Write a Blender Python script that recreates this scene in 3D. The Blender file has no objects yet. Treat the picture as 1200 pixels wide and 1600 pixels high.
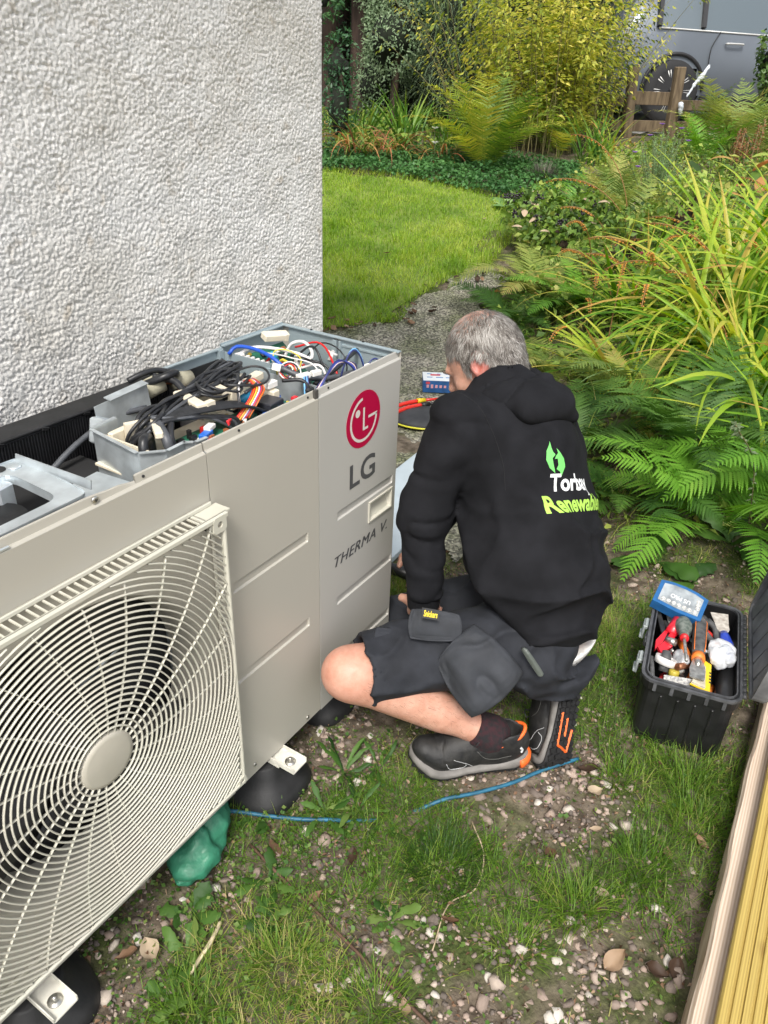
import bpy, math, random
import numpy as np
from mathutils import Vector, Matrix, Euler, Quaternion
from mathutils.bvhtree import BVHTree

scene = bpy.context.scene
COL = scene.collection
PI = math.pi

# ------------------------------------------------------------------ camera, sky, sun, exposure
cam_d = bpy.data.cameras.new("camera")
cam = bpy.data.objects.new("camera", cam_d)
COL.objects.link(cam)
cam.location = (-1.4028, -0.8355, 1.4704)
cam.rotation_euler = (1.0486, -0.0353, -0.9986)
cam_d.sensor_fit = 'VERTICAL'
cam_d.sensor_height = 24.0
cam_d.lens = 24.0 * 1206.5 / 1600.0
cam_d.clip_start = 0.02
cam_d.clip_end = 500
scene.camera = cam

SUN_EL, SUN_AZ = math.radians(52), math.radians(205)   # direction the light comes from (azimuth from +X, ccw)
world = bpy.data.worlds.new("World")
scene.world = world
world.use_nodes = True
wn = world.node_tree.nodes; wl = world.node_tree.links
for n in list(wn): wn.remove(n)
sky = wn.new('ShaderNodeTexSky'); sky.sky_type = 'NISHITA'; sky.sun_disc = False
sky.sun_elevation = SUN_EL; sky.sun_rotation = PI/2 - SUN_AZ
sky.air_density = 1.0; sky.dust_density = 4.0; sky.ozone_density = 1.0
hs = wn.new('ShaderNodeHueSaturation'); hs.inputs['Saturation'].default_value = 0.30
bg = wn.new('ShaderNodeBackground'); bg.inputs['Strength'].default_value = 0.13
wo = wn.new('ShaderNodeOutputWorld')
wl.new(sky.outputs[0], hs.inputs['Color']); wl.new(hs.outputs[0], bg.inputs['Color']); wl.new(bg.outputs[0], wo.inputs['Surface'])

sun_d = bpy.data.lights.new("sun", 'SUN'); sun_d.energy = 1.5; sun_d.angle = math.radians(14); sun_d.color = (1.0, 0.96, 0.88)
sun = bpy.data.objects.new("sun", sun_d); COL.objects.link(sun)
sdir = Vector((math.cos(SUN_EL)*math.cos(SUN_AZ), math.cos(SUN_EL)*math.sin(SUN_AZ), math.sin(SUN_EL)))
sun.rotation_euler = sdir.to_track_quat('Z', 'Y').to_euler()
sun.location = (0, 0, 8)

scene.view_settings.view_transform = 'Standard'
scene.view_settings.look = 'None'
scene.view_settings.gamma = 1.0
scene.view_settings.use_curve_mapping = False
scene.view_settings.exposure = 0.98

# ------------------------------------------------------------------ helpers
rng = np.random.default_rng(7)
random.seed(7)

def R3(rx=0, ry=0, rz=0):
    return np.array(Euler((rx, ry, rz)).to_matrix())

def unit(v):
    v = np.asarray(v, float); return v/np.linalg.norm(v)

def sm(t):
    t = np.clip(t, 0, 1); return t*t*(3-2*t)

def link(name, mesh, parent=None):
    o = bpy.data.objects.new(name, mesh); COL.objects.link(o)
    if parent is not None: o.parent = parent
    return o

def tag(o, label=None, cat=None, group=None, kind=None):
    if label: o['label'] = label
    if cat: o['category'] = cat
    if group: o['group'] = group
    if kind: o['kind'] = kind
    return o

def empty(name, loc=(0, 0, 0), rz=0.0, label=None, cat=None, group=None, rot=None):
    o = bpy.data.objects.new(name, None); COL.objects.link(o)
    o.empty_display_size = 0.05
    o.location = loc; o.rotation_euler = rot if rot is not None else (0, 0, rz)
    return tag(o, label, cat, group)

def copy_tree(o, parent=None):
    c = o.copy(); COL.objects.link(c); c.parent = parent
    for ch in o.children: copy_tree(ch, c)
    return c

def fast_mesh(name, V, F, mats, smooth=False, mi=None, attr=None):
    """V (n,3); F (m,k) int array of equal-length faces, or list of arrays of those."""
    me = bpy.data.meshes.new(name)
    V = np.ascontiguousarray(V, dtype=np.float32)
    FL = F if isinstance(F, list) else [F]
    FL = [np.asarray(f, dtype=np.int32) for f in FL if len(f)]
    me.vertices.add(len(V)); me.vertices.foreach_set('co', V.ravel())
    nl = sum(f.size for f in FL); nf = sum(len(f) for f in FL)
    me.loops.add(nl); me.loops.foreach_set('vertex_index', np.concatenate([f.ravel() for f in FL]))
    me.polygons.add(nf)
    tot = np.concatenate([np.full(len(f), f.shape[1], dtype=np.int32) for f in FL])
    st = np.concatenate([[0], np.cumsum(tot)[:-1]]).astype(np.int32)
    me.polygons.foreach_set('loop_start', st); me.polygons.foreach_set('loop_total', tot)
    for m in (mats if isinstance(mats, (list, tuple)) else [mats]): me.materials.append(m)
    if mi is not None: me.polygons.foreach_set('material_index', np.asarray(mi, dtype=np.int32))
    if smooth: me.polygons.foreach_set('use_smooth', np.ones(nf, dtype=bool))
    if attr is not None:
        a = me.attributes.new('rnd', 'FLOAT', 'POINT')
        a.data.foreach_set('value', np.asarray(attr, dtype=np.float32))
    me.update(calc_edges=True); me.validate()
    return me

class MB:
    """collects shapes into one mesh; each add takes a material slot index"""
    def __init__(s): s.v = []; s.f = []; s.m = []; s.n = 0; s.sm = []
    def add(s, V, F, m=0, smooth=False):
        V = np.asarray(V, float).reshape(-1, 3)
        s.v.append(V)
        for f in F: s.f.append([int(i)+s.n for i in f]); s.m.append(m); s.sm.append(smooth)
        s.n += len(V); return s
    def box(s, c, d, rot=None, m=0, b=0.0, taper=1.0):
        """chamfered box; c centre, d full sizes, b chamfer, taper scales the bottom"""
        hx, hy, hz = d[0]/2, d[1]/2, d[2]/2
        if b <= 0:
            V = [(sx*hx*(taper if sz < 0 else 1), sy*hy*(taper if sz < 0 else 1), sz*hz) for sz in (-1, 1) for sy in (-1, 1) for sx in (-1, 1)]
            F = [(0, 2, 3, 1), (4, 5, 7, 6), (0, 1, 5, 4), (2, 6, 7, 3), (0, 4, 6, 2), (1, 3, 7, 5)]
        else:
            b = min(b, hx*.95, hy*.95, hz*.95)
            V = []; F = []
            def ring(z, ins, t):
                x, y = (hx-ins)*t, (hy-ins)*t; q = b*1.0
                x0, y0 = hx*t, hy*t
                return [(x0-ins-q*(1), -(y0-ins), z), (x0-ins, -(y0-ins-q), z), (x0-ins, y0-ins-q, z), (x0-ins-q, y0-ins, z),
                        (-(x0-ins-q), y0-ins, z), (-(x0-ins), y0-ins-q, z), (-(x0-ins), -(y0-ins-q), z), (-(x0-ins-q), -(y0-ins), z)]
            for z, ins, t in ((-hz, b*.9, taper), (-hz+b, 0, taper), (hz-b, 0, 1), (hz, b*.9, 1)):
                V += ring(z, ins*.99, t)
            for k in range(3):
                for i in range(8):
                    j = (i+1) % 8; F.append((k*8+i, k*8+j, k*8+8+j, k*8+8+i))
            F.append(tuple(range(7, -1, -1))); F.append(tuple(range(24, 32)))
        V = np.array(V)
        if rot is not None: V = V @ np.asarray(rot).T
        return s.add(V+np.asarray(c), F, m)
    def tube(s, P, r, n=8, m=0, caps=True, smooth=True, flat=1.0, up=None):
        P = np.asarray(P, float); k = len(P)
        r = np.broadcast_to(np.asarray(r, float), (k,))
        T = np.gradient(P, axis=0); T /= np.linalg.norm(T, axis=1)[:, None]+1e-12
        u0 = np.array((0, 0, 1.0)) if up is None else np.asarray(up, float)
        if abs(T[0] @ u0) > .95: u0 = np.array((1.0, 0, 0))
        U = u0-T[0]*(T[0] @ u0); U /= np.linalg.norm(U)
        V = []
        for i in range(k):
            U = U-T[i]*(T[i] @ U); U /= np.linalg.norm(U)+1e-12
            W = np.cross(T[i], U)
            for j in range(n):
                a = 2*PI*j/n
                V.append(P[i]+r[i]*(math.cos(a)*U*flat+math.sin(a)*W))
        F = [(i*n+j, i*n+(j+1) % n, (i+1)*n+(j+1) % n, (i+1)*n+j) for i in range(k-1) for j in range(n)]
        if caps: F.append(tuple(range(n-1, -1, -1))); F.append(tuple(range((k-1)*n, k*n)))
        return s.add(V, F, m, smooth)
    def cyl(s, a, b, r0, r1=None, n=16, m=0, smooth=True):
        return s.tube([a, b], [r0, r0 if r1 is None else r1], n, m, True, smooth)
    def lathe(s, prof, c=(0, 0, 0), axis=None, n=24, m=0, smooth=True, sx=1.0):
        """prof: list of (r, h); axis rotation matrix (3x3) maps z to the axis"""
        V = []
        for r, h in prof:
            for j in range(n):
                a = 2*PI*j/n; V.append((r*math.cos(a)*sx, r*math.sin(a), h))
        V = np.array(V)
        if axis is not None: V = V @ np.asarray(axis).T
        F = [(i*n+j, i*n+(j+1) % n, (i+1)*n+(j+1) % n, (i+1)*n+j) for i in range(len(prof)-1) for j in range(n)]
        if prof[0][0] > 1e-6: F.append(tuple(range(n-1, -1, -1)))
        if prof[-1][0] > 1e-6: F.append(tuple(range((len(prof)-1)*n, len(prof)*n)))
        return s.add(V+np.asarray(c), F, m, smooth)
    def prism(s, poly, h0, h1, org=(0, 0, 0), ax=(1, 0, 0), ay=(0, 1, 0), m=0):
        """polygon in plane (ax, ay), extruded along ax x ay from h0 to h1"""
        ax = np.asarray(ax, float); ay = np.asarray(ay, float); az = np.cross(ax, ay); o = np.asarray(org, float)
        n = len(poly)
        V = [o+ax*x+ay*y+az*h for h in (h0, h1) for x, y in poly]
        F = [tuple(range(n-1, -1, -1)), tuple(range(n, 2*n))]+[(i, (i+1) % n, n+(i+1) % n, n+i) for i in range(n)]
        return s.add(V, F, m)
    def ringprism(s, outer, inner, h0, h1, org=(0, 0, 0), ax=(1, 0, 0), ay=(0, 1, 0), m=0):
        """plate with a hole; outer and inner have the same number of points"""
        ax = np.asarray(ax, float); ay = np.asarray(ay, float); az = np.cross(ax, ay); o = np.asarray(org, float); n = len(outer)
        V = [o+ax*x+ay*y+az*h for h in (h0, h1) for x, y in list(outer)+list(inner)]
        F = []
        for i in range(n):
            j = (i+1) % n
            F += [(j, i, n+i, n+j), (2*n+i, 2*n+j, 3*n+j, 3*n+i), (i, j, 2*n+j, 2*n+i), (n+j, n+i, 3*n+i, 3*n+j)]
        return s.add(V, F, m)
    def build(s, name, mats, parent=None, smooth=None):
        me = bpy.data.meshes.new(name); VA = np.concatenate(s.v); used = np.zeros(len(VA), bool); used[[i for f in s.f for i in f]] = True; nw = np.cumsum(used)-1
        me.from_pydata(VA[used].tolist(), [], [[int(nw[i]) for i in f] for f in s.f])
        for mt in (mats if isinstance(mats, (list, tuple)) else [mats]): me.materials.append(mt)
        me.polygons.foreach_set('material_index', np.array(s.m, dtype=np.int32))
        me.polygons.foreach_set('use_smooth', np.array(s.sm, dtype=bool))
        me.update()
        return link(name, me, parent)

def spline(pts, n=24):
    """Catmull-Rom through pts"""
    P = np.asarray(pts, float); P = np.vstack([2*P[0]-P[1], P, 2*P[-1]-P[-2]])
    out = []; segs = len(P)-3; per = max(2, n//segs)
    for i in range(segs):
        p0, p1, p2, p3 = P[i:i+4]
        for k in range(per):
            t = k/per
            out.append(.5*((2*p1)+(-p0+p2)*t+(2*p0-5*p1+4*p2-p3)*t*t+(-p0+3*p1-3*p2+p3)*t**3))
    out.append(P[-2]); return np.array(out)

# ------------------------------------------------------------------ numpy noise
def _h(ix, iy, iz, seed):
    h = (ix.astype(np.int64)*374761393+iy.astype(np.int64)*668265263+iz.astype(np.int64)*2147483647+seed*974634777) & 0xffffffff
    h = ((h ^ (h >> 13))*1274126177) & 0xffffffff
    h = (h ^ (h >> 16)) & 0xffffffff
    return h/4294967295.0
def noise3(P, sc, seed=0):
    P = np.asarray(P, float)*sc; I = np.floor(P).astype(np.int64); f = P-I; f = f*f*(3-2*f)
    x, y, z = I[..., 0], I[..., 1], I[..., 2]; fx, fy, fz = f[..., 0], f[..., 1], f[..., 2]
    r = 0
    for dx in (0, 1):
        for dy in (0, 1):
            for dz in (0, 1):
                r = r+_h(x+dx, y+dy, z+dz, seed)*(fx if dx else 1-fx)*(fy if dy else 1-fy)*(fz if dz else 1-fz)
    return r*2-1
def noise2(x, y, sc, seed=0):
    return noise3(np.stack([x, y, np.zeros_like(x)], -1), sc, seed)
def fbm3(P, sc, o=3, seed=0):
    return sum(noise3(P, sc*2**k, seed+k)*.5**k for k in range(o))
def fbm2(x, y, sc, o=3, seed=0):
    return sum(noise2(x, y, sc*2**k, seed+k)*.5**k for k in range(o))

# ------------------------------------------------------------------ signed distance shapes
def smin(a, b, k):
    h = np.clip(.5+.5*(b-a)/k, 0, 1); return b*(1-h)+a*h-k*h*(1-h)
def smax(a, b, k): return -smin(-a, -b, k)
def sd_cap(P, a, b, ra, rb, ax=None, s=1.0):
    a = np.asarray(a, float); b = np.asarray(b, float); d = b-a
    t = np.clip(((P-a) @ d)/(d @ d), 0, 1)
    q = P-(a+t[..., None]*d)
    if ax is not None:
        ax = unit(ax); c = q @ ax; q = q+(c*(1/s-1))[..., None]*ax
    return np.linalg.norm(q, axis=-1)-(ra+(rb-ra)*t)
def sd_ell(P, c, r, Rm=None):
    q = P-np.asarray(c, float)
    if Rm is not None: q = q @ np.asarray(Rm)
    r = np.asarray(r, float)
    k0 = np.linalg.norm(q/r, axis=-1); k1 = np.linalg.norm(q/(r*r), axis=-1)+1e-9
    return k0*(k0-1)/k1
def sd_box(P, c, h, Rm=None, rad=0.0):
    q = P-np.asarray(c, float)
    if Rm is not None: q = q @ np.asarray(Rm)
    d = np.abs(q)-(np.asarray(h, float)-rad)
    return np.linalg.norm(np.maximum(d, 0), axis=-1)+np.minimum(d.max(-1), 0)-rad

def surface_net(fn, lo, hi, h):
    lo = np.asarray(lo, float); n = np.ceil((np.asarray(hi, float)-lo)/h).astype(int)+1
    ax = [lo[i]+h*np.arange(n[i]) for i in range(3)]
    G = np.stack(np.meshgrid(*ax, indexing='ij'), -1)
    D = fn(G.reshape(-1, 3)).reshape(n)
    S = D < 0
    acc = np.zeros(tuple(n-1)+(3,)); cnt = np.zeros(tuple(n-1))
    nx, ny, nz = n
    for axis in range(3):
        for o1 in (0, 1):
            for o2 in (0, 1):
                o = [0, 0, 0]; oth = [i for i in range(3) if i != axis]
                o[oth[0]] = o1; o[oth[1]] = o2
                sl0 = tuple(slice(o[i], o[i]+n[i]-1) for i in range(3))
                o[axis] = 1
                sl1 = tuple(slice(o[i], o[i]+n[i]-1) for i in range(3))
                a, b = D[sl0], D[sl1]; x = (S[sl0] != S[sl1])
                t = np.where(x, a/np.where(x, a-b, 1), 0)
                p = np.zeros(a.shape+(3,)); p[..., oth[0]] = o1; p[..., oth[1]] = o2; p[..., axis] = t
                acc += p*x[..., None]; cnt += x
    act = cnt > 0; idx = -np.ones(act.shape, dtype=np.int64); idx[act] = np.arange(act.sum())
    C = np.argwhere(act); V = lo+(C+acc[act]/cnt[act][:, None])*h
    F = []
    for axis in range(3):
        o1, o2 = [i for i in range(3) if i != axis]
        sl0 = [slice(1, -1)]*3; sl0[axis] = slice(0, n[axis]-1)
        sl1 = list(sl0); sl1[axis] = slice(1, n[axis])
        a, b = S[tuple(sl0)], S[tuple(sl1)]
        e = np.argwhere(a != b)
        if not len(e): continue
        flip = a[tuple(e.T)]
        e = e.copy(); e[:, o1] += 1; e[:, o2] += 1
        def cell(d1, d2):
            c = e.copy(); c[:, o1] += d1; c[:, o2] += d2; return idx[tuple(c.T)]
        q = np.stack([cell(-1, -1), cell(0, -1), cell(0, 0), cell(-1, 0)], 1)
        if axis == 1: flip = ~flip
        q[~flip] = q[~flip][:, ::-1]
        F.append(q)
    return V, np.concatenate(F)

# ------------------------------------------------------------------ materials
MATS = {}
def nodes_of(m):
    m.use_nodes = True; nt = m.node_tree; return nt, nt.nodes, nt.links
def mat(name, col=(.5, .5, .5), rough=.5, metal=0.0, var=0.0, vs=8.0, bump=0.0, bs=60.0, spec=.5, col2=None, detail=4.0, coat=0.0, alpha=1.0, trans=0.0, sheen=0.0, stretch=None, rvar=0.0, bdist=.002):
    """principled surface with noise-driven colour wear and fine relief"""
    if name in MATS: return MATS[name]
    m = bpy.data.materials.new(name); nt, N, L = nodes_of(m)
    p = N['Principled BSDF']
    p.inputs['Roughness'].default_value = rough; p.inputs['Metallic'].default_value = metal
    p.inputs['Specular IOR Level'].default_value = spec
    p.inputs['Coat Weight'].default_value = coat; p.inputs['Alpha'].default_value = alpha
    p.inputs['Transmission Weight'].default_value = trans; p.inputs['Sheen Weight'].default_value = sheen
    tc = N.new('ShaderNodeTexCoord'); vec = tc.outputs['Object']
    if stretch:
        mp = N.new('ShaderNodeMapping'); mp.inputs['Scale'].default_value = stretch; L.new(vec, mp.inputs[0]); vec = mp.outputs[0]
    c1 = tuple(col)+(1,)
    if var > 0 or col2:
        nz = N.new('ShaderNodeTexNoise'); nz.inputs['Scale'].default_value = vs; nz.inputs['Detail'].default_value = detail
        L.new(vec, nz.inputs['Vector'])
        rp = N.new('ShaderNodeValToRGB'); rp.color_ramp.elements[0].position = .35; rp.color_ramp.elements[1].position = .65
        c2 = tuple(col2)+(1,) if col2 else tuple(min(1, c*(1+var)) for c in col)+(1,)
        if not col2: c1 = tuple(c*(1-var) for c in col)+(1,)
        rp.color_ramp.elements[0].color = c1; rp.color_ramp.elements[1].color = c2
        L.new(nz.outputs[0], rp.inputs[0]); L.new(rp.outputs[0], p.inputs['Base Color'])
        if rvar > 0:
            mr = N.new('ShaderNodeMapRange'); mr.inputs[3].default_value = max(0, rough-rvar); mr.inputs[4].default_value = min(1, rough+rvar)
            L.new(nz.outputs[0], mr.inputs[0]); L.new(mr.outputs[0], p.inputs['Roughness'])
    else: p.inputs['Base Color'].default_value = c1
    if bump > 0:
        bz = N.new('ShaderNodeTexNoise'); bz.inputs['Scale'].default_value = bs; bz.inputs['Detail'].default_value = 5
        L.new(vec, bz.inputs['Vector'])
        bp = N.new('ShaderNodeBump'); bp.inputs['Strength'].default_value = bump; bp.inputs['Distance'].default_value = bdist
        L.new(bz.outputs[0], bp.inputs['Height']); L.new(bp.outputs[0], p.inputs['Normal'])
    MATS[name] = m
    return m

LIGHT_LIFTED = {'fern_bright', 'fern_dark', 'fern_olive', 'sword_green', 'border_leaves', 'silver_green', 'evergreen_dark', 'hedge_mid', 'ground_cover_green', 'ivy_green', 'yellow_shrub', 'strap_fading'}
def leafmat(name, cols, rough=.5, trans=.35, spec=.35, obrnd=.35):
    """leaf: colour from the natural leaf-to-leaf variation (attribute rnd plus per-object random), part light passing through"""
    if name in MATS: return MATS[name]
    cols = [tuple(v*1.3 for v in c) for c in cols] if name in LIGHT_LIFTED else cols  # listed foliage colours are lifted to stand for brighter light in the garden
    m = bpy.data.materials.new(name); nt, N, L = nodes_of(m)
    p = N['Principled BSDF']; out = N['Material Output']
    p.inputs['Roughness'].default_value = rough; p.inputs['Specular IOR Level'].default_value = spec
    at = N.new('ShaderNodeAttribute'); at.attribute_name = 'rnd'
    oi = N.new('ShaderNodeObjectInfo')
    s1 = N.new('ShaderNodeMath'); s1.operation = 'MULTIPLY_ADD'; s1.inputs[1].default_value = obrnd; s1.inputs[2].default_value = -obrnd/2
    L.new(oi.outputs['Random'], s1.inputs[0])
    s2 = N.new('ShaderNodeMath'); s2.operation = 'ADD'; s2.use_clamp = True
    L.new(at.outputs['Fac'], s2.inputs[0]); L.new(s1.outputs[0], s2.inputs[1])
    rp = N.new('ShaderNodeValToRGB'); cr = rp.color_ramp
    while len(cr.elements) < len(cols): cr.elements.new(.5)
    for i, c in enumerate(cols):
        cr.elements[i].position = i/(len(cols)-1); cr.elements[i].color = tuple(c)+(1,)
    L.new(s2.outputs[0], rp.inputs[0]); L.new(rp.outputs[0], p.inputs['Base Color'])
    tb = N.new('ShaderNodeBsdfTranslucent'); mx = N.new('ShaderNodeMixShader'); mx.inputs[0].default_value = trans
    hsv = N.new('ShaderNodeHueSaturation'); hsv.inputs['Value'].default_value = 1.5; hsv.inputs['Hue'].default_value = .49; hsv.inputs['Saturation'].default_value = 1.1
    L.new(rp.outputs[0], hsv.inputs['Color']); L.new(hsv.outputs[0], tb.inputs['Color'])
    L.new(p.outputs[0], mx.inputs[1]); L.new(tb.outputs[0], mx.inputs[2]); L.new(mx.outputs[0], out.inputs['Surface'])
    MATS[name] = m
    return m

# ------------------------------------------------------------------ the lie of the land
def tz(x, y):
    x = np.asarray(x, float); y = np.asarray(y, float)
    s = (x+1.4)*.85+(y+.835)*.527
    z = np.interp(s, [-5, 3.4, 4.4, 5.5, 7.6, 10, 12.6, 16, 60], [0, 0, .07, .25, .62, .85, 1.0, 1.1, 1.5])
    d = (x-.75)*.436-(y+.1)*.9; u = (x-.75)*.9+(y+.1)*.436
    return z+.28*sm(d/1.0)*sm((u+.3)/1.2)*sm((7.0-s)/2)
def tzf(x, y): return float(tz(x, y))

_bfont = None
def text_mesh(txt, size=1.0, shear=0.0, offset=0.0, ext=0.0, spacing=1.0):
    c = bpy.data.curves.new('lettering', 'FONT'); c.body = txt; c.size = size; c.shear = shear; c.offset = offset*size
    c.extrude = ext; c.align_x = 'LEFT'; c.space_character = spacing; c.resolution_u = 4
    o = bpy.data.objects.new('lettering', c); COL.objects.link(o)
    bpy.context.view_layer.update()
    dg = bpy.context.evaluated_depsgraph_get()
    me = bpy.data.meshes.new_from_object(o.evaluated_get(dg))
    bpy.data.objects.remove(o); bpy.data.curves.remove(c)
    me.materials.clear()
    return me
def place_text(name, txt, org, ax, ay, width, material, parent=None, shear=0.0, offset=0.0, height=None, spacing=1.0, lift=.0006):
    """flat lettering in the plane (ax, ay), scaled to the given width (and height)"""
    me = text_mesh(txt, 1.0, shear, offset, 0, spacing); me.name = name
    n = len(me.vertices); co = np.zeros(n*3); me.vertices.foreach_get('co', co); co = co.reshape(-1, 3)
    lo = co.min(0); hi = co.max(0); sx = width/(hi[0]-lo[0]); sy = sx if height is None else height/(hi[1]-lo[1])
    ax = unit(ax); ay = unit(ay); az = np.cross(ax, ay)
    P = np.asarray(org, float)+np.outer((co[:, 0]-lo[0])*sx, ax)+np.outer((co[:, 1]-lo[1])*sy, ay)+az*lift
    me.vertices.foreach_set('co', P.ravel()); me.update()
    me.materials.append(material)
    return link(name, me, parent)
# ================================================================== THE SETTING
def inpoly(x, y, poly):
    x = np.asarray(x); y = np.asarray(y); r = np.zeros(x.shape, bool); n = len(poly)
    for i in range(n):
        x0, y0 = poly[i]; x1, y1 = poly[(i+1) % n]
        c = ((y0 > y) != (y1 > y)) & (x < (x1-x0)*(y-y0)/((y1-y0) if y1 != y0 else 1e-9)+x0)
        r ^= c
    return r
PATH = [(.60, .03), (.62, 2.75), (1.6, 2.35), (2.26, 1.87), (2.43, 1.74), (2.6, 1.56), (2.95, 1.67), (3.35, 1.65), (3.74, 1.55),
        (3.66, 1.34), (3.2, 1.28), (2.8, 1.22), (2.38, .98), (1.6, .50), (.98, .12)]
GRAVEL = [(-.2, -.47), (-.56, -.53), (-.43, -.84), (-.09, -.54), (-.53, -.75), (-.68, -.43), (-.27, -.05), (-.65, -.55), (-.95, .0), (-.04, -.67), (.88, -.38), (-.5, -.85)]
GRASSY = [(-.39, -.4), (-.47, -.45), (-.36, -.69), (-.03, -.84), (-.19, -.77), (-.78, -.28), (-.74, -.42), (.12, -.83), (.09, -.43), (.4, -.52), (.11, -.65),
          (-.93, -.18), (-.35, -.22), (.35, .18), (.6, -.45), (.05, -.75), (.2, -.95)]
WEEDS = [(-.82, 0), (-.74, -.07), (-.46, -.15), (-.85, -.1), (-.53, -.08), (-.93, -.15), (-.31, -.12), (-.59, -.02), (-.59, -.41), (-.49, -.21), (-.73, -.21)]
def blobs(x, y, L, s):
    r = 0
    for a, b in L: r = r+np.exp(-((x-a)**2+(y-b)**2)/(2*s*s))
    return r
def grass_density(x, y):
    g = .33+.9*blobs(x, y, GRASSY, .085)-.95*blobs(x, y, GRAVEL, .080)+.45*fbm2(x, y, 9, 3, 5)
    return np.clip(g, 0, 1)

gx = np.unique(np.concatenate([np.linspace(-14, -2, 14), np.arange(-2, -1.4, .1), np.arange(-1.4, 1.4, .011), np.arange(1.4, 9, .06), np.linspace(9, 16, 40), np.linspace(16.5, 90, 30)]))
gy = np.unique(np.concatenate([np.linspace(-60, -4, 20), np.arange(-4, -1.1, .2), np.arange(-1.1, .6, .011), np.arange(.6, 7, .06), np.linspace(7, 12, 20), np.linspace(13, 80, 20)]))
X, Y = np.meshgrid(gx, gy, indexing='ij')
Z = tz(X, Y)
near = ((X > -1.4) & (X < 2) & (Y > -1.1) & (Y < .6)).astype(float)
Z = Z+near*(.006*fbm2(X, Y, 14, 3, 3)+.0025*noise2(X, Y, 70, 8))+(1-near)*.012*fbm2(X, Y, 2.3, 2, 4)
V = np.stack([X, Y, Z], -1).reshape(-1, 3)
nx_, ny_ = len(gx), len(gy)
I = (np.arange(nx_-1)[:, None]*ny_+np.arange(ny_-1)[None, :]).ravel()
F = np.stack([I, I+ny_, I+ny_+1, I+1], 1)

def ground_material():
    m = bpy.data.materials.new('soil'); nt, N, L = nodes_of(m); p = N['Principled BSDF']; p.inputs['Roughness'].default_value = .95; p.inputs['Specular IOR Level'].default_value = .2
    tc = N.new('ShaderNodeTexCoord')
    def noise(sc, d=5):
        n = N.new('ShaderNodeTexNoise'); n.inputs['Scale'].default_value = sc; n.inputs['Detail'].default_value = d; L.new(tc.outputs['Object'], n.inputs['Vector']); return n
    def ramp(src, a, b, ca, cb):
        r = N.new('ShaderNodeValToRGB'); r.color_ramp.elements[0].position = a; r.color_ramp.elements[1].position = b
        r.color_ramp.elements[0].color = ca+(1,); r.color_ramp.elements[1].color = cb+(1,); L.new(src, r.inputs[0]); return r
    soil = ramp(noise(30).outputs[0], .35, .7, (.07, .055, .04), (.21, .17, .13))
    moss = ramp(noise(120).outputs[0], .35, .65, (.035, .050, .014), (.09, .11, .035))
    msk = ramp(noise(5, 6).outputs[0], .45, .62, (0, 0, 0), (1, 1, 1))
    mx = N.new('ShaderNodeMix'); mx.data_type = 'RGBA'
    L.new(msk.outputs[0], mx.inputs[0]); L.new(soil.outputs[0], mx.inputs[6]); L.new(moss.outputs[0], mx.inputs[7]); L.new(mx.outputs[2], p.inputs['Base Color'])
    b = N.new('ShaderNodeBump'); b.inputs['Strength'].default_value = .9; b.inputs['Distance'].default_value = .004; L.new(noise(160, 6).outputs[0], b.inputs['Height']); L.new(b.outputs[0], p.inputs['Normal'])
    return m
ground = link('ground', fast_mesh('ground', V, F, ground_material(), smooth=True))
tag(ground, kind='structure')

# path: worn grey tarmac and grit, a sheet just above the soil
ptx = np.arange(.55, 3.9, .016); pty = np.arange(-.02, 2.8, .016)
X, Y = np.meshgrid(ptx, pty, indexing='ij')
Z = tz(X, Y)+.012+.004*fbm2(X, Y, 6, 3, 12)+.0018*noise2(X, Y, 60, 3)
V = np.stack([X, Y, Z], -1).reshape(-1, 3); I = (np.arange(len(ptx)-1)[:, None]*len(pty)+np.arange(len(pty)-1)[None, :]).ravel()
F = np.stack([I, I+len(pty), I+len(pty)+1, I+1], 1)
cx = V[F].mean(1); wx = cx[:, 0]+.06*fbm2(cx[:, 0], cx[:, 1], 5, 3, 40); wy = cx[:, 1]+.06*fbm2(cx[:, 0], cx[:, 1], 5, 3, 41)
F = F[inpoly(wx, wy, PATH)]
def path_material():
    m = bpy.data.materials.new('tarmac'); nt, N, L = nodes_of(m); p = N['Principled BSDF']; p.inputs['Roughness'].default_value = .85
    tc = N.new('ShaderNodeTexCoord')
    v = N.new('ShaderNodeTexVoronoi'); v.inputs['Scale'].default_value = 110; L.new(tc.outputs['Object'], v.inputs['Vector'])
    r = N.new('ShaderNodeValToRGB'); e = r.color_ramp.elements; e[0].color = (.10, .095, .085, 1); e[1].color = (.52, .50, .44, 1); e[0].position = .15
    e.new(.6).color = (.27, .26, .225, 1)
    sp = N.new('ShaderNodeSeparateColor'); L.new(v.outputs['Color'], sp.inputs[0]); L.new(sp.outputs[0], r.inputs[0])
    n = N.new('ShaderNodeTexNoise'); n.inputs['Scale'].default_value = 4; n.inputs['Detail'].default_value = 8; n.inputs['Roughness'].default_value = .7; L.new(tc.outputs['Object'], n.inputs['Vector'])
    r2 = N.new('ShaderNodeValToRGB'); r2.color_ramp.elements[0].position = .4; r2.color_ramp.elements[1].position = .66
    r2.color_ramp.elements[0].color = (.95, .92, .86, 1); r2.color_ramp.elements[1].color = (.44, .50, .28, 1); L.new(n.outputs[0], r2.inputs[0])
    mx = N.new('ShaderNodeMix'); mx.data_type = 'RGBA'; mx.blend_type = 'MULTIPLY'; mx.inputs[0].default_value = 1
    L.new(r.outputs[0], mx.inputs[6]); L.new(r2.outputs[0], mx.inputs[7]); L.new(mx.outputs[2], p.inputs['Base Color'])
    b = N.new('ShaderNodeBump'); b.inputs['Strength'].default_value = .8; b.inputs['Distance'].default_value = .004; L.new(v.outputs['Distance'], b.inputs['Height']); L.new(b.outputs[0], p.inputs['Normal'])
    return m
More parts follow.
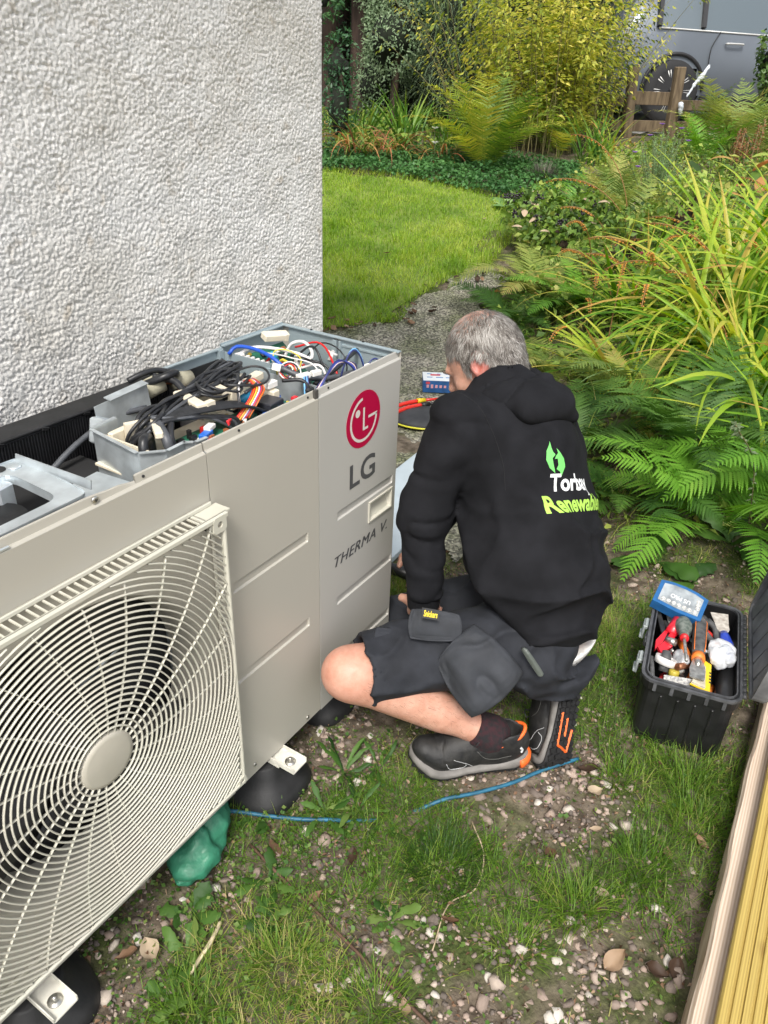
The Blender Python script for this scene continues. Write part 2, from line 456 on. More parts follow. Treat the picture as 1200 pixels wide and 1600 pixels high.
path = link('path', fast_mesh('path', V, F, path_material(), smooth=True)); tag(path, kind='structure')

# ------------------------------------------------------------------ house wall, thick roughcast render
WY = .55; WX = .449
hx = np.arange(-.72, WX+.0001, .0026); hz = np.arange(.7, 1.75, .0026)
X, Zg = np.meshgrid(hx, hz, indexing='ij')
Pn = np.stack([X*1.0, Zg*.9, np.zeros_like(X)], -1)
def cells(x, y, sc, seed, jit=.9):
    """distance to the nearest scattered point, in cells"""
    x = x*sc; y = y*sc; ix = np.floor(x).astype(np.int64); iy = np.floor(y).astype(np.int64); best = np.full(x.shape, 9.0); z = np.zeros_like(ix)
    for dx in (-1, 0, 1):
        for dy in (-1, 0, 1):
            cx_ = ix+dx; cy_ = iy+dy
            px_ = cx_+.5+(_h(cx_, cy_, z, seed)-.5)*jit; py_ = cy_+.5+(_h(cx_, cy_, z, seed+7)-.5)*jit; rr_ = .75+.5*_h(cx_, cy_, z, seed+13)
            best = np.minimum(best, ((px_-x)**2+(py_-y)**2)/rr_)
    return np.sqrt(best)
wx_ = X+.0016*noise2(X, Zg, 90, 31); wz_ = Zg+.0016*noise2(X, Zg, 90, 33)
Dp = .0064*np.clip(1-cells(wx_*1.0+wz_*.25, wz_*.85, 158, 21)**2*1.5, -.35, 1)+.0030*np.clip(1-cells(wx_, wz_, 290, 27)**2*1.3, -.2, 1)+.0011*noise2(X, Zg, 40, 24)+.0009*noise2(X, Zg, 13, 25)
Dp = Dp*(.85+.22*noise2(X, Zg, 23, 29))
edge = sm((WX-X)/.012)
V = np.stack([X, WY-Dp*edge-.002, Zg], -1).reshape(-1, 3)
I = (np.arange(len(hx)-1)[:, None]*len(hz)+np.arange(len(hz)-1)[None, :]).ravel()
F = np.stack([I, I+len(hz), I+len(hz)+1, I+1], 1)
def render_material():
    m = bpy.data.materials.new('roughcast'); nt, N, L = nodes_of(m); p = N['Principled BSDF']; p.inputs['Roughness'].default_value = .9; p.inputs['Specular IOR Level'].default_value = .25
    tc = N.new('ShaderNodeTexCoord')
    n = N.new('ShaderNodeTexNoise'); n.inputs['Scale'].default_value = 22; n.inputs['Detail'].default_value = 6; L.new(tc.outputs['Object'], n.inputs['Vector'])
    r = N.new('ShaderNodeValToRGB'); r.color_ramp.elements[0].position = .27; r.color_ramp.elements[1].position = .40
    r.color_ramp.elements[0].color = (.58, .54, .48, 1); r.color_ramp.elements[1].color = (.76, .75, .725, 1); L.new(n.outputs[0], r.inputs[0])
    v = N.new('ShaderNodeTexNoise'); v.inputs['Scale'].default_value = 3.5; v.inputs['Detail'].default_value = 8; L.new(tc.outputs['Object'], v.inputs['Vector'])
    r2 = N.new('ShaderNodeValToRGB'); r2.color_ramp.elements[0].position = .3; r2.color_ramp.elements[1].position = .6
    r2.color_ramp.elements[0].color = (.86, .84, .80, 1); r2.color_ramp.elements[1].color = (1, 1, 1, 1); L.new(v.outputs[0], r2.inputs[0])
    mx = N.new('ShaderNodeMix'); mx.data_type = 'RGBA'; mx.blend_type = 'MULTIPLY'; mx.inputs[0].default_value = 1
    L.new(r.outputs[0], mx.inputs[6]); L.new(r2.outputs[0], mx.inputs[7]); L.new(mx.outputs[2], p.inputs['Base Color'])
    b = N.new('ShaderNodeBump'); b.inputs['Strength'].default_value = .7; b.inputs['Distance'].default_value = .003
    n3 = N.new('ShaderNodeTexNoise'); n3.inputs['Scale'].default_value = 210; n3.inputs['Detail'].default_value = 4; L.new(tc.outputs['Object'], n3.inputs['Vector'])
    L.new(n3.outputs[0], b.inputs['Height']); L.new(b.outputs[0], p.inputs['Normal'])
    return m
M_RENDER = render_material()
house = empty('house', (WX, WY, 0), label='white house side with thick roughcast render behind the heat pump', cat='house')
def hchild(o):
    o.parent = house; o.matrix_parent_inverse = Matrix.Translation((-WX, -WY, 0)); return o
hchild(link('rendered_wall', fast_mesh('rendered_wall', V, F, M_RENDER, smooth=True)))
b = MB()
b.box((-3.5+WX/2-.0, WY+.16, 1.5), (7+WX, .296, 3.0)); b.n
b2 = b.build('wall_core', M_RENDER); b2.location = (0, .012, 0); hchild(b2)
b2.location = (0, .0, 0)
for ob in (b2,):
    me = ob.data; co = np.zeros(len(me.vertices)*3); me.vertices.foreach_get('co', co); co = co.reshape(-1, 3)
    co[:, 0] = np.where(co[:, 0] > 0, WX-.001, -7); co[:, 1] = np.where(co[:, 1] > WY+.1, 7.0, WY+.0125); co[:, 2] = np.where(co[:, 2] > 1, 3.4, -.3); me.vertices.foreach_set('co', co.ravel()); me.update()
g = MB(); g.box((-3.28, 3.6, 3.52), (7.9, 7.6, .14), b=.01); hchild(g.build('eaves', mat('eaves_paint', (.75, .75, .73), .6)))

# ------------------------------------------------------------------ timber edging and grooved decking
ang = math.radians(2.0)
tim = empty('timber_sleeper', (-.52, -.929, 0), ang, 'pale weathered timber rail lying along the edge of the yellow decking', 'timber')
def timber_material(name, c1, c2, sc=(3, 40, 40), knots=True, rough=.75):
    m = bpy.data.materials.new(name); nt, N, L = nodes_of(m); p = N['Principled BSDF']; p.inputs['Roughness'].default_value = rough
    tc = N.new('ShaderNodeTexCoord'); mp = N.new('ShaderNodeMapping'); mp.inputs['Scale'].default_value = sc; L.new(tc.outputs['Object'], mp.inputs[0])
    w = N.new('ShaderNodeTexNoise'); w.inputs['Scale'].default_value = 1.6; w.inputs['Detail'].default_value = 3; L.new(mp.outputs[0], w.inputs['Vector'])
    v = N.new('ShaderNodeTexWave'); v.wave_type = 'BANDS'; v.bands_direction = 'Y'; v.inputs['Scale'].default_value = 2.2; v.inputs['Distortion'].default_value = 3.5; v.inputs['Detail'].default_value = 3; v.inputs['Detail Scale'].default_value = .6
    L.new(mp.outputs[0], v.inputs['Vector'])
    r = N.new('ShaderNodeValToRGB'); r.color_ramp.elements[0].color = c1+(1,); r.color_ramp.elements[1].color = c2+(1,); r.color_ramp.elements[0].position = .1; r.color_ramp.elements[1].position = .8
    mixf = N.new('ShaderNodeMath'); mixf.operation = 'MULTIPLY_ADD'; mixf.inputs[1].default_value = .55; L.new(v.outputs['Fac'], mixf.inputs[0])
    ms = N.new('ShaderNodeMath'); ms.operation = 'MULTIPLY'; ms.inputs[1].default_value = .5; L.new(w.outputs[0], ms.inputs[0]); L.new(ms.outputs[0], mixf.inputs[2])
    L.new(mixf.outputs[0], r.inputs[0])
    src = r.outputs[0]
    if knots:
        vo = N.new('ShaderNodeTexVoronoi'); vo.inputs['Scale'].default_value = 1.0
        mk = N.new('ShaderNodeMapping'); mk.inputs['Scale'].default_value = (4.2, 9, 4); mk.inputs['Location'].default_value = (.3, .2, 0); L.new(tc.outputs['Object'], mk.inputs[0]); L.new(mk.outputs[0], vo.inputs['Vector'])
        kr = N.new('ShaderNodeValToRGB'); kr.color_ramp.elements[0].position = .05; kr.color_ramp.elements[1].position = .13
        kr.color_ramp.elements[0].color = (.45, .33, .27, 1); kr.color_ramp.elements[1].color = (1, 1, 1, 1); L.new(vo.outputs['Distance'], kr.inputs[0])
        mx = N.new('ShaderNodeMix'); mx.data_type = 'RGBA'; mx.blend_type = 'MULTIPLY'; mx.inputs[0].default_value = 1; L.new(src, mx.inputs[6]); L.new(kr.outputs[0], mx.inputs[7]); src = mx.outputs[2]
    L.new(src, p.inputs['Base Color'])
    b = N.new('ShaderNodeBump'); b.inputs['Strength'].default_value = .35; b.inputs['Distance'].default_value = .001; L.new(mixf.outputs[0], b.inputs['Height']); L.new(b.outputs[0], p.inputs['Normal'])
    return m
t = MB(); L_ = 1.9
prof = [(0, .02), (.004, .096), (.012, .1), (-.075+0, .1), (-.075, .0), (0, 0)]
pts = [(0.0, 0.0), (0.0, .090), (-.006, .099), (-.050, .1), (-.09, .1), (-.09, 0)]
rows = []
xs = np.linspace(-.75, 1.55, 60)
V = []; 
for xx in xs:
    for (yy, zz) in pts:
        w = .0025*math.sin(xx*9+zz*30)+.0015*math.sin(xx*31) if yy > -.02 else 0
        V.append((xx, yy+w, zz+(.0008*math.sin(xx*17+yy*40) if zz > .05 else 0)))
n = len(pts); F = [(i*n+j, (i+1)*n+j, (i+1)*n+(j+1) % n, i*n+(j+1) % n) for i in range(len(xs)-1) for j in range(n)]
F += [tuple(range(n)), tuple(range((len(xs)-1)*n+n-1, (len(xs)-1)*n-1, -1))]
t.add(V, F); o = t.build('rail', timber_material('pale_timber', (.74, .63, .52), (.52, .39, .29), (2.0, 26, 26)), tim)

deck = empty('decking', (-.52, -.964, 0), ang, 'yellow treated decking boards with long grooves at the bottom right corner', 'decking')
MDK = timber_material('treated_timber', (.50, .37, .10), (.36, .26, .07), (1.5, 30, 30), knots=True, rough=.6)
def deck_board(y0, name='board'):
    W = .12; pts = [(0, .118), (0, .137), (-.004, .141)]
    gxs = -.014
    while gxs > -W+.016:
        pts += [(gxs, .141), (gxs-.0015, .1365), (gxs-.0045, .1365), (gxs-.006, .141)]
        gxs -= .0165
    pts += [(-W+.004, .141), (-W, .137), (-W, .118)]
    n = len(pts); V = []; F = []
    xs = np.linspace(-.75, 1.5, 24)
    for xx in xs:
        for yy, zz in pts: V.append((xx, yy+y0, zz))
    F = [(i*n+j, (i+1)*n+j, (i+1)*n+(j+1) % n, i*n+(j+1) % n) for i in range(len(xs)-1) for j in range(n)]
    F += [tuple(range(n)), tuple(range((len(xs)-1)*n+n-1, (len(xs)-1)*n-1, -1))]
    return MB().add(V, F).build(name, MDK, deck)
for k in range(6): deck_board(-.126*k)
MB().box((.4, -.12, .058), (2.2, .045, .114)).box((.4, -.55, .058), (2.2, .045, .114)).build('joist', MDK, deck)

# ================================================================== THE HEAT PUMP
U0 = .12; H = .80
M_SH = mat('beige_paint', (.415, .395, .345), .38, var=.02, vs=3, spec=.5, rvar=.04)
M_SH2 = mat('beige_paint_grill', (.57, .545, .47), .42, var=.05, vs=9, col2=(.53, .52, .44), rvar=.05)
M_GALV = mat('galvanised', (.58, .63, .66), .36, metal=.6, var=.16, vs=26, rvar=.12)
M_GALVL = mat('painted_inner_steel', (.34, .41, .44), .4, metal=.25, var=.06, vs=12, rvar=.08)
M_BLK = mat('black_rubber', (.014, .014, .015), .62, var=.3, vs=30, bump=.2, bs=180)
M_BLKM = mat('black_fins', (.012, .012, .014), .5, var=.3, vs=40)
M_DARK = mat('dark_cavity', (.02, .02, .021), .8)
M_CREAM = mat('cream_plastic', (.74, .67, .53), .45, var=.05, vs=15)
M_CAB = mat('cable_black', (.02, .021, .024), .38, var=.3, vs=60)
M_CABG = mat('cable_grey', (.075, .08, .09), .45, var=.2, vs=60)
M_BOLT = mat('zinc_bolt', (.55, .54, .50), .32, metal=.9, var=.1, vs=80)
M_PCB = mat('circuit_green', (.015, .13, .075), .4, var=.25, vs=60)
hp = empty('heat_pump', (-.6, 0, U0), label='beige heat pump outdoor unit with its top cover off and wiring exposed', cat='heat pump')
def hpo(o):
    o.parent = hp; o.matrix_parent_inverse = Matrix.Translation((.6, 0, -U0)); return o
AXX = (1, 0, 0); AZ = (0, 0, 1)   # front-face plane axes; normal is -Y
LG0, MID0, FAN0 = -.300, -.600, -1.235

def panel(name, x0, x1, m, z0=U0, z1=U0+H, emb=(), cut=None, extra=0.0):
    """folded sheet panel with embossed grooves: profile swept along x, z rows with depth"""
    # grid with emboss depth
    zs = set(np.linspace(z0, z1, 12)); xs = set(np.linspace(x0, x1, 10))
    for (a, b_, z, w) in emb:
        for dz in (-w/2-.0025, -w/2, w/2, w/2+.0025): zs.add(z+dz)
        for dx in (0, .0025): xs.add(a+dx); xs.add(b_-dx)
    if cut: xs |= {cut[0], cut[1]}; zs |= {cut[2], cut[3]}
    zs = sorted(zs); xs = sorted(xs)
    V = []; F = []
    def dep(x, z):
        d = 0
        for (a, b_, zc, w) in emb:
            if a+.002 <= x <= b_-.002 and zc-w/2-1e-6 <= z <= zc+w/2+1e-6: d = .0042
        return d
    for x in xs:
        for z in zs: V.append((x, dep(x, z), z))
        # top fold: round into lip
        V += [(x, .0015, z1+.0015), (x, .0045, z1+.003), (x, .006, z1+.003), (x, .0075, z1+.0155), (x, .0085, z1+.017), (x, .010, z1+.017), (x, .0105, z1+.0)]
    n = len(zs)+7
    for i in range(len(xs)-1):
        for j in range(n-1):
            if cut and j < len(zs)-1 and cut[0] <= (xs[i]+xs[i+1])/2 <= cut[1] and cut[2] <= (zs[j]+zs[j+1])/2 <= cut[3]: continue
            F.append((i*n+j, (i+1)*n+j, (i+1)*n+j+1, i*n+j+1))
    mb = MB().add(V, F)
    # side returns and bottom return
    for xx, s in ((x0, 1), (x1, -1)):
        q = [(xx, 0, z0), (xx, 0, z1), (xx, .014, z1), (xx, .014, z0)]
        mb.add(q, [(0, 1, 2, 3) if s > 0 else (3, 2, 1, 0)])
    mb.add([(x0, 0, z0), (x1, 0, z0), (x1, .014, z0), (x0, .014, z0)], [(3, 2, 1, 0)])
    return hpo(mb.build(name, m))
p1 = panel('corner_panel', LG0+.001, -.0015, mat('grey_beige_paint', (.41, .40, .37), .38, var=.02, vs=3, spec=.5, rvar=.04), cut=(-.111, -.020, .561, .607), emb=[(-.236, -.014, .631, .017), (-.236, -.004, .405, .017), (-.236, -.004, .235, .017)])
p2 = panel('service_panel', MID0+.001, LG0-.0012, M_SH, z0=U0+.004, emb=[(-.562, -.338, .631, .018), (-.572, -.338, .413, .018)])
# fan panel: sheet with a round opening, so frame pieces round the orifice
FC = (-.903, .515); FR = .262
def ring_pts(cx, cz, hw, hh, n=64):
    P = []
    for i in range(n):
        a = 2*PI*(i+.5)/n; c, s_ = math.cos(a), math.sin(a); k = min(hw/abs(c) if abs(c) > 1e-6 else 9, hh/abs(s_) if abs(s_) > 1e-6 else 9); P.append((cx+c*k, cz+s_*k))
    return P
fp = MB()
nseg = 64
circ = [(FC[0]+FR*math.cos(2*PI*(i+.5)/nseg), FC[1]+FR*math.sin(2*PI*(i+.5)/nseg)) for i in range(nseg)]
fx0, fx1 = FAN0, MID0-.0012
sq = ring_pts(FC[0], FC[1], .29, .29, nseg)
fp.ringprism(sq, circ, -.0, -.002, (0, 0, 0), AXX, AZ)
FZ0, FZ1 = U0+.002, U0+H
for (a0, a1, c0, c1) in ((fx0, FC[0]-.29, FZ0, FZ1), (FC[0]+.29, fx1, FZ0, FZ1), (FC[0]-.29, FC[0]+.29, FZ0, FC[1]-.29), (FC[0]-.29, FC[0]+.29, FC[1]+.29, FZ1)):
    fp.box(((a0+a1)/2, .001, (c0+c1)/2), (a1-a0, .002, c1-c0))
# bell mouth going inwards
bm = []
for r, yy in ((FR, .0), (FR-.006, .006), (FR-.014, .02), (FR-.017, .05), (FR-.017, .075)):
    for i in range(nseg):
        a = 2*PI*(i+.5)/nseg; bm.append((FC[0]+r*math.cos(a), yy, FC[1]+r*math.sin(a)))
fp.add(bm, [(k*nseg+i, (k+1)*nseg+i, (k+1)*nseg+(i+1) % nseg, k*nseg+(i+1) % nseg) for k in range(4) for i in range(nseg)], 0, True)
hpo(fp.build('fan_panel', M_SH))
# fan panel top lip, with the notch near the bracket screw
lip = MB()
def lip_strip(x0, x1, h0, h1, k=10):
    V = []; 
    for i in range(k+1):
        x = x0+(x1-x0)*i/k; h = h0+(h1-h0)*sm(np.array(i/k)); z1 = FZ1
        V += [(x, 0, z1), (x, .0015, z1+.0015), (x, .0045, z1+.003), (x, .006, z1+.003), (x, .0075, z1+.003+h), (x, .0085, z1+.0045+h), (x, .010, z1+.0045+h), (x, .0105, z1)]
    lip.add(V, [(i*8+j, (i+1)*8+j, (i+1)*8+j+1, i*8+j+1) for i in range(k) for j in range(7)])
lip_strip(-.735, fx1, .0125, .0125); lip_strip(-.74, -.735, .012, .0125, 1); lip_strip(-.775, -.74, .008, .003); lip_strip(-.83, -.775, .012, .008); lip_strip(fx0, -.83, .012, .012)
hpo(lip.build('lip', M_SH))
# base pan skirt visible under the fan panel, end panel, back frame
bs = MB()
bs.box(((fx0+fx1)/2, .165, U0-.0005), (fx1-fx0+.01, .32, .004))
bs.box(((fx0+0)/2, .168, U0+.012), (-fx0-.002, .30, .003))
bs.box((-.3, .165, U0+.003), (.598, .322, .004))
bs.box(((fx0+fx1)/2, .0065, U0+.016), (fx1-fx0, .006, .028)); hpo(bs.build('base_pan', M_SH))
ep = MB()
z0, z1 = U0, U0+H
ep.box((.0, .2525, (z0+z1)/2+.008), (.0025, .155, z1-z0+.018)); ep.box((.0, .088, (z0+z1)/2+.008), (.0025, .174, z1-z0+.018))
hpo(ep.build('end_panel', [M_SH]))
# inner faces of the end box (grey painted), its flanges
ib = MB()
ib.box((-.0035, .245, z1-.10), (.0025, .13, .23)); ib.box((-.008, .172, z1-.045), (.010, .012, .11)); ib.box((-.008, .158, z1-.045), (.006, .006, .11))
ib.box((-.0035, .09, z1-.03), (.0025, .135, .09)); ib.box((-.012, .09, z1-.074), (.020, .14, .003)); ib.box((-.005, .09, z1+.0), (.005, .14, .004))
ib.box((-.006, .168, z1+.0165), (.012, .335, .0025))
ib.box((-.107, .331, z1-.11), (.212, .0025, .26)); ib.box((-.107, .326, z1+.016), (.212, .012, .0025))
ib.box((-.213, .262, z1-.12), (.0025, .14, .25)); ib.box((-.205, .192, z1-.12), (.018, .0025, .25)); ib.box((-.212, .194, z1-.03), (.012, .012, .05))
hpo(ib.build('control_box_inner', M_GALVL))
sc = MB()
for k, (xx, yy) in enumerate(((-.02, .24), (-.02, .075))):
    pass
for yy in (.245, .10): sc.cyl((-.002, yy, z1+.0178), (-.002, yy, z1+.0195), .003, n=8)
hpo(sc.build('screw', M_DARK))
# outer back strip of right compartment
ob = MB(); ob.box((-.105, .3355, z1-.35), (.214, .0025, z1-U0-.1)); hpo(ob.build('back_panel', M_SH))
# compressor compartment back rail
rb = MB(); rb.box((-.315, .331, z1-.005), (.205, .0025, .03)); rb.box((-.315, .328, z1+.0105), (.205, .009, .0025)); rb.box((-.222, .325, z1-.005), (.012, .012, .03)); rb.box((-.42, .318, z1-.02), (.002, .03, .05)); hpo(rb.build('back_rail', M_GALVL))

# condenser coil: black finned slab along the back and round the left end
cb = MB()
cb.box((-.82, .309, U0+.40), (.83, .040, .80), b=.004); cb.box((-1.215, .17, U0+.40), (.035, .24, .80))
o = hpo(cb.build('coil', M_BLKM))
fins = MB()
for k in range(150): fins.box((-.41-k*.0055, .2875, U0+.41), (.0013, .004, .77))
o = hpo(fins.build('fin', M_BLKM)); tag(o, kind='stuff')
ct = MB()
ct.box((-.83, .309, U0+.8035), (.84, .052, .006), b=.002); ct.box((-.83, .3365, U0+.79), (.84, .003, .03))
for k in range(8): ct.box((-.52-k*.085, .284, U0+.80), (.012, .004, .006), rot=R3(.4, .3, 0))
hpo(ct.build('coil_cap', M_BLK))
# floor and partition so the inside is dark
pt = MB(); pt.box((-.62, .15, U0+.27), (.003, .27, .50)); pt.box((-.60, .2, U0+.3), (.002, .18, .56)); hpo(pt.build('partition', M_GALV))

# ------------------------------------------------------------------ fan
fanp = MB()
fanp.cyl((FC[0], .035, FC[1]), (FC[0], .11, FC[1]), .062, .066, 32)
def blade_mesh(a0):
    V = []; nr, na = 8, 12
    for i in range(nr+1):
        r = .055+(.243-.055)*i/nr
        for j in range(na+1):
            t = j/na; sweep = .35*(i/nr)**1.5; a = a0-sweep+t*(1.25+.35*i/nr)
            yy = .105-.075*t+.012*math.sin(t*PI)
            V.append((FC[0]+r*math.cos(a), yy, FC[1]+r*math.sin(a)))
    F = [(i*(na+1)+j, i*(na+1)+j+1, (i+1)*(na+1)+j+1, (i+1)*(na+1)+j) for i in range(nr) for j in range(na)]
    return V, F
fan_o = hpo(fanp.build('fan', mat('fan_plastic', (.040, .040, .042), .42, var=.3, vs=20)))
for k in range(3):
    b_ = MB(); b_.add(*blade_mesh(2*PI*k/3+.5), smooth=True); bo = b_.build('blade', MATS['fan_plastic'], fan_o); bo.matrix_parent_inverse = hp.matrix_basis.inverted() if False else Matrix()
    md = bo.modifiers.new('thick', 'SOLIDIFY'); md.thickness = .003
dk = MB(); dk.box((FC[0], .13, FC[1]), (.60, .002, .62)); o = hpo(dk.build('dark_backing', mat('fan_dark', (.06, .06, .062), .7)))  # flat dark sheet standing for the unlit inside behind the fan
sh = MB()
for i in range(5):
    a = 2*PI*i/5+.3
    sh.tube([(FC[0]+.05*math.cos(a), .112, FC[1]+.05*math.sin(a)), (FC[0]+.27*math.cos(a), .112, FC[1]+.27*math.sin(a))], .005, 6)
hpo(sh.build('motor_strut', M_GALV))

# ------------------------------------------------------------------ fan grill: a shallow cage of rings and spokes
gx0, gx1, gz0, gz1 = -1.203, -.606, .190, .829; GD = .040; gcx, gcz = -.903, .520
fr = MB()
def rail(x0_, z0_, x1_, z1_, w=.012): fr.box(((x0_+x1_)/2, -GD+.004, (z0_+z1_)/2), (abs(x1_-x0_)+w, .010, abs(z1_-z0_)+w), b=.003)
rail(gx0, gz1-.006, gx1, gz1-.006, .012); rail(gx0, gz0+.004, gx1, gz0+.004, .009); rail(gx1-.005, gz0, gx1-.005, gz1-.01, .009); rail(gx0+.005, gz0, gx0+.005, gz1-.01, .009)
# foot flange against the panel
fr.box(((gx0+gx1)/2, -.0035, gz1+.003), (gx1-gx0+.006, .005, .008), b=.0015); fr.box((gx1+.0005, -.0035, (gz0+gz1)/2), (.006, .005, gz1-gz0), b=.0015)
fr.box(((gx0+gx1)/2, -.0035, gz0-.002), (gx1-gx0+.006, .005, .008), b=.0015); fr.box((gx0, -.0035, (gz0+gz1)/2), (.006, .005, gz1-gz0), b=.0015)
# solid corners with screw bosses
for (a, c) in ((gx1-.0165, gz1-.0165), (gx0+.0165, gz1-.0165), (gx1-.0115, gz0+.0115), (gx0+.0115, gz0+.0115)):
    big = c > .5
    w = .030 if big else .020
    oc = ring_pts(a, c, w/2, w/2, 16); ic = [(a+.0058*math.cos(2*PI*(i+.5)/16), c+.0058*math.sin(2*PI*(i+.5)/16)) for i in range(16)]
    fr.ringprism(oc, ic, GD-.002, GD+.0016, (0, 0, 0), AXX, AZ)
    if big: fr.box((a+(.0 if a > -.9 else 0), -.02, gz1-.0025), (.06, .032, .003))
hpo(fr.build('grill_frame', M_SH2))
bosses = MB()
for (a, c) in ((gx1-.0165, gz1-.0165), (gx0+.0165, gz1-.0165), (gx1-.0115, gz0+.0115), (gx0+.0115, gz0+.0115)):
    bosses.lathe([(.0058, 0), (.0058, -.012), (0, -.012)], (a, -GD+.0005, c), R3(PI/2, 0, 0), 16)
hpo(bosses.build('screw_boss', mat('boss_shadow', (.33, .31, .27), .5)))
# slats of the top and side faces: each a part
sl = MB().box((0, 0, 0), (.0028, .030, .003)).build('slat', M_SH2); sl_mesh = sl.data; hpo(sl); sl.location = (gx1-.040, -.018, gz1-.0025)
for k in range(1, 42):
    s2 = sl.copy(); COL.objects.link(s2); s2.location = (gx1-.040-k*.0128, -.018, gz1-.0025)
rs = MB()
for k in range(44): rs.box((gx1-.0015, -.018, gz1-.045-k*.0132), (.003, .030, .0030))
for k in range(44): rs.box((gx0+.0015, -.018, gz1-.045-k*.0132), (.003, .030, .0030))
tag(hpo(rs.build('side_slat', M_SH2)), kind='stuff')
# concentric wires, clipped by the square, bulging slightly; every ring a part while it is within the frame
rw = .00150
def ring_obj(r, name='ring'):
    N_ = 200; runs = []; cur = []
    for i in range(N_+1):
        a = 2*PI*i/N_; x, z = gcx+r*math.cos(a), gcz+r*math.sin(a)
        inside = gx0+.008 < x < gx1-.008 and gz0+.007 < z < gz1-.012
        if inside: cur.append((x, -GD+.003-.004*(1-(r/.4)**2), z))
        else:
            if len(cur) > 2: runs.append(cur)
            cur = []
    if len(cur) > 2: runs.append(cur)
    for q in runs: hpo(MB().tube(q[::2]+([q[-1]] if len(q) % 2 == 0 else []), rw, 5, flat=2.0, up=(0, 1, 0), caps=False).build(name, M_SH2))
r_ = .058
while r_ < .425:
    ring_obj(r_); r_ += .0106
nsp = 24
for k in range(nsp):
    a = 2*PI*k/nsp+.08
    mb = MB(); P = []
    for t in np.linspace(0, 1, 26):
        r = .045+t*.40; aa = a+.30*(t-.1)*(1 if r > .05 else 1); x, z = gcx+r*math.cos(aa), gcz+r*math.sin(aa)
        if gx0+.006 < x < gx1-.006 and gz0+.006 < z < gz1-.010: P.append((x, -GD+.0052-.004*(1-(r/.4)**2), z))
    mb.tube(P, .0012, 5, flat=2.6, up=(0, 1, 0)); hpo(mb.build('spoke', M_SH2))
hub = MB(); hub.lathe([(.0, .004), (.040, .0035), (.0475, .002), (.0495, -.002), (.0495, -.010), (0, -.010)][::-1], (gcx, -GD-.001, gcz), R3(PI/2, 0, 0), 48); hpo(hub.build('hub', mat('hub_plastic', (.45, .425, .36), .42, var=.03, vs=30)))

# ------------------------------------------------------------------ screws, slots, handle, badge, lettering
def front_screw(x, z, r=.0055, y=0.0, m=M_BOLT):
    b_ = MB(); b_.lathe([(r, 0), (r*.95, .0016), (r*.6, .0024), (0, .0026)], (x, y, z), R3(PI/2, 0, 0), 14); b_.box((x, y-.0026, z), (r*.9, .0006, r*.22), m=1); b_.box((x, y-.0026, z), (r*.22, .0007, r*.9), m=1)
    return hpo(b_.build('screw', [m, M_DARK]))
front_screw(-.537, .150); front_screw(-.3515, .138); front_screw(-.815, FZ1+.010, .006, .004)
front_screw(-.66, .135, .005, 0, M_DARK); front_screw(-1.0, .135, .005, 0, M_DARK)
for xx, yy in ((-.515, .0062), (-.325, .0062), (-.26, .0062), (-.725, .0062)): 
    b_ = MB(); b_.cyl((xx, .0075, FZ1+.0095), (xx, .0052, FZ1+.0095), .0023, n=10); hpo(b_.build('screw_hole', M_DARK))
b_ = MB(); b_.box((-.3035, .004, FZ1+.010), (.010, .006, .017)); hpo(b_.build('seam_seal', mat('seal_grey', (.07, .065, .06), .6)))
b_ = MB(); b_.box((-.965, .001, FZ1+.0045), (.026, .004, .004), b=.001); hpo(b_.build('slot_tab', M_GALV))
# recessed grip
hd = MB()
hx0, hx1, hz0, hz1 = -.111, -.020, .561, .607
oc = [(hx0-.004, hz0-.004), (hx1+.004, hz0-.004), (hx1+.004, hz1+.004), (hx0-.004, hz1+.004)]; ic = [(hx0, hz0), (hx1, hz0), (hx1, hz1), (hx0, hz1)]
hd.ringprism(oc, ic, .0002, .0032, (0, 0, 0), AXX, AZ)
hd.add([(hx0, -.003, hz0), (hx1, -.003, hz0), (hx1, -.003, hz1), (hx0, -.003, hz1), (hx0+.003, .004, hz0+.002), (hx1-.003, .004, hz0+.002), (hx1-.003, .022, hz1-.003), (hx0+.003, .022, hz1-.003)], [(0, 1, 5, 4), (4, 5, 6, 7), (0, 4, 7, 3), (1, 2, 6, 5), (3, 7, 6, 2)])
hpo(hd.build('grip', M_SH2))
# badge: crimson disc with the face mark
M_CRIM = mat('crimson_print', (.40, .004, .045), .35); M_GREYP = mat('grey_print', (.075, .075, .078), .4); M_LTP = mat('light_print', (.62, .60, .55), .4)
bc = (-.1435, .826); br = .0635
bd = MB(); bd.prism([(bc[0]+br*math.cos(2*PI*i/64), bc[1]+br*math.sin(2*PI*i/64)) for i in range(64)], .0001, .0006, (0, 0, 0), AXX, AZ); badge = hpo(bd.build('badge', M_CRIM))
mk = MB(); s_ = br
def arcband(a0, a1, r0, r1, n=40):
    P = []
    for i in range(n+1): a = math.radians(a0+(a1-a0)*i/n); P.append((bc[0]+r1*math.cos(a), bc[1]+r1*math.sin(a)))
    for i in range(n, -1, -1): a = math.radians(a0+(a1-a0)*i/n); P.append((bc[0]+r0*math.cos(a), bc[1]+r0*math.sin(a)))
    # as quads
    V = [(p[0], -.0009, p[1]) for p in P]; m_ = len(P)
    mk.add(V, [(i, i+1, m_-2-i, m_-1-i)[::-1] for i in range(n)])
arcband(97, 360, s_*.70, s_*.80)
def bar(x0_, z0_, x1_, z1_): mk.add([(bc[0]+x0_*s_, -.0009, bc[1]+z0_*s_), (bc[0]+x1_*s_, -.0009, bc[1]+z0_*s_), (bc[0]+x1_*s_, -.0009, bc[1]+z1_*s_), (bc[0]+x0_*s_, -.0009, bc[1]+z1_*s_)], [(0, 1, 2, 3)])
bar(-.05, -.40, .05, .42); bar(.05, -.40, .27, -.31); bar(.27, -.04, .80, .055)
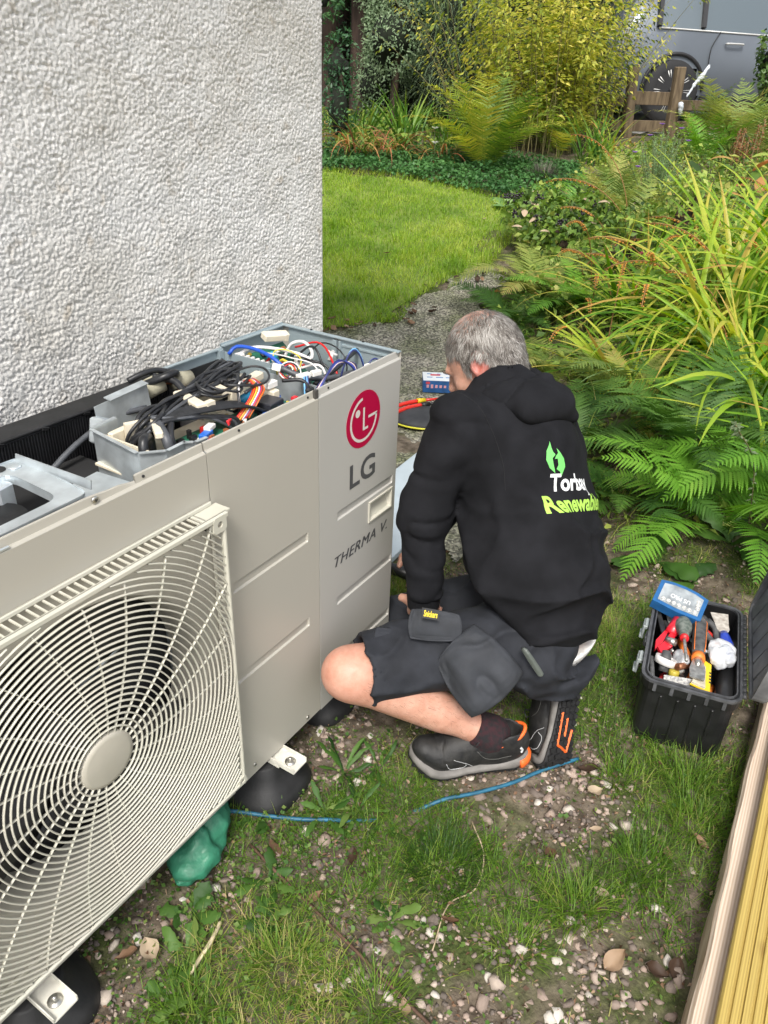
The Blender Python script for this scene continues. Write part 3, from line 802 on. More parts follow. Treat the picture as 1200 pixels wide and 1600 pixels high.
mk.add([(bc[0]+(-.36+.135*math.cos(2*PI*i/24))*s_, -.0009, bc[1]+(.30+.135*math.sin(2*PI*i/24))*s_) for i in range(24)], [tuple(range(24))])
mo = mk.build('badge_mark', M_LTP, badge)
hpo(place_text('lettering', 'LG', (-.192, 0, .676), AXX, AZ, .099, M_GREYP, offset=.018, height=.058))
for k_ in range(3): hpo(place_text('lettering', 'THERMA V.', (-.2465+.0008*k_, 0, .503), AXX, AZ, .214, M_GREYP, shear=.30, offset=0, height=.026, spacing=1.08, lift=.0006+.0001*k_))

# ------------------------------------------------------------------ rubber feet and their brackets
def rubber_foot(name, x, label, r=.105):
    e = empty(name, (x, .05, 0), label=label, cat='rubber foot', group='rubber feet under the heat pump')
    f = MB()
    # long block with rounded shoulders running front to back
    prof = [(.0, 1.0), (.012, 1.02), (.03, .95), (.05, .80), (.075, .66), (.094, .62), (.098, .58)]
    V = []; n = 40
    for h, k in prof:
        for i in range(n):
            a = 2*PI*i/n; c, s2_ = math.cos(a), math.sin(a); e_ = .55
            V.append((r*k*np.sign(c)*abs(c)**e_, .235*((k+1)/2)*np.sign(s2_)*abs(s2_)**e_+.13, h))
    m_ = len(prof); F = [(i*n+j, i*n+(j+1) % n, (i+1)*n+(j+1) % n, (i+1)*n+j) for i in range(m_-1) for j in range(n)]+[tuple(range((m_-1)*n, m_*n))]
    f.add(V, F, 0, True); f.build('base', M_BLK, e)
    b_ = MB(); b_.box((0, -.065, .112), (.046, .10, .003)); b_.box((-.0225, -.065, .118), (.002, .10, .012)); b_.box((.0225, -.065, .118), (.002, .10, .012)); b_.box((0, -.02, .103), (.042, .10, .004))
    br_ = b_.build('bracket', mat('bracket_cream', (.66, .64, .57), .4, var=.12, vs=40), e)
    b_ = MB(); b_.cyl((0, -.087, .1137), (0, -.087, .1155), .0125, n=24); b_.cyl((0, -.087, .1155), (0, -.087, .1225), .0068, n=6, smooth=False); b_.cyl((0, -.087, .1225), (0, -.087, .126), .0035, n=10); b_.build('bolt', M_BOLT, br_)
    return e
rubber_foot('rubber_foot', -.463, 'black rubber foot with a cream bolted bracket under the middle of the unit')
rubber_foot('rubber_foot', -1.080, 'black rubber foot with a cream bolted bracket at the bottom left corner')
rf3 = rubber_foot('rubber_foot', -.17, 'black rubber foot in shadow behind the bare knee')
rf3.location.y = .11
# ------------------------------------------------------------------ what the open top shows: coil side, control tray, compressor bay, circuit box
def part(mb, name, m, kind=None):
    o = hpo(mb.build(name, m)); 
    if kind: tag(o, kind=kind)
    return o
Z9 = U0+H   # .92
# dark floor and wall sheets standing for the unlit depth of the bays
b_ = MB(); b_.box((-.42, .17, .60), (.36, .28, .003)); b_.box((-.235, .15, .72), (.002, .27, .24)); b_.box((-.11, .17, .66), (.20, .30, .003)); part(b_, 'bay_dark_fill', M_DARK)
b_ = MB(); b_.box((-.92, .17, .845), (.58, .25, .002)); part(b_, 'fan_bay_dark', M_DARK)  # dark sheet standing for the unlit fan bay below
b_ = MB(); b_.box((-.315, .325, .75), (.20, .003, .32)); part(b_, 'bay_back_fill', M_BLK)  # black fill sheet across the back of the compressor bay
# control tray: folded galvanised walls following its bent outline
def folded(mb, pts, z0, z1, th=.0016, lipw=.007, inward=1):
    P = np.array(pts, float)
    for i in range(len(P)-1):
        a, c = P[i], P[i+1]; d = (c-a)/np.linalg.norm(c-a); n = np.array([-d[1], d[0]])*inward; mid = (a+c)/2; L_ = np.linalg.norm(c-a); an = math.atan2(d[1], d[0])
        mb.box((mid[0], mid[1], (z0+z1)/2), (L_, th, z1-z0), R3(0, 0, an))
        q = mid+n*lipw/2; mb.box((q[0], q[1], z1+.0008), (L_-.001, lipw, .0016), R3(0, 0, an))
b_ = MB()
folded(b_, [(-.655, .205), (-.672, .075), (-.640, .048), (-.600, .050), (-.590, .036), (-.565, .034)], .835, .928, inward=-1)
folded(b_, [(-.655, .205), (-.60, .21)], .835, .928)
b_.box((-.44, .125, .838), (.40, .165, .002)); b_.box((-.236, .125, .875), (.002, .155, .08)); b_.box((-.44, .036, .855), (.38, .0016, .05))
part(b_, 'control_tray', M_GALV)
b_ = MB(); b_.box((-.725, .12, .84), (.075, .075, .075), R3(0, 0, .1), b=.0015); part(b_, 'junction_box', M_GALV)
b_ = MB(); b_.box((-.545, .255, .90), (.135, .002, .085), R3(-.1, 0, .13)); b_.box((-.53, .262, .945), (.10, .016, .002), R3(.2, 0, .13)); b_.box((-.62, .235, .905), (.022, .03, .045), R3(0, .3, .3), b=.003); part(b_, 'baffle_plate', M_GALV)
# cream tray liner with its cross clips
b_ = MB()
b_.box((-.46, .195, .905), (.36, .012, .03), R3(0, .0, .06), b=.002)
b_.box((-.64, .135, .868), (.05, .13, .004)); b_.box((-.50, .16, .862), (.30, .09, .004))
b_.box((-.648, .14, .895), (.004, .12, .05)); b_.box((-.600, .165, .905), (.035, .012, .055), R3(0, 0, -.4)); b_.box((-.585, .13, .93), (.09, .014, .012), R3(0, 0, .95), b=.002)
for x, y in ((-.48, .155), (-.405, .165)): 
    b_.box((x, y, .938), (.020, .085, .010), R3(0, 0, -.25), b=.002); b_.box((x+.008, y-.04, .922), (.02, .012, .04)); 
b_.box((-.30, .175, .915), (.09, .02, .016), R3(0, 0, .2), b=.002); b_.box((-.315, .115, .895), (.02, .05, .05), b=.002); b_.box((-.37, .145, .905), (.22, .022, .006), R3(0, 0, .05), b=.001)
part(b_, 'tray_liner', M_CREAM)
b_ = MB(); b_.lathe([(.006, 0), (.006, .006), (.003, .007), (.003, .010), (0, .010)], (-.640, .15, .870), n=10); part(b_, 'screw_post', M_BOLT)
# board in the tray
b_ = MB(); b_.box((-.43, .085, .888), (.29, .09, .002)); board = part(b_, 'circuit_board', M_PCB)
rr = random.Random(3)
cols = [('chip_black', (.012, .012, .013)), ('chip_white', (.7, .68, .62)), ('chip_blue', (.03, .12, .45)), ('chip_brown', (.30, .10, .04)), ('chip_yellow', (.6, .45, .05)), ('chip_red', (.5, .02, .02))]
def components(board, x0, x1, y0, y1, z, n, Rm=None, org=None):
    for k in range(n):
        nm, c = cols[rr.choice([0, 0, 0, 1, 1, 2, 3, 4, 5])]; m = mat(nm, c, .45)
        q = MB(); sx, sy, sz = rr.uniform(.005, .016), rr.uniform(.005, .012), rr.uniform(.004, .018)
        p = np.array([rr.uniform(x0, x1), rr.uniform(y0, y1), z+sz/2])
        if rr.random() < .3: 
            r0 = sx*.4; a0 = p-np.array([0, 0, sz/2]); a1 = p+np.array([0, 0, sz/2])
            if Rm is not None: a0 = Rm @ a0+org; a1 = Rm @ a1+org
            q.cyl(a0, a1, r0, n=10)
        else:
            pp = p if Rm is None else Rm @ p+org
            q.box(pp, (sx, sy, sz), Rm, b=.0008)
        o = q.build('component', m, board); o.matrix_parent_inverse = Matrix()
components(board, -.56, -.30, .05, .12, .889, 46)
for o in board.children: o.matrix_parent_inverse = board.matrix_parent_inverse.inverted() if False else Matrix()
b_ = MB(); b_.box((-.345, .085, .895), (.045, .04, .035), R3(0, 0, .1), b=.0015); part(b_, 'relay', mat('relay_black', (.03, .032, .04), .4))
b_ = MB(); b_.cyl((-.37, .135, .905), (-.30, .150, .905), .009, n=14); part(b_, 'capacitor', mat('cap_blue', (.03, .28, .50), .35))
# compressor bay: insulation sleeves, rubber lid, suction lines
b_ = MB(); b_.cyl((-.46, .297, .915), (-.425, .287, .925), .019, n=20); b_.cyl((-.40, .285, .92), (-.36, .275, .915), .017, n=20); part(b_, 'foam_sleeve', mat('foam_buff', (.38, .36, .27), .9, var=.12, vs=60, bump=.3, bs=200))
b_ = MB(); b_.cyl((-.49, .303, .905), (-.45, .295, .916), .006, n=10); b_.cyl((-.415, .29, .922), (-.34, .268, .90), .005, n=10); b_.tube(spline([(-.40, .27, .91), (-.38, .235, .89), (-.385, .22, .85)], 8), .005, 8); part(b_, 'copper_pipe', mat('copper', (.55, .25, .16), .35, metal=.8, var=.2, vs=50))
b_ = MB(); b_.lathe([(.0, 0), (.026, 0), (.029, .003), (.026, .007), (.014, .009), (.013, .018), (.010, .022), (0, .022)], (-.318, .262, .895), n=28); b_.cyl((-.29, .275, .84), (-.275, .27, .905), .028, .026, 20); b_.cyl((-.318, .262, .7), (-.318, .262, .897), .02, n=16); b_.cyl((-.36, .25, .7), (-.36, .25, .87), .05, .045, 20); part(b_, 'compressor', M_BLK)

def cable(pts, r, m, n=26, name='cable', k=7):
    mb = MB(); mb.tube(spline(pts, n), r, k); return part(mb, name, m)
# dark line running down in front of the coil
cable([(-.50, .25, .905), (-.56, .262, .905), (-.62, .262, .893), (-.687, .26, .868), (-.75, .258, .826), (-.80, .25, .77), (-.83, .24, .70)], .0055, M_CABG)
cable([(-.46, .30, .925), (-.44, .262, .945), (-.41, .262, .945), (-.385, .285, .925), (-.37, .262, .90), (-.40, .235, .905)], .0075, M_CAB)
cable([(-.44, .29, .94), (-.425, .25, .935), (-.43, .215, .915)], .007, M_CAB)
cable([(-.47, .33, .93), (-.44, .318, .94), (-.40, .315, .935), (-.36, .30, .915), (-.33, .29, .89)], .006, M_CAB)
# thick bundle of black cables across the tray
rc = random.Random(11)
base = [(-.285, .245, .93), (-.32, .20, .945), (-.40, .175, .945), (-.50, .16, .938), (-.58, .155, .93), (-.61, .16, .90), (-.60, .17, .86)]
for k in range(16):
    o_ = [rc.uniform(-1, 1) for _ in range(20)]
    P = []
    for i, q in enumerate(base):
        P.append((q[0]+.012*o_[i], q[1]+.026*o_[(i+7) % 20]*(1 if 0 < i < 5 else .5), q[2]+.010*o_[(i+12) % 20]))
    if k % 3 == 0: P = P[:5]+[(-.55+.02*o_[3], .12, .935), (-.50, .10, .925), (-.45+.02*o_[5], .085, .905), (-.44, .08, .88)]
    cable(P, rc.uniform(.0026, .0046), M_CAB if k % 4 else M_CABG, 40)
for k in range(9):
    c = (rc.uniform(-.52, -.34), rc.uniform(.12, .19), rc.uniform(.935, .95)); R_ = rc.uniform(.018, .04); a0 = rc.uniform(0, 6.28)
    P = [(c[0]+R_*1.5*math.cos(a0+t), c[1]+R_*math.sin(a0+t), c[2]+.006*math.sin(2*t+k)) for t in np.linspace(0, rc.uniform(3.5, 5.8), 9)]
    cable(P, rc.uniform(.002, .0036), M_CAB, 30)
for k in range(7):
    y0 = .10+.012*k
    cable([(-.37, .07+.01*k, .90), (-.42, .075+.006*k, .925), (-.50, .10+.006*k, .935), (-.57, .13+.003*k, .932), (-.61, .14, .905)], .0028, M_CAB)
cable([(-.655, .085, .88), (-.645, .095, .925), (-.63, .105, .93), (-.61, .12, .915), (-.60, .13, .88)], .0085, M_CAB)
cable([(-.60, .075, .87), (-.60, .09, .92), (-.585, .12, .93), (-.57, .14, .93)], .0085, M_CABG)
cable([(-.58, .08, .87), (-.585, .095, .915), (-.56, .12, .93)], .006, M_CAB)
cable([(-.285, .10, .93), (-.265, .06, .93), (-.262, .04, .88)], .004, M_CAB)
# coloured leads
WC = {'wire_red': (.62, .02, .02), 'wire_orange': (.75, .16, .02), 'wire_yellow': (.75, .60, .06), 'wire_blue': (.02, .09, .50), 'wire_white': (.80, .78, .76), 'wire_navy': (.03, .04, .16), 'wire_brown': (.14, .05, .03), 'wire_purple': (.20, .08, .30), 'wire_skyblue': (.18, .45, .75)}
def W(n): return mat(n, WC[n], .35)
for k, c in enumerate(['wire_red', 'wire_orange', 'wire_red', 'wire_yellow', 'wire_orange', 'wire_white', 'wire_purple', 'wire_red', 'wire_brown', 'wire_orange']):
    d = k*.0035
    cable([(-.335, .165-d*.5, .925), (-.345+d*.4, .135, .94), (-.365+d*.3, .105-d*.6, .94), (-.40+d*.5, .085-d*.4, .93), (-.445+d, .085-d*.3, .90)], .0016, W(c), 24, 'wire')
cable([(-.35, .14, .935), (-.385, .12, .95), (-.405, .105, .935), (-.41, .10, .89)], .002, W('wire_white'), 20, 'wire')
cable([(-.355, .14, .935), (-.39, .12, .947), (-.412, .10, .93), (-.415, .095, .89)], .0022, M_CAB, 20, 'wire')
b_ = MB(); b_.box((-.455, .087, .905), (.020, .010, .010), R3(0, 0, .4), b=.001); b_.box((-.31, .05, .91), (.012, .008, .012)); part(b_, 'red_plug', mat('plug_red', (.75, .03, .04), .35))
b_ = MB(); b_.box((-.515, .085, .90), (.030, .014, .010), R3(0, 0, .3), b=.001); part(b_, 'blue_plug', mat('plug_blue', (.03, .15, .60), .35))
b_ = MB(); b_.box((-.498, .092, .907), (.022, .014, .008), R3(0, 0, .3), b=.001); b_.box((-.315, .105, .93), (.028, .014, .012), b=.001); part(b_, 'white_plug', mat('plug_white', (.8, .78, .74), .35))
# circuit box at the right
Rm = R3(math.radians(38), 0, 0); org = np.array((-.122, .236, .872))
b_ = MB(); b_.box(org, (.135, .135, .002), Rm); board2 = part(b_, 'circuit_board', M_PCB)
components(board2, -.062, .062, -.06, .062, .001, 40, Rm, org)
b_ = MB(); b_.cyl(org+Rm @ np.array((-.01, .035, .001)), org+Rm @ np.array((-.01, .035, .022)), .0095, n=16); part(b_, 'capacitor', mat('cap_cyan', (.02, .42, .65), .3))
b_ = MB(); b_.box((-.085, .285, .935), (.060, .024, .016), R3(.25, .1, -.35), b=.002); b_.box((-.062, .274, .932), (.012, .020, .020), R3(.25, .1, -.35), b=.002); part(b_, 'terminal_block', M_CREAM)
for k in range(9):
    b_ = MB(); t = k/8; b_.box((-.20+.015*t, .295-.10*t, .918-.01*t), (.012, .006, .012), b=.001); part(b_, 'connector', MATS['plug_white'])
cable([(-.222, .30, .925), (-.205, .29, .94), (-.195, .25, .94), (-.20, .20, .935), (-.195, .165, .915), (-.175, .14, .895), (-.12, .12, .88), (-.06, .11, .87)], .0042, W('wire_blue'))
cable([(-.20, .292, .92), (-.18, .27, .935), (-.155, .235, .935), (-.125, .19, .925), (-.11, .165, .915), (-.10, .17, .93), (-.09, .20, .94), (-.095, .23, .93), (-.10, .245, .90)], .0036, W('wire_white'), 40)
cable([(-.19, .20, .91), (-.16, .225, .93), (-.145, .20, .935), (-.15, .16, .925), (-.185, .145, .91), (-.20, .17, .90), (-.19, .20, .91)], .0014, W('wire_yellow'), 36, 'wire')
cable([(-.24, .14, .935), (-.22, .10, .92), (-.16, .075, .905), (-.08, .06, .90), (-.03, .06, .88)], .006, M_CABG)
cable([(-.20, .085, .90), (-.12, .085, .915), (-.05, .10, .92), (-.012, .11, .92)], .0055, M_CAB)
for k in range(9):
    c = rc.choice(['wire_brown', 'wire_white', 'wire_red', 'wire_navy', 'wire_navy', 'wire_blue', 'wire_yellow']); m = W(c) if k % 2 else M_CAB
    x = rc.uniform(-.19, -.05)
    cable([(x, rc.uniform(.2, .26), rc.uniform(.86, .93)), (x+rc.uniform(-.02, .02), rc.uniform(.15, .22), rc.uniform(.90, .945)), (x+rc.uniform(-.03, .03), rc.uniform(.09, .15), rc.uniform(.87, .93)), (x+rc.uniform(-.03, .03), rc.uniform(.06, .1), .80), (x, .07, .68)], rc.uniform(.0014, .003), m, 24, 'wire')
for k in range(5):
    a = np.linspace(0, 5.5, 8); R_ = .011+.003*k; c = (-.235+.004*k, .135, .925)
    cable([(c[0]+R_*math.cos(t+k), c[1]+R_*math.sin(t+k), c[2]+.01*math.sin(t*1.3+k)) for t in a], .0014, [W('wire_brown'), W('wire_white'), W('wire_red'), M_CAB, W('wire_white')][k], 30, 'wire')
b_ = MB(); b_.box((-.243, .148, .935), (.016, .018, .014), R3(.2, .3, .5), b=.001); b_.box((-.25, .075, .935), (.030, .012, .010), R3(0, 0, -.25), b=.001); b_.box((-.218, .068, .934), (.022, .012, .010), R3(0, 0, -.25), b=.001)
b_.box((-.11, .20, .90), (.016, .010, .030), b=.001); b_.cyl((-.06, .15, .90), (-.04, .155, .915), .005, n=10); b_.cyl((-.045, .14, .91), (-.045, .168, .915), .003, n=8); b_.cyl((-.055, .135, .88), (-.03, .14, .895), .004, n=8); part(b_, 'white_plug', MATS['plug_white'], 'stuff')
for k, c in enumerate(['wire_skyblue', 'wire_navy', 'wire_skyblue', 'wire_navy']):
    cable([(-.252+.004*k, .072, .935), (-.266+.004*k, .060, .93), (-.275+.004*k, .052, .90), (-.275+.004*k, .05, .84)], .0018, W(c), 16, 'wire')
b_ = MB(); b_.box((-.262, .052, .87), (.022, .014, .10), b=.003); part(b_, 'cable_sleeve', M_CAB)
# arching control leads near the front of the circuit box
def arch(a, c, h, m, r=.0019):
    a = np.array(a); c = np.array(c); P = [a+(c-a)*t+np.array((0, 0, h*math.sin(PI*t)**.8)) for t in np.linspace(0, 1, 7)]
    cable(P, r, m, 24, 'wire')
arch((-.175, .045, .885), (-.105, .022, .905), .072, W('wire_navy')); arch((-.171, .047, .885), (-.101, .024, .905), .074, W('wire_skyblue'), .0013); arch((-.168, .049, .885), (-.098, .025, .905), .071, W('wire_brown'), .0013)
arch((-.105, .03, .90), (-.055, .014, .915), .028, W('wire_navy')); arch((-.13, .03, .90), (-.08, .018, .915), .022, W('wire_white'), .0016)
for k, c in enumerate(['wire_navy', 'wire_blue', 'wire_purple', 'wire_white', 'wire_brown', 'wire_navy']):
    cable([(-.305+.002*k, .014, .905), (-.27, .018+.002*k, .925), (-.235+.003*k, .022, .955), (-.20+.003*k, .025, .965-.002*k), (-.165+.003*k, .020, .945), (-.145, .018, .915), (-.14, .02, .87)], .0019, W(c), 26, 'wire')
b_ = MB(); 
for k in range(5): part(MB().cyl((-.17+.02*k, .016, .917), (-.155+.02*k, .020, .922), .004, n=8), 'white_plug', MATS['plug_white'])

# fan motor bracket: pressed steel plate with an opening, and its post
def bracket():
    mb = MB(); z = .932
    outer = [(-.812, .020), (-.800, .195), (-1.19, .205), (-1.19, .008)]; inner = [(-.842, .045), (-.838, .165), (-.93, .170), (-.965, .040)]
    # rounded opening
    def rnd(P, r, n=6):
        out = []
        for i in range(len(P)):
            p = np.array(P[i]); a = np.array(P[i-1]); c = np.array(P[(i+1) % len(P)]); u = unit(a-p); v = unit(c-p)
            for t in np.linspace(0, 1, n): out.append(tuple((1-t)**2*(p+u*r)+2*t*(1-t)*p+t*t*(p+v*r)))
        return out
    O = rnd(outer, .015); Ii = rnd(inner, .022)
    n = len(O)
    mb.ringprism(O, Ii, -.0008, .0008, (0, 0, z))
    # turned-down and turned-up edges
    for P, z0_, z1_ in ((Ii, z-.014, z), (O, z, z+.004)):
        for i in range(n):
            a = np.array(P[i]); c = np.array(P[(i+1) % n]); 
            if np.linalg.norm(c-a) < 1e-5: continue
            mb.add([(a[0], a[1], z0_), (c[0], c[1], z0_), (c[0], c[1], z1_), (a[0], a[1], z1_)], [(0, 1, 2, 3)])
    mb.box((-.803, .11, z+.006), (.002, .16, .014), R3(0, .2, .06))
    mb.lathe([(.010, 0), (.010, .002), (.005, .0025), (0, .0025)], (-.822, .175, z+.001), n=14)
    o = part(mb, 'motor_bracket', M_GALV)
    p = MB(); p.box((-.86, .155, .80), (.028, .020, .25), R3(0, 0, .2), b=.002); q = p.build('post', M_GALV, o)
    p = MB(); p.cyl((-.99, .10, z+.0012), (-.99, .10, z+.0016), .02, n=20); p.build('cable_hole', M_DARK, o)
    p = MB(); p.cyl((-.842, .185, z+.0012), (-.842, .185, z+.002), .011, n=20); p.build('cable_hole', M_DARK, o)
bracket()
b_ = MB(); b_.cyl((-.90, .12, .60), (-.90, .12, .90), .045, n=20); part(b_, 'fan_motor', M_BLK)
# ================================================================== THE MAN, squatting with his back to us
HIPL = np.array((.020, -.405, .335)); HIPR = np.array((.22, -.37, .33)); KNL = np.array((-.325, -.095, .305)); ANL = np.array((-.135, -.375, .12))
KNR = np.array((.07, -.03, .17)); ANR = np.array((.055, -.45, .165))
SHL = np.array((.015, -.145, .80)); SHR = np.array((.32, -.19, .77)); ELL = np.array((-.060, -.115, .59)); WRL = np.array((-.088, -.145, .39))
ELR = np.array((.36, -.06, .55)); WRR = np.array((.19, .01, .36))
HC = np.array((.222, -.100, .884)); HF = unit((-.10, .80, -.60)); HX = unit(np.array((1, 0, 0))-HF*HF[0]); HU = np.cross(HX, HF)
HR = np.stack([HX, HF, HU], 1)
NECK = np.array((.185, -.185, .80))
def hl(x, y, z): return HC+HR @ np.array((x, y, z))
def skin_core(P):
    d = sd_ell(P, hl(0, -.004, .012), (.074, .094, .098), HR)
    d = smin(d, sd_ell(P, hl(0, .035, -.045), (.058, .060, .075), HR), .03)
    d = smin(d, sd_ell(P, hl(0, .068, -.098), (.026, .022, .02), HR), .03)
    d = smin(d, sd_cap(P, hl(0, .092, .010), hl(0, .112, -.028), .007, .012), .012)
    d = smin(d, sd_cap(P, hl(-.03, .084, .014), hl(.03, .084, .014), .010, .010), .014)
    d = smin(d, sd_cap(P, hl(-.045, .062, -.032), hl(-.03, .072, -.045), .014, .012), .02)
    d = smin(d, sd_cap(P, hl(.045, .062, -.032), hl(.03, .072, -.045), .014, .012), .02)
    d = smin(d, sd_cap(P, hl(-.016, .086, -.062), hl(.016, .086, -.062), .007, .007), .010)
    d = smax(d, -sd_ell(P, hl(-.031, .094, -.006), (.015, .012, .010), HR), .008)
    d = smax(d, -sd_ell(P, hl(.031, .094, -.006), (.015, .012, .010), HR), .008)
    for s in (-1, 1):
        eo = hl(s*.078, -.012, -.004); er = HR @ R3(.15, 0, s*-.35)
        e = sd_ell(P, eo, (.010, .020, .033), er)
        e = smax(e, -sd_ell(P, eo+er @ np.array((s*.008, .004, .003)), (.008, .011, .021), er), .005)
        d = smin(d, e, .006)
    d = smin(d, sd_cap(P, hl(0, -.02, -.05), NECK-np.array((0, .01, .06)), .056, .062), .03)
    return d
def torso(P):
    lean = R3(-.42, 0, 0)
    d = sd_ell(P, (.17, -.235, .68), (.165, .115, .19), lean)
    d = smin(d, sd_ell(P, (.115, -.32, .50), (.155, .120, .16), lean), .07)
    d = smin(d, sd_ell(P, (.10, -.380, .33), (.150, .106, .110), R3(-.2, 0, 0)), .07)
    d = smin(d, sd_cap(P, SHL+(.03, 0, -.01), SHR-(.03, 0, .01), .055, .055), .06)
    return d
def leg(P, hip, kn, an, r0=.085):
    d = sd_cap(P, hip, kn, r0, .054)
    d = smin(d, sd_ell(P, kn+.2*(an-kn)*.2, (.054, .054, .055)), .03)
    sh = unit(an-kn); calf = kn+sh*.15
    d2 = sd_cap(P, kn, an, .050, .034)
    side = unit(np.cross(sh, np.cross(unit(hip-kn), sh)))
    d2 = smin(d2, sd_cap(P, kn+sh*.07+side*.008, kn+sh*.24+side*.004, .048, .034), .04)
    return smin(d, d2, .025)
def arm(P, s, e, w):
    return smin(sd_cap(P, s, e, .050, .039), sd_cap(P, e, w, .039, .026), .02)
def hand(P, w, fwd, up, thumb):
    """palm, four bent fingers and a thumb; fwd = wrist to knuckles, up = back of the hand, thumb = side the thumb leaves"""
    fwd = unit(fwd); up = unit(up-fwd*(up @ fwd)); sd = unit(np.cross(fwd, up)); sd = sd*np.sign(sd @ thumb)
    pc = w+fwd*.055; Rm = np.stack([sd, fwd, up], 1)
    d = sd_box(P, pc, (.040, .046, .013), Rm, .012)
    d = smin(d, sd_cap(P, w, w+fwd*.03, .026, .025), .02)
    for k, (o_, L_) in enumerate(((.031, .072), (.0105, .080), (-.0105, .075), (-.031, .060))):
        b_ = w+fwd*.095+sd*o_; c1 = b_+(fwd*.88-up*.45)*L_*.45; c2 = c1+(fwd*.35-up*.93)*L_*.33; c3 = c2+(-fwd*.35-up*.9)*L_*.25
        f = np.minimum(np.minimum(sd_cap(P, b_-fwd*.02, c1, .0098, .0090), sd_cap(P, c1, c2, .0090, .0082)), sd_cap(P, c2, c3, .0082, .0072))
        d = smin(d, f, .006)
    t0 = w+fwd*.03+sd*.032; t1 = t0+(sd*.7+fwd*.6-up*.3)*.038; t2 = t1+(fwd*.85-up*.5+sd*.1)*.032
    return smin(d, np.minimum(sd_cap(P, t0, t1, .013, .0105), sd_cap(P, t1, t2, .0105, .0085)), .010)
def body_all(P):
    d = smin(torso(P)+.004, skin_core(P), .03)
    d = smin(d, leg(P, HIPL, KNL, ANL), .03); d = smin(d, leg(P, HIPR, KNR, ANR), .03)
    d = smin(d, arm(P, SHL, ELL, WRL), .03); d = smin(d, arm(P, SHR, ELR, WRR), .03)
    d = smin(d, hand(P, WRL, np.array((.045, .020, -.10)), np.array((-.8, -.2, -.3)), np.array((0, .8, 0))), .01)
    d = smin(d, hand(P, WRR, np.array((-.05, -.03, -.10)), np.array((.8, .3, .2)), np.array((-.3, .6, .3))), .01)
    d = smin(d, sd_cap(P, ANL, ANL+unit((-.5, .8, -.3))*.14-np.array((0, 0, .03)), .034, .025), .02)
    return d
man = empty('person', (.1, -.4, 0), label='squatting man in black hoodie and dark work shorts facing the heat pump', cat='person')
def mano(o, p=man):
    o.parent = p; o.matrix_parent_inverse = Matrix.Translation((-.1, .4, 0)) if p is man else Matrix(); return o

def skin_material():
    m = bpy.data.materials.new('skin'); nt, N, L = nodes_of(m); p = N['Principled BSDF']
    p.inputs['Roughness'].default_value = .48; p.inputs['Subsurface Weight'].default_value = .12; p.inputs['Subsurface Radius'].default_value = (.01, .004, .002); p.inputs['Subsurface Scale'].default_value = .5
    tc = N.new('ShaderNodeTexCoord')
    n = N.new('ShaderNodeTexNoise'); n.inputs['Scale'].default_value = 28; n.inputs['Detail'].default_value = 8; n.inputs['Roughness'].default_value = .7; L.new(tc.outputs['Object'], n.inputs['Vector'])
    r = N.new('ShaderNodeValToRGB'); r.color_ramp.elements[0].position = .3; r.color_ramp.elements[1].position = .7
    r.color_ramp.elements[0].color = (.46, .22, .15, 1); r.color_ramp.elements[1].color = (.62, .36, .27, 1); L.new(n.outputs[0], r.inputs[0])
    at = N.new('ShaderNodeAttribute'); at.attribute_name = 'scalp'
    mx = N.new('ShaderNodeMix'); mx.data_type = 'RGBA'; mx.inputs[7].default_value = (.13, .11, .10, 1); L.new(at.outputs['Fac'], mx.inputs[0]); L.new(r.outputs[0], mx.inputs[6])
    ar = N.new('ShaderNodeAttribute'); ar.attribute_name = 'flush'
    m2 = N.new('ShaderNodeMix'); m2.data_type = 'RGBA'; m2.inputs[7].default_value = (.62, .13, .09, 1); L.new(ar.outputs['Fac'], m2.inputs[0]); L.new(mx.outputs[2], m2.inputs[6]); L.new(m2.outputs[2], p.inputs['Base Color'])
    b = N.new('ShaderNodeBump'); b.inputs['Strength'].default_value = .25; b.inputs['Distance'].default_value = .0012
    n2 = N.new('ShaderNodeTexNoise'); n2.inputs['Scale'].default_value = 320; n2.inputs['Detail'].default_value = 3; L.new(tc.outputs['Object'], n2.inputs['Vector']); L.new(n2.outputs[0], b.inputs['Height']); L.new(b.outputs[0], p.inputs['Normal'])
    return m
M_SKIN = skin_material()
def hair_amount(q):
    """q in head coordinates (x side, y forward, z up): how thickly hair grows there"""
    n = q/np.linalg.norm(q, axis=1)[:, None]; x, y, z = n.T
    line = sm((z-(-.42+.55*np.clip(y, -1, 1)))/.15)           # above nape and ears
    face = 1-sm((y-(.30+.25*(1-np.abs(x))-.1*z))/.12)*1.0     # not on the face
    front = 1-sm((y-.62)/.1)
    thin = 1-.93*np.exp(-((x*.8)**2+(y-.05)**2*.45)/(2*.33**2))*sm((z-.55)/.3)
    side = sm((np.abs(x)-.5)/.3)*sm((y-.0)/.2)*sm((.35-z)/.3)    # sideburn area trimmed
    return np.clip(line*np.where(z > .45, front, face)*thin*(1-.75*side*(y > .42)), 0, 1)
V, F = surface_net(body_all, (-.46, -.62, .03), (.47, .24, 1.02), .0075)
me = fast_mesh('body', V, F, M_SKIN, smooth=True)
Hd, Hf = surface_net(lambda P: smin(skin_core(P), torso(P)+.01, .02), HC-.15, HC+.15, .0034)
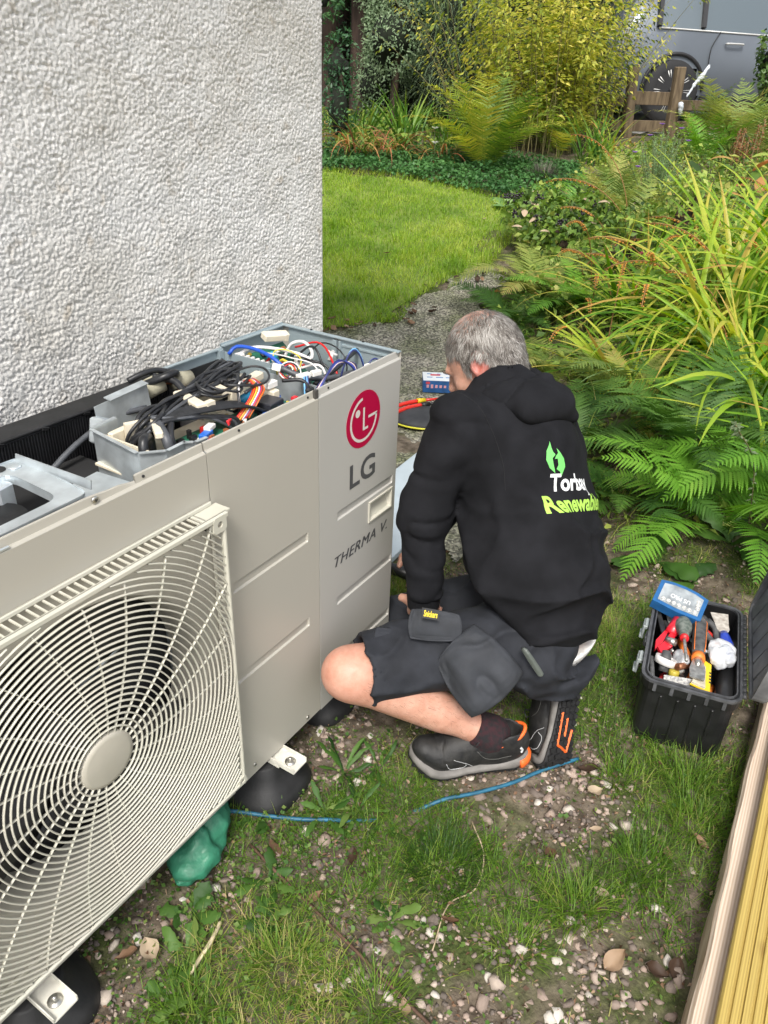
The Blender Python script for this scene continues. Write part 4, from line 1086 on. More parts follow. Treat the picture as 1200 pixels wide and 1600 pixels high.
# body keeps the coarse grid below the collar, the head its own finer grid
def clip_faces(V, F, keep):
    k = keep(V[F].mean(1)); F = F[k]; u, inv = np.unique(F.ravel(), return_inverse=True); return V[u], inv.reshape(F.shape)
neckn = unit(HC-NECK)
Vb, Fb = clip_faces(V, F, lambda c: (c-NECK) @ neckn < .022)
Vh, Fh = clip_faces(Hd, Hf, lambda c: (c-NECK) @ neckn >= .018)
VV = np.vstack([Vb, Vh]); FF = np.vstack([Fb, Fh+len(Vb)])
bpy.data.meshes.remove(me)
me = fast_mesh('body', VV, FF, M_SKIN, smooth=True)
q = (VV-HC) @ HR
ha = hair_amount(q)*(np.linalg.norm(q, axis=1) < .135)
a_ = me.attributes.new('scalp', 'FLOAT', 'POINT'); a_.data.foreach_set('value', (ha*.85).astype(np.float32))
ear = np.exp(-(((VV-hl(-.082, -.012, -.012))**2).sum(1))/(2*.018**2))+np.exp(-(((VV-hl(.082, -.012, -.012))**2).sum(1))/(2*.018**2))
kn = .35*np.exp(-(((VV-KNL)**2).sum(1))/(2*.05**2))
a_ = me.attributes.new('flush', 'FLOAT', 'POINT'); a_.data.foreach_set('value', np.clip(ear*.6+kn*.5, 0, 1).astype(np.float32))
body = mano(link('body', me))
# hair strands: short, grey, combed back and down
def hair():
    hv, hf = Hd, Hf; tri = hv[hf[:, :3]]; c = hv[hf].mean(1)
    nrm = np.cross(tri[:, 1]-tri[:, 0], tri[:, 2]-tri[:, 0]); nrm /= np.linalg.norm(nrm, axis=1)[:, None]+1e-12
    ql = (c-HC) @ HR
    if (nrm*(c-HC)).sum(1).mean() < 0: nrm = -nrm
    w = hair_amount(ql)*(np.linalg.norm(ql, axis=1) < .125); w *= (((c-hl(-.08, -.008, -.012))**2).sum(1) > .027**2)*(((c-hl(.08, -.008, -.012))**2).sum(1) > .021**2)
    r = np.random.default_rng(5); n = 14500; idx = r.choice(len(c), n, p=w/w.sum())
    P0 = c[idx]+r.normal(0, .0012, (n, 3)); Nn = nrm[idx]; qq = ql[idx]
    crown = np.array((.0, -.045, .10))
    fl = qq-crown; fl[:, 2] -= .02; fl = fl @ HR.T
    fl = fl-Nn*(fl*Nn).sum(1)[:, None]; fl /= np.linalg.norm(fl, axis=1)[:, None]+1e-9
    # combing swirl by low-frequency noise
    sw = np.stack([noise3(P0, 45, 1), noise3(P0, 45, 2), noise3(P0, 45, 3)], 1)*.55+r.normal(0, .16, (n, 3))
    fl = fl+sw; fl = fl-Nn*(fl*Nn).sum(1)[:, None]; fl /= np.linalg.norm(fl, axis=1)[:, None]+1e-9
    L_ = r.uniform(.012, .026, n)*(.6+.4*w[idx])
    lift = r.uniform(.12, .38, n)
    P1 = P0+(fl*.95+Nn*lift[:, None])*(L_*.5)[:, None]; P2 = P1+(fl-Nn*(.25+.0*lift)[:, None])*(L_*.5)[:, None]
    sd = np.cross(fl, Nn); wd = r.uniform(.00035, .0007, n)[:, None]
    V = np.stack([P0-sd*wd, P0+sd*wd, P1-sd*wd*.9, P1+sd*wd*.9, P2], 1).reshape(-1, 3)
    b0 = np.arange(n)[:, None]*5
    F4 = b0+np.array([[0, 1, 3, 2]]); F3 = b0+np.array([[2, 3, 4]])
    att = np.repeat(np.clip(r.beta(1.6, 1.6, n)*.75+.25*noise3(P0, 60, 9), 0, 1), 5)
    return fast_mesh('hair', V, [F4, F3], leafmat('hair_grey', [(.06, .05, .043), (.20, .18, .16), (.42, .40, .375), (.62, .60, .57)], .45, .05, .4, 0), attr=att)
hm = mano(link('hair', hair())); tag(hm, 'short grey hair thinning on the crown')
# fine dark hairs on the bare leg
rg = np.random.default_rng(77); fc = VV[FF].mean(1); tr_ = VV[FF[:, :3]]; fn_ = np.cross(tr_[:, 1]-tr_[:, 0], tr_[:, 2]-tr_[:, 0]); fn_ /= np.linalg.norm(fn_, axis=1)[:, None]+1e-12
shn = unit(ANL-KNL); tt_ = (fc-KNL) @ shn; dd_ = np.linalg.norm(fc-KNL-tt_[:, None]*shn, axis=1); ok_ = np.where((tt_ > .02) & (tt_ < .36) & (dd_ < .075))[0]
ii = rg.choice(ok_, 1500); nn_ = fn_[ii]*np.sign((fn_[ii]*(fc[ii]-KNL-tt_[ii, None]*shn)).sum(1))[:, None]; p0 = fc[ii]+rg.normal(0, .0025, (1500, 3)); dr_ = shn*.8+rg.normal(0, .35, (1500, 3)); dr_ -= nn_*(dr_*nn_).sum(1)[:, None]; L_ = rg.uniform(.006, .014, (1500, 1)); sd_ = np.cross(dr_, nn_)*.00016
Vh_ = np.stack([p0-sd_, p0+sd_, p0+dr_*L_+nn_*L_*.35], 1).reshape(-1, 3); mano(link('leg_hair', fast_mesh('leg_hair', Vh_, np.arange(4500).reshape(-1, 3), mat('leg_hair', (.10, .05, .03), .6))))
# eyes and brows
b_ = MB()
for s in (-1, 1): b_.lathe([(.0001, -.011), (.0078, -.0078), (.011, 0), (.0078, .0078), (.0001, .011)], hl(s*.031, .078, -.006), HR, 14)
b_.v = [v-HF*.006 for v in b_.v]
mano(b_.build('eye', mat('eye_white', (.7, .66, .6), .2)))
b_ = MB()
for s in (-1, 1): b_.tube([hl(s*.012, .098, .012), hl(s*.03, .099, .018), hl(s*.048, .086, .012)], [.003, .0035, .002], 6)
mano(b_.build('eyebrow', mat('brow_hair', (.12, .09, .07), .8)))

# ------------------------------------------------------------------ hoodie
M_HOOD = mat('hoodie_fleece', (.0105, .0108, .0130), .9, var=.25, vs=14, bump=.35, bs=420, sheen=.0, spec=.15, bdist=.001)
HEMN = unit((-.10, -.60, .79)); HEMC = .501
def folds_h(P):
    z = P[:, 2]; x = P[:, 0]; y = P[:, 1]
    # slack folds gathered round the waist, running across the back and drooping at the side
    wrp = np.stack([noise3(P, 5, 55), noise3(P, 5, 57), noise3(P, 5, 58)], 1)
    u = np.stack([x*2.2, y*2.2, z*5+x*3.2+y*1.5], 1)+.55*wrp
    w = sm((.72-z)/.25)
    f = noise3(u, 1.5, 51)
    g = (1-np.abs(noise3(u+3.3, 1.7, 52)))**3
    v = np.stack([x*3+z*2, y*3-z*2, z*2.5-x*2], 1)+.4*wrp
    g2 = (1-np.abs(noise3(v, 1.9, 56)))**5
    d = -.014*f*w-.024*(g-.3)*(.15+.85*w)-.010*(g2-.15)-.006*w
    u2 = np.stack([x*5-y*3, y*6+z*4, z*3-x*3], 1)
    d += .006*noise3(u2, 2.1, 53)*(1-.5*w)
    return d+.0022*noise3(P, 32, 54)
def torso_h(P):
    lean = R3(-.42, 0, 0)
    d = sd_ell(P, (.165, -.245, .675), (.185, .135, .20), lean)
    d = smin(d, sd_ell(P, (.110, -.325, .50), (.185, .150, .17), lean), .07)
    d = smin(d, sd_ell(P, (.092, -.368, .380), (.170, .132, .14)), .06)
    d = smin(d, sd_cap(P, SHL+(.035, 0, -.015), SHR-(.03, 0, .02), .066, .066), .07)
    d = smin(d, sd_cap(P, (.17, -.20, .78), (.185, -.165, .83), .075, .064), .05)
    return d
def hoodie(P):
    d = torso_h(P)
    # left sleeve
    s = sd_cap(P, SHL, ELL, .068, .054); s = smin(s, sd_cap(P, ELL, WRL+(0, 0, .02), .054, .042), .03)
    zz = P[:, 2]
    s = s+.004*noise3(P*np.array([1.6, 1, 1.8])+.08*P[:, ::-1], 14, 61)-.003*(1-np.abs(noise3(P*np.array([.6, .6, 2.2]), 13, 62)))**4*np.exp(-((zz-.60)/.09)**2)+.006*np.exp(-((zz-.42)/.05)**2)*noise3(P*np.array([.5, .5, 4]), 12, 63)+.008*(1-np.abs(noise3(P*np.array([.8, .8, 1.5])+.1*P[:, ::-1], 15, 64)))**4-.003
    r = smin(sd_cap(P, SHR, ELR, .066, .052), sd_cap(P, ELR, WRR, .052, .040), .03)
    d = d+folds_h(P)
    hk = P @ HEMN-HEMC; d = d-.010*np.exp(-((hk-.075)/.022)**2)+.012*np.exp(-((hk-.04)/.012)**2); d = smax(d, .040-hk, .012)
    d = smin(d, s, .022); d = smin(d, r, .03)
    a_ = unit(WRL-ELL); d = np.where((P[:, 0] < .0) & (P[:, 2] < .5), smax(d, np.where(np.linalg.norm(P-WRL, axis=1) < .16, (P-WRL) @ a_-.0, -1), .004), d)
    # open neck and cuffs
    d = smax(d, -(sd_cap(P, NECK, hl(0, -.01, -.03), .064, .070)), .006)
    return d
V, F = surface_net(hoodie, (-.20, -.60, .30), (.50, .22, .98), .0062)
hoodie_o = mano(link('hoodie', fast_mesh('hoodie', V, F, M_HOOD, smooth=True)))
hood_bvh = BVHTree.FromPolygons(V.tolist(), F.tolist())
# gathered ribbed hem and cuff as bands
def band(fn, lo, hi, h, name, m, parent=man): 
    V, F = surface_net(fn, lo, hi, h); return mano(link(name, fast_mesh(name, V, F, m, smooth=True)))
M_RIB = mat('rib_knit', (.007, .0074, .009), .9, bump=.8, bs=60, stretch=(6, 6, .4), spec=.2, bdist=.002)
def hemb(P):
    k = P @ HEMN
    d = torso_h(P)+folds_h(P)*.55+.006
    return smax(smax(d, HEMC-k, .006), k-HEMC-.055, .01)
band(hemb, (-.14, -.60, .28), (.36, -.05, .58), .006, 'hem_band', M_RIB)
def cuffb(P):
    a = unit(WRL-ELL); t = (P-WRL) @ a
    return smax(sd_cap(P, ELL, WRL+a*.05, .052, .036), np.abs(t-.004)-.022, .006)
band(cuffb, WRL-.08, WRL+.08, .004, 'cuff', M_RIB)
# hood lying in a heap behind the neck
def hoodh(P):
    e = NECK+np.array((0, 0, .03))
    # a thick roll round the neck, heavier at the back, and the pouch drooping down the back
    pts = [hl(.083, .035, -.085), hl(.098, -.03, -.065), (.262, -.235, .842), (.205, -.262, .858), (.135, -.232, .862), (.100, -.175, .853), (.122, -.115, .815), (.158, -.07, .77)]
    d = None
    for i in range(len(pts)-1):
        c = sd_cap(P, pts[i], pts[i+1], .022, .022) if d is None else smin(d, sd_cap(P, pts[i], pts[i+1], .021+.006*(2 <= i <= 4), .021+.006*(1 <= i <= 3)), .012)
        d = c
    pch = sd_ell(P, (.160, -.262, .838), (.105, .040, .050), R3(-.8, .0, .10))
    pch = smin(pch, sd_ell(P, (.205, -.292, .822), (.078, .040, .044), R3(-.7, .1, .15)), .025)
    pch = smin(pch, sd_cap(P, (.082, -.185, .842), (.150, -.262, .838), .034, .038), .03)
    rim = smin(sd_cap(P, (.075, -.205, .85), (.125, -.285, .822), .014, .016), sd_cap(P, (.125, -.285, .822), (.235, -.325, .79), .016, .015), .02)
    pch = smin(pch, rim, .014)
    d = smin(d, pch, .006)
    # creases
    d = d+.008*(1-np.abs(noise3(P*np.array([.7, 1.6, 1.2]), 12, 81)))**5+.004*noise3(P, 18, 82)
    return d
V, F = surface_net(hoodh, (.03, -.42, .68), (.36, .02, .96), .0048)
mano(link('hood', fast_mesh('hood', V, F, M_HOOD, smooth=True)))
# shoulder seam: a fine raised line
def on_surface(bvh, p, d, off=.001):
    h = bvh.ray_cast(Vector(p), Vector(d))
    return None if h[0] is None else np.array(h[0])-np.array(d)*off
dirc = unit((.72, .47, -.48))
sm_pts = [(.045, -.062, .86), (.012, -.17, .865), (-.005, -.235, .82), (-.008, -.27, .75), (.0, -.275, .68)]
S = []
for p in spline(sm_pts, 40):
    c0 = np.array(p); s0 = c0-dirc*.4; h = on_surface(hood_bvh, s0, dirc, .0003)
    if h is not None: S.append(h)
if len(S) > 3: mano(MB().tube(np.array(S), .0009, 5, caps=False).build('seam', mat('seam_thread', (.008, .008, .010), .9)))
# print on the back: leaf mark and two words, laid onto the cloth
BACKD = unit((-.10, .93, -.34))      # into the back
PR = unit(np.cross(BACKD, (0, 0, 1))); PU = np.cross(PR, BACKD)
def cloth_print(name, me, org, sx, sy, m, rot=0.0):
    n = len(me.vertices); co = np.zeros(n*3); me.vertices.foreach_get('co', co); co = co.reshape(-1, 3)
    import bmesh
    bm_ = bmesh.new(); bm_.from_mesh(me); bmesh.ops.triangulate(bm_, faces=bm_.faces[:]); 
    for _ in range(3):
        E_ = [e for e in bm_.edges if e.calc_length()*max(sx, sy) > .006]
        if not E_: break
        bmesh.ops.subdivide_edges(bm_, edges=E_, cuts=1); bmesh.ops.triangulate(bm_, faces=bm_.faces[:])
    bm_.to_mesh(me); bm_.free(); n = len(me.vertices); co = np.zeros(n*3); me.vertices.foreach_get('co', co); co = co.reshape(-1, 3)
    out = []
    c, s = math.cos(rot), math.sin(rot)
    for v in co:
        x, y = v[0]*sx, v[1]*sy; x, y = x*c-y*s, x*s+y*c
        p = np.asarray(org)+PR*x+PU*y-BACKD*.25
        h = hood_bvh.ray_cast(Vector(p), Vector(BACKD))
        out.append(np.array(h[0])-BACKD*.0012 if h[0] is not None and h[3] < .45 else p+BACKD*.30)
    me.vertices.foreach_set('co', np.array(out).ravel()); me.update(); me.materials.clear(); me.materials.append(m)
    return mano(link(name, me))
M_PW = mat('print_white', (.75, .76, .77), .6); M_PG = mat('print_lime', (.36, .62, .09), .6); M_PL = mat('print_leaf', (.16, .60, .14), .6)
def textm(t, off):
    me = text_mesh(t, 1.0, 0, off); co = np.zeros(len(me.vertices)*3); me.vertices.foreach_get('co', co); co = co.reshape(-1, 3); co -= co.min(0)*np.array((1, 0, 1)); me.vertices.foreach_set('co', co.ravel()); return me
PO = np.array((.030, -.47, .722))
cloth_print('print_word', textm('Torbay', .03), PO+PR*.036, .046, .052, M_PW, -.42)
cloth_print('print_word', textm('Renewables', .03), PO-PU*.034-PR*.004, .046, .052, M_PG, -.42)
lf = bpy.data.meshes.new('leaf_mark')
def leafshape():
    L1 = [(.00, .00), (-.20, .22), (-.27, .48), (-.17, .74), (.06, 1.0), (.02, .80), (.04, .66), (.10, .56), (-.04, .48), (-.04, .30)]
    L2 = [(.12, .52), (.05, .44), (.16, .42), (.16, .22), (.06, .12), (.20, .0), (.26, -.14), (.46, .10), (.48, .36), (.34, .58), (.22, .74), (.22, .58)]
    V = [(x, y, 0) for x, y in L1]+[(x, y, 0) for x, y in L2]
    return V, [tuple(range(len(L1)))[::-1], tuple(range(len(L1), len(V)))]
v_, f_ = leafshape(); lf.from_pydata(v_, [], f_); lf.update()
cloth_print('print_leaf', lf, PO+PR*.062+PU*.030, .060, .072, M_PL, -.15)

# ------------------------------------------------------------------ shorts, waistband, pockets
M_SHORT = mat('work_cloth', (.020, .022, .028), .82, var=.22, vs=22, bump=.5, bs=500, spec=.3, bdist=.0008)
SN = unit((.09, .31, .95)); SC = .082
TL = unit(KNL-HIPL); TLEN = np.linalg.norm(KNL-HIPL)
def folds_s(P, amp=1.0):
    u = np.stack([P[:, 0]*3-P[:, 2]*2, P[:, 1]*5+P[:, 2]*2, P[:, 2]*5+P[:, 0]*3], 1)
    return amp*(.013*(1-np.abs(noise3(u, 2.6, 91)))**4*-1+.007*noise3(u, 1.7, 92)+.003*noise3(P, 26, 93)+.005)
def shorts(P):
    dp = sd_ell(P, (.102, -.390, .320), (.170, .124, .125), R3(-.2, 0, 0))
    dp = smin(dp, sd_ell(P, (.03, -.440, .262), (.115, .085, .085), R3(.3, 0, -.5)), .05)
    dp = smin(dp, sd_cap(P, (.065, -.405, .30), (.060, -.440, .225), .100, .072), .05)
    dp = smin(dp, sd_ell(P, (.11, -.385, .37), (.170, .128, .10), R3(-.2, 0, 0)), .04)
    t = (P-HIPL) @ TL
    dl = sd_cap(P, HIPL, KNL, .094, .079); dl = smax(dl, t-(TLEN-.040), .006)
    tr = unit(KNR-HIPR); t2 = (P-HIPR) @ tr
    dr = smax(sd_cap(P, HIPR, KNR, .100, .080), t2-.50, .006)
    dp = smax(dp, P @ SN-SC, .01)
    dl = smin(dl, sd_ell(P, (-.030, -.425, .300), (.080, .068, .068)), .05)
    d = smin(dp, dl, .045); d = smin(d, dr, .045); d = d+folds_s(P)
    # hollow at the leg opening
    d = smax(d, -smax(sd_cap(P, HIPL+TL*.3, KNL+TL*.05, .070, .070), (TLEN-.075)-t, .004), .006)
    return d
V, F = surface_net(shorts, (-.42, -.60, .12), (.42, .10, .52), .0058)
mano(link('shorts', fast_mesh('shorts', V, F, M_SHORT, smooth=True)))
sh_bvh = BVHTree.FromPolygons(V.tolist(), F.tolist())
def wband(P):
    d = sd_ell(P, (.102, -.388, .340), (.169, .126, .150), R3(-.25, 0, 0)); k = P @ SN
    return smax(smax(d, SC-.02-k, .003), k-(SC+.050), .003)
pass
V, F = surface_net(wband, (-.12, -.60, .20), (.34, -.20, .50), .0045)
wb_o = mano(link('waistband', fast_mesh('waistband', V, F, mat('white_elastic', (.72, .71, .69), .7, bump=.4, bs=300, stretch=(1, 1, 8)), smooth=True))); tag(wb_o, 'white underwear waistband with black lettering')
wb_bvh = BVHTree.FromPolygons(V.tolist(), F.tolist())
def wrap_text(name, txt, pts_fn, width, height, m, x0):
    """lettering wrapped round the waistband: x runs along the band, y up it"""
    me = text_mesh(txt, 1.0, 0, .005); n = len(me.vertices); co = np.zeros(n*3); me.vertices.foreach_get('co', co); co = co.reshape(-1, 3); lo, hi = co.min(0), co.max(0)
    out = []
    for v in co:
        a = x0+(v[0]-lo[0])/(hi[0]-lo[0])*width; hh = (v[1]-lo[1])/(hi[1]-lo[1])*height
        out.append(pts_fn(a, hh))
    me.vertices.foreach_set('co', np.array(out).ravel()); me.update(); me.materials.append(m); return mano(link(name, me))
WC0 = np.array((.115, -.36, .355))
def on_band(a, h):
    d = np.array((math.cos(a), math.sin(a), 0)); base = WC0-SN*(WC0 @ SN-(SC+.020+h)); d = unit(d-SN*(d @ SN))
    hth = wb_bvh.ray_cast(Vector(base+d*.4), Vector(-d)); 
    return np.array(hth[0])+d*.0012 if hth[0] is not None else base+d*.17
wrap_text('lettering', 'Calvin Klein', on_band, .62, .014, mat('print_black', (.02, .02, .02), .6), math.radians(228))
wrap_text('lettering', 'Calvin Klein', on_band, .62, .014, MATS['print_black'], math.radians(272))

def cloth_patch(name, P4, nrm, m, th=.004, puff=.01, seed=1, nu=34, nv=34, tagl=None):
    """quilted cloth panel spanning four corners, slightly puffed and creased, with thickness"""
    P4 = [np.array(p, float) for p in P4]; nrm = unit(nrm); V = []
    for s in (1, -1):
        for i in range(nu+1):
            for j in range(nv+1):
                u, v = i/nu, j/nv
                p = (1-u)*(1-v)*P4[0]+u*(1-v)*P4[1]+u*v*P4[2]+(1-u)*v*P4[3]
                e = (4*u*(1-u))**.6*(4*v*(1-v))**.6
                cu_, cv_ = u-.5, v-.5; rr_ = max(0, (cu_*cu_+cv_*cv_)**.5-.5)
                p = p-(p-sum(P4)/4)*rr_*.55
                q_ = p[None]+.02*noise3(p[None], 11, seed+8)
                d = puff*e*(1 if s > 0 else -.2)+s*th/2-puff*1.6*(cu_*cu_*2+cv_*cv_*1.2)
                if s > 0: d += .018*e**.5*float(noise3(q_*np.array([1, 1, .55]), 16, seed)[0])-.020*e**.5*(1-abs(float(noise3(q_*np.array([1.4, 1, .7]), 12, seed+3)[0])))**5
                m_ = min(u, 1-u, v, 1-v)
                if s > 0 and (abs(m_-.07) < .02 or abs(m_-.14) < .015): d -= .0014
                V.append(p+nrm*d)
    n1 = (nu+1)*(nv+1); F = []
    for i in range(nu):
        for j in range(nv):
            a = i*(nv+1)+j; F.append((a, a+nv+1, a+nv+2, a+1)); F.append((n1+a, n1+a+1, n1+a+nv+2, n1+a+nv+1))
    bd = [i*(nv+1) for i in range(nu+1)]+[nu*(nv+1)+j for j in range(1, nv+1)]+[i*(nv+1)+nv for i in range(nu-1, -1, -1)]+[j for j in range(nv-1, 0, -1)]
    for k in range(len(bd)): a, c = bd[k], bd[(k+1) % len(bd)]; F.append((a, n1+a, n1+c, c))
    o = mano(MB().add(V, F, 0, True).build(name, m)); return o
VD = np.array((-.738, -.455, .50))   # roughly outward from the thigh, towards the gravel side
M_SHORT2 = mat('work_cloth_panel', (.028, .031, .038), .8, var=.25, vs=18, bump=.5, bs=500, bdist=.0008)
cloth_patch('holster_pocket', [(-.172, -.318, .455), (-.255, -.265, .368), (-.262, -.378, .250), (-.150, -.452, .352)], VD, M_SHORT2, .005, .022, 5)
cloth_patch('pocket_flap', [(-.232, -.187, .470), (-.262, -.205, .408), (-.198, -.305, .405), (-.175, -.288, .462)], (-.6, -.4, .7), M_SHORT2, .004, .006, 6)
cloth_patch('cargo_pocket', [(-.268, -.120, .408), (-.305, -.150, .335), (-.215, -.262, .292), (-.185, -.235, .385)], (-.74, -.5, .35), M_SHORT, .006, .014, 7)
b_ = MB(); Rp = np.stack([unit((-.35, -.75, -.55)), unit((-.45, .0, .7)), np.cross(unit((-.35, -.75, -.55)), unit((-.45, .0, .7)))], 1)
cloth_patch('phone', [(-.140, -.414, .402), (-.133, -.425, .406), (-.122, -.472, .345), (-.134, -.464, .340)], VD, mat('phone_case', (.085, .098, .088), .4), .010, .002, 9)
# yellow maker's patch on the flap
c0 = np.array((-.238, -.223, .462)); au = unit(np.array((-.178, -.292, .455))-np.array((-.232, -.195, .468))); av = unit(np.array((-.232, -.190, .470))-np.array((-.258, -.208, .412)))
b_ = MB(); nn = unit(np.cross(au, av)); nn = nn*np.sign(nn @ VD)
lab = [c0+au*a+av*c+nn*.012 for a, c in ((0, 0), (.036, 0), (.036, .022), (0, .022))]
mb = MB(); mb.add(lab+[p-nn*.006 for p in lab], [(0, 1, 2, 3), (0, 4, 5, 1), (1, 5, 6, 2), (2, 6, 7, 3), (3, 7, 4, 0)]); lb = mano(mb.build('patch', mat('patch_black', (.015, .015, .016), .6)))
t_ = place_text('lettering', 'Snickers', lab[0]+au*.003+av*.004+nn*.0006, au, av-nn*(av @ nn), .030, mat('print_yellow', (.75, .55, .02), .5), shear=.3, offset=.03, height=.014); mano(t_)

# ------------------------------------------------------------------ socks and trainers
M_SOCK = mat('sock_knit', (.010, .009, .011), .9, col2=(.032, .008, .012), vs=90, bump=.6, bs=180, detail=1)
def sockl(P):
    a = unit(ANL-KNL); t = (P-ANL) @ a
    d = sd_cap(P, KNL, ANL, .053, .041); d = smin(d, sd_cap(P, ANL, ANL+unit((-.42, .60, -.62))*.06, .042, .036), .02)
    return smax(d+.0015*noise3(P, 60, 3), -.052-t, .006)
V, F = surface_net(sockl, ANL-.11, ANL+.11, .0045); mano(link('sock', fast_mesh('sock', V, F, M_SOCK, smooth=True)))
def sockr(P): return smax(sd_cap(P, ANR+unit(KNR-ANR)*.16, ANR, .047, .040)+.0015*noise3(P, 60, 3), sd_ell(P, ANR, (.12, .12, .12)), .005)
V, F = surface_net(sockr, ANR-.14, ANR+.14, .0055); mano(link('sock', fast_mesh('sock', V, F, M_SOCK, smooth=True)))
M_UP = mat('trainer_black', (.008, .008, .009), .6, var=.5, vs=45, bump=.3, bs=260, col2=(.022, .021, .02)); M_MID = mat('trainer_grey', (.17, .16, .15), .7, var=.2, vs=30); M_OUT = mat('trainer_sole', (.012, .012, .013), .7, var=.3, vs=40); M_OR = mat('trainer_orange', (.80, .135, .02), .55, var=.12, vs=30); M_SIL = mat('reflective_trim', (.60, .61, .62), .35)
def footprint(s):
    w = np.interp(s, [0, .04, .12, .3, .5, .68, .82, .93, .985, 1], [.012, .026, .033, .034, .036, .046, .047, .036, .018, .006]); c = np.interp(s, [0, .3, .6, .85, 1], [0, .0, -.003, -.002, .006]); return w, c
SL = .292
def bend(V, th, y0=.195, L_=.05):
    V = np.array(V, float)
    if th == 0: return V
    k = th/L_; s = V[:, 1]-y0; a = np.clip(s, 0, L_)*k; rest = np.clip(s-L_, 0, None); z = V[:, 2]
    y = np.where(s > 0, y0+np.sin(a)/k-z*np.sin(a)+rest*np.cos(a), V[:, 1]); zz = np.where(s > 0, (1-np.cos(a))/k+z*np.cos(a)+rest*np.sin(a), z)
    return np.stack([V[:, 0], y, zz], 1)
def shoe(side, frame, org, th, lift=0.0, label=None):
    frame = np.asarray(frame)
    def put(V): V = bend(np.asarray(V, float).reshape(-1, 3)*np.array([side, 1, 1]), th); return V @ frame.T+org
    def toe_spring(y): return .018*sm((y/SL-.72)/.28)+.006*sm((.12-y/SL)/.12)
    def loft(z0f, z1f, ex, n=34):
        V = []; F = []
        for i in range(n+1):
            s = i/n; w, c = footprint(s); w += ex; y = s*SL
            z0_, z1_ = z0f(s)+toe_spring(y), z1f(s)+toe_spring(y)
            for (x, z) in ((-w*.9, z0_), (-w, (z0_*.7+z1_*.3)), (-w*.97, z1_), (w*.97, z1_), (w, (z0_*.7+z1_*.3)), (w*.9, z0_)): V.append((x+c, y, z))
        for i in range(n):
            for j in range(6): F.append((i*6+j, i*6+(j+1) % 6, (i+1)*6+(j+1) % 6, (i+1)*6+j))
        F += [tuple(range(6))[::-1], tuple(range(n*6, n*6+6))]
        if side < 0: F = [f[::-1] for f in F]
        return V, F
    def up_fn(P):
        d = sd_ell(P, (-.002, .220, .046), (.044, .074, .036)); d = smin(d, sd_ell(P, (-.001, .140, .056), (.040, .095, .046)), .03)
        d = smin(d, sd_ell(P, (0, .055, .062), (.035, .058, .060)), .03); d = smin(d, sd_cap(P, (0, .035, .07), (0, .05, .10), .032, .031), .02)
        d = smin(d, sd_cap(P, (0, .12, .085), (0, .175, .066), .026, .022), .02)
        d = smax(d, -(P[:, 2]-.012), .003); d = smax(d, -sd_ell(P, (0, .062, .125), (.027, .048, .055)), .006)
        g = (1-np.abs(noise3(P*np.array([1.0, .6, 1.2]), 36, 5)))**6
        return d+.0016*g+.0006*noise3(P, 140, 6)
    Vu, Fu = surface_net(up_fn, (-.055, -.02, .005), (.055, .305, .14), .0040)
    Vu2 = Vu.copy(); Vu2[:, 2] += toe_spring(Vu[:, 1])*.8
    e = mano(link('trainer', fast_mesh('trainer', put(Vu2), Fu if side > 0 else Fu[:, ::-1], M_UP, smooth=True)))
    if label: tag(e, label)
    def sub(V, F, name, m, smooth=True):
        o = MB().add(put(V), F, 0, smooth).build(name, m, e); return o
    V_, F_ = loft(lambda s: .007, lambda s: .024+.012*sm((.3-s)/.3)+.004*math.sin(s*9), .0035); sub(V_, F_, 'midsole', M_MID)
    V_, F_ = loft(lambda s: .000, lambda s: .008, -.001); sub(V_, F_, 'outsole', M_OUT)
    # lugs under the sole: black and orange tread
    lug = MB(); lo_ = MB(); k = 0
    for s in np.linspace(.05, .95, 17):
        w, c = footprint(s)
        for x in (-.72, -.24, .24, .72):
            k += 1; t_ = lo_ if s < .07 else lug
            t_.box((c+x*w, s*SL, -.0015+toe_spring(s*SL)), (w*.36, .0115, .006), R3(0, 0, .35 if x > 0 else -.35))
    for (mbx, m) in ((lug, M_OUT), (lo_, M_OR)):
        if mbx.n: V_ = np.concatenate(mbx.v); tag(sub(V_, mbx.f, 'tread', m, False), kind='stuff')
    # bold orange figure in the arch of the tread
    tr = MB(); 
    for (x0_, y0_, x1_, y1_) in ((-.022, .085, -.022, .165), (-.022, .165, .012, .185), (.012, .185, .020, .130), (-.002, .10, -.002, .145)):
        a = np.array((x0_, y0_, -.0035)); c = np.array((x1_, y1_, -.0035)); tr.tube([a, c], .0036, 4)
    sub(np.concatenate(tr.v), tr.f, 'tread_mark', M_OR, False)
    hc = MB(); P = [(.035*math.cos(a)*.96, .035-.038*math.sin(a)*1.0, .020+.006*0) for a in np.linspace(.35, PI-.35, 12)]; hc.tube(P, .009, 6, flat=1.5); sub(np.concatenate(hc.v), hc.f, 'heel_clip', M_OR)
    col = MB(); P = [(.0315*math.cos(a), .062+.054*math.sin(a)*(-1), .098+.018*math.sin(a)-.010*abs(math.cos(a))) for a in np.linspace(0, 2*PI, 30)]; col.tube(P, .0045, 6, caps=False); sub(np.concatenate(col.v), col.f, 'collar', M_OR)
    bvh = BVHTree.FromPolygons(Vu2.tolist(), Fu.tolist())
    def line(pts, r, name, m):
        out = []
        for p in spline(pts, 26):
            h = bvh.find_nearest(Vector(p)); out.append(np.array(h[0])+np.array(h[1])*0+unit(np.array(h[0])-np.array((0, p[1], .045)))*.0006)
        t = MB().tube(np.array(out), r, 5, caps=True); sub(np.concatenate(t.v), t.f, name, m)
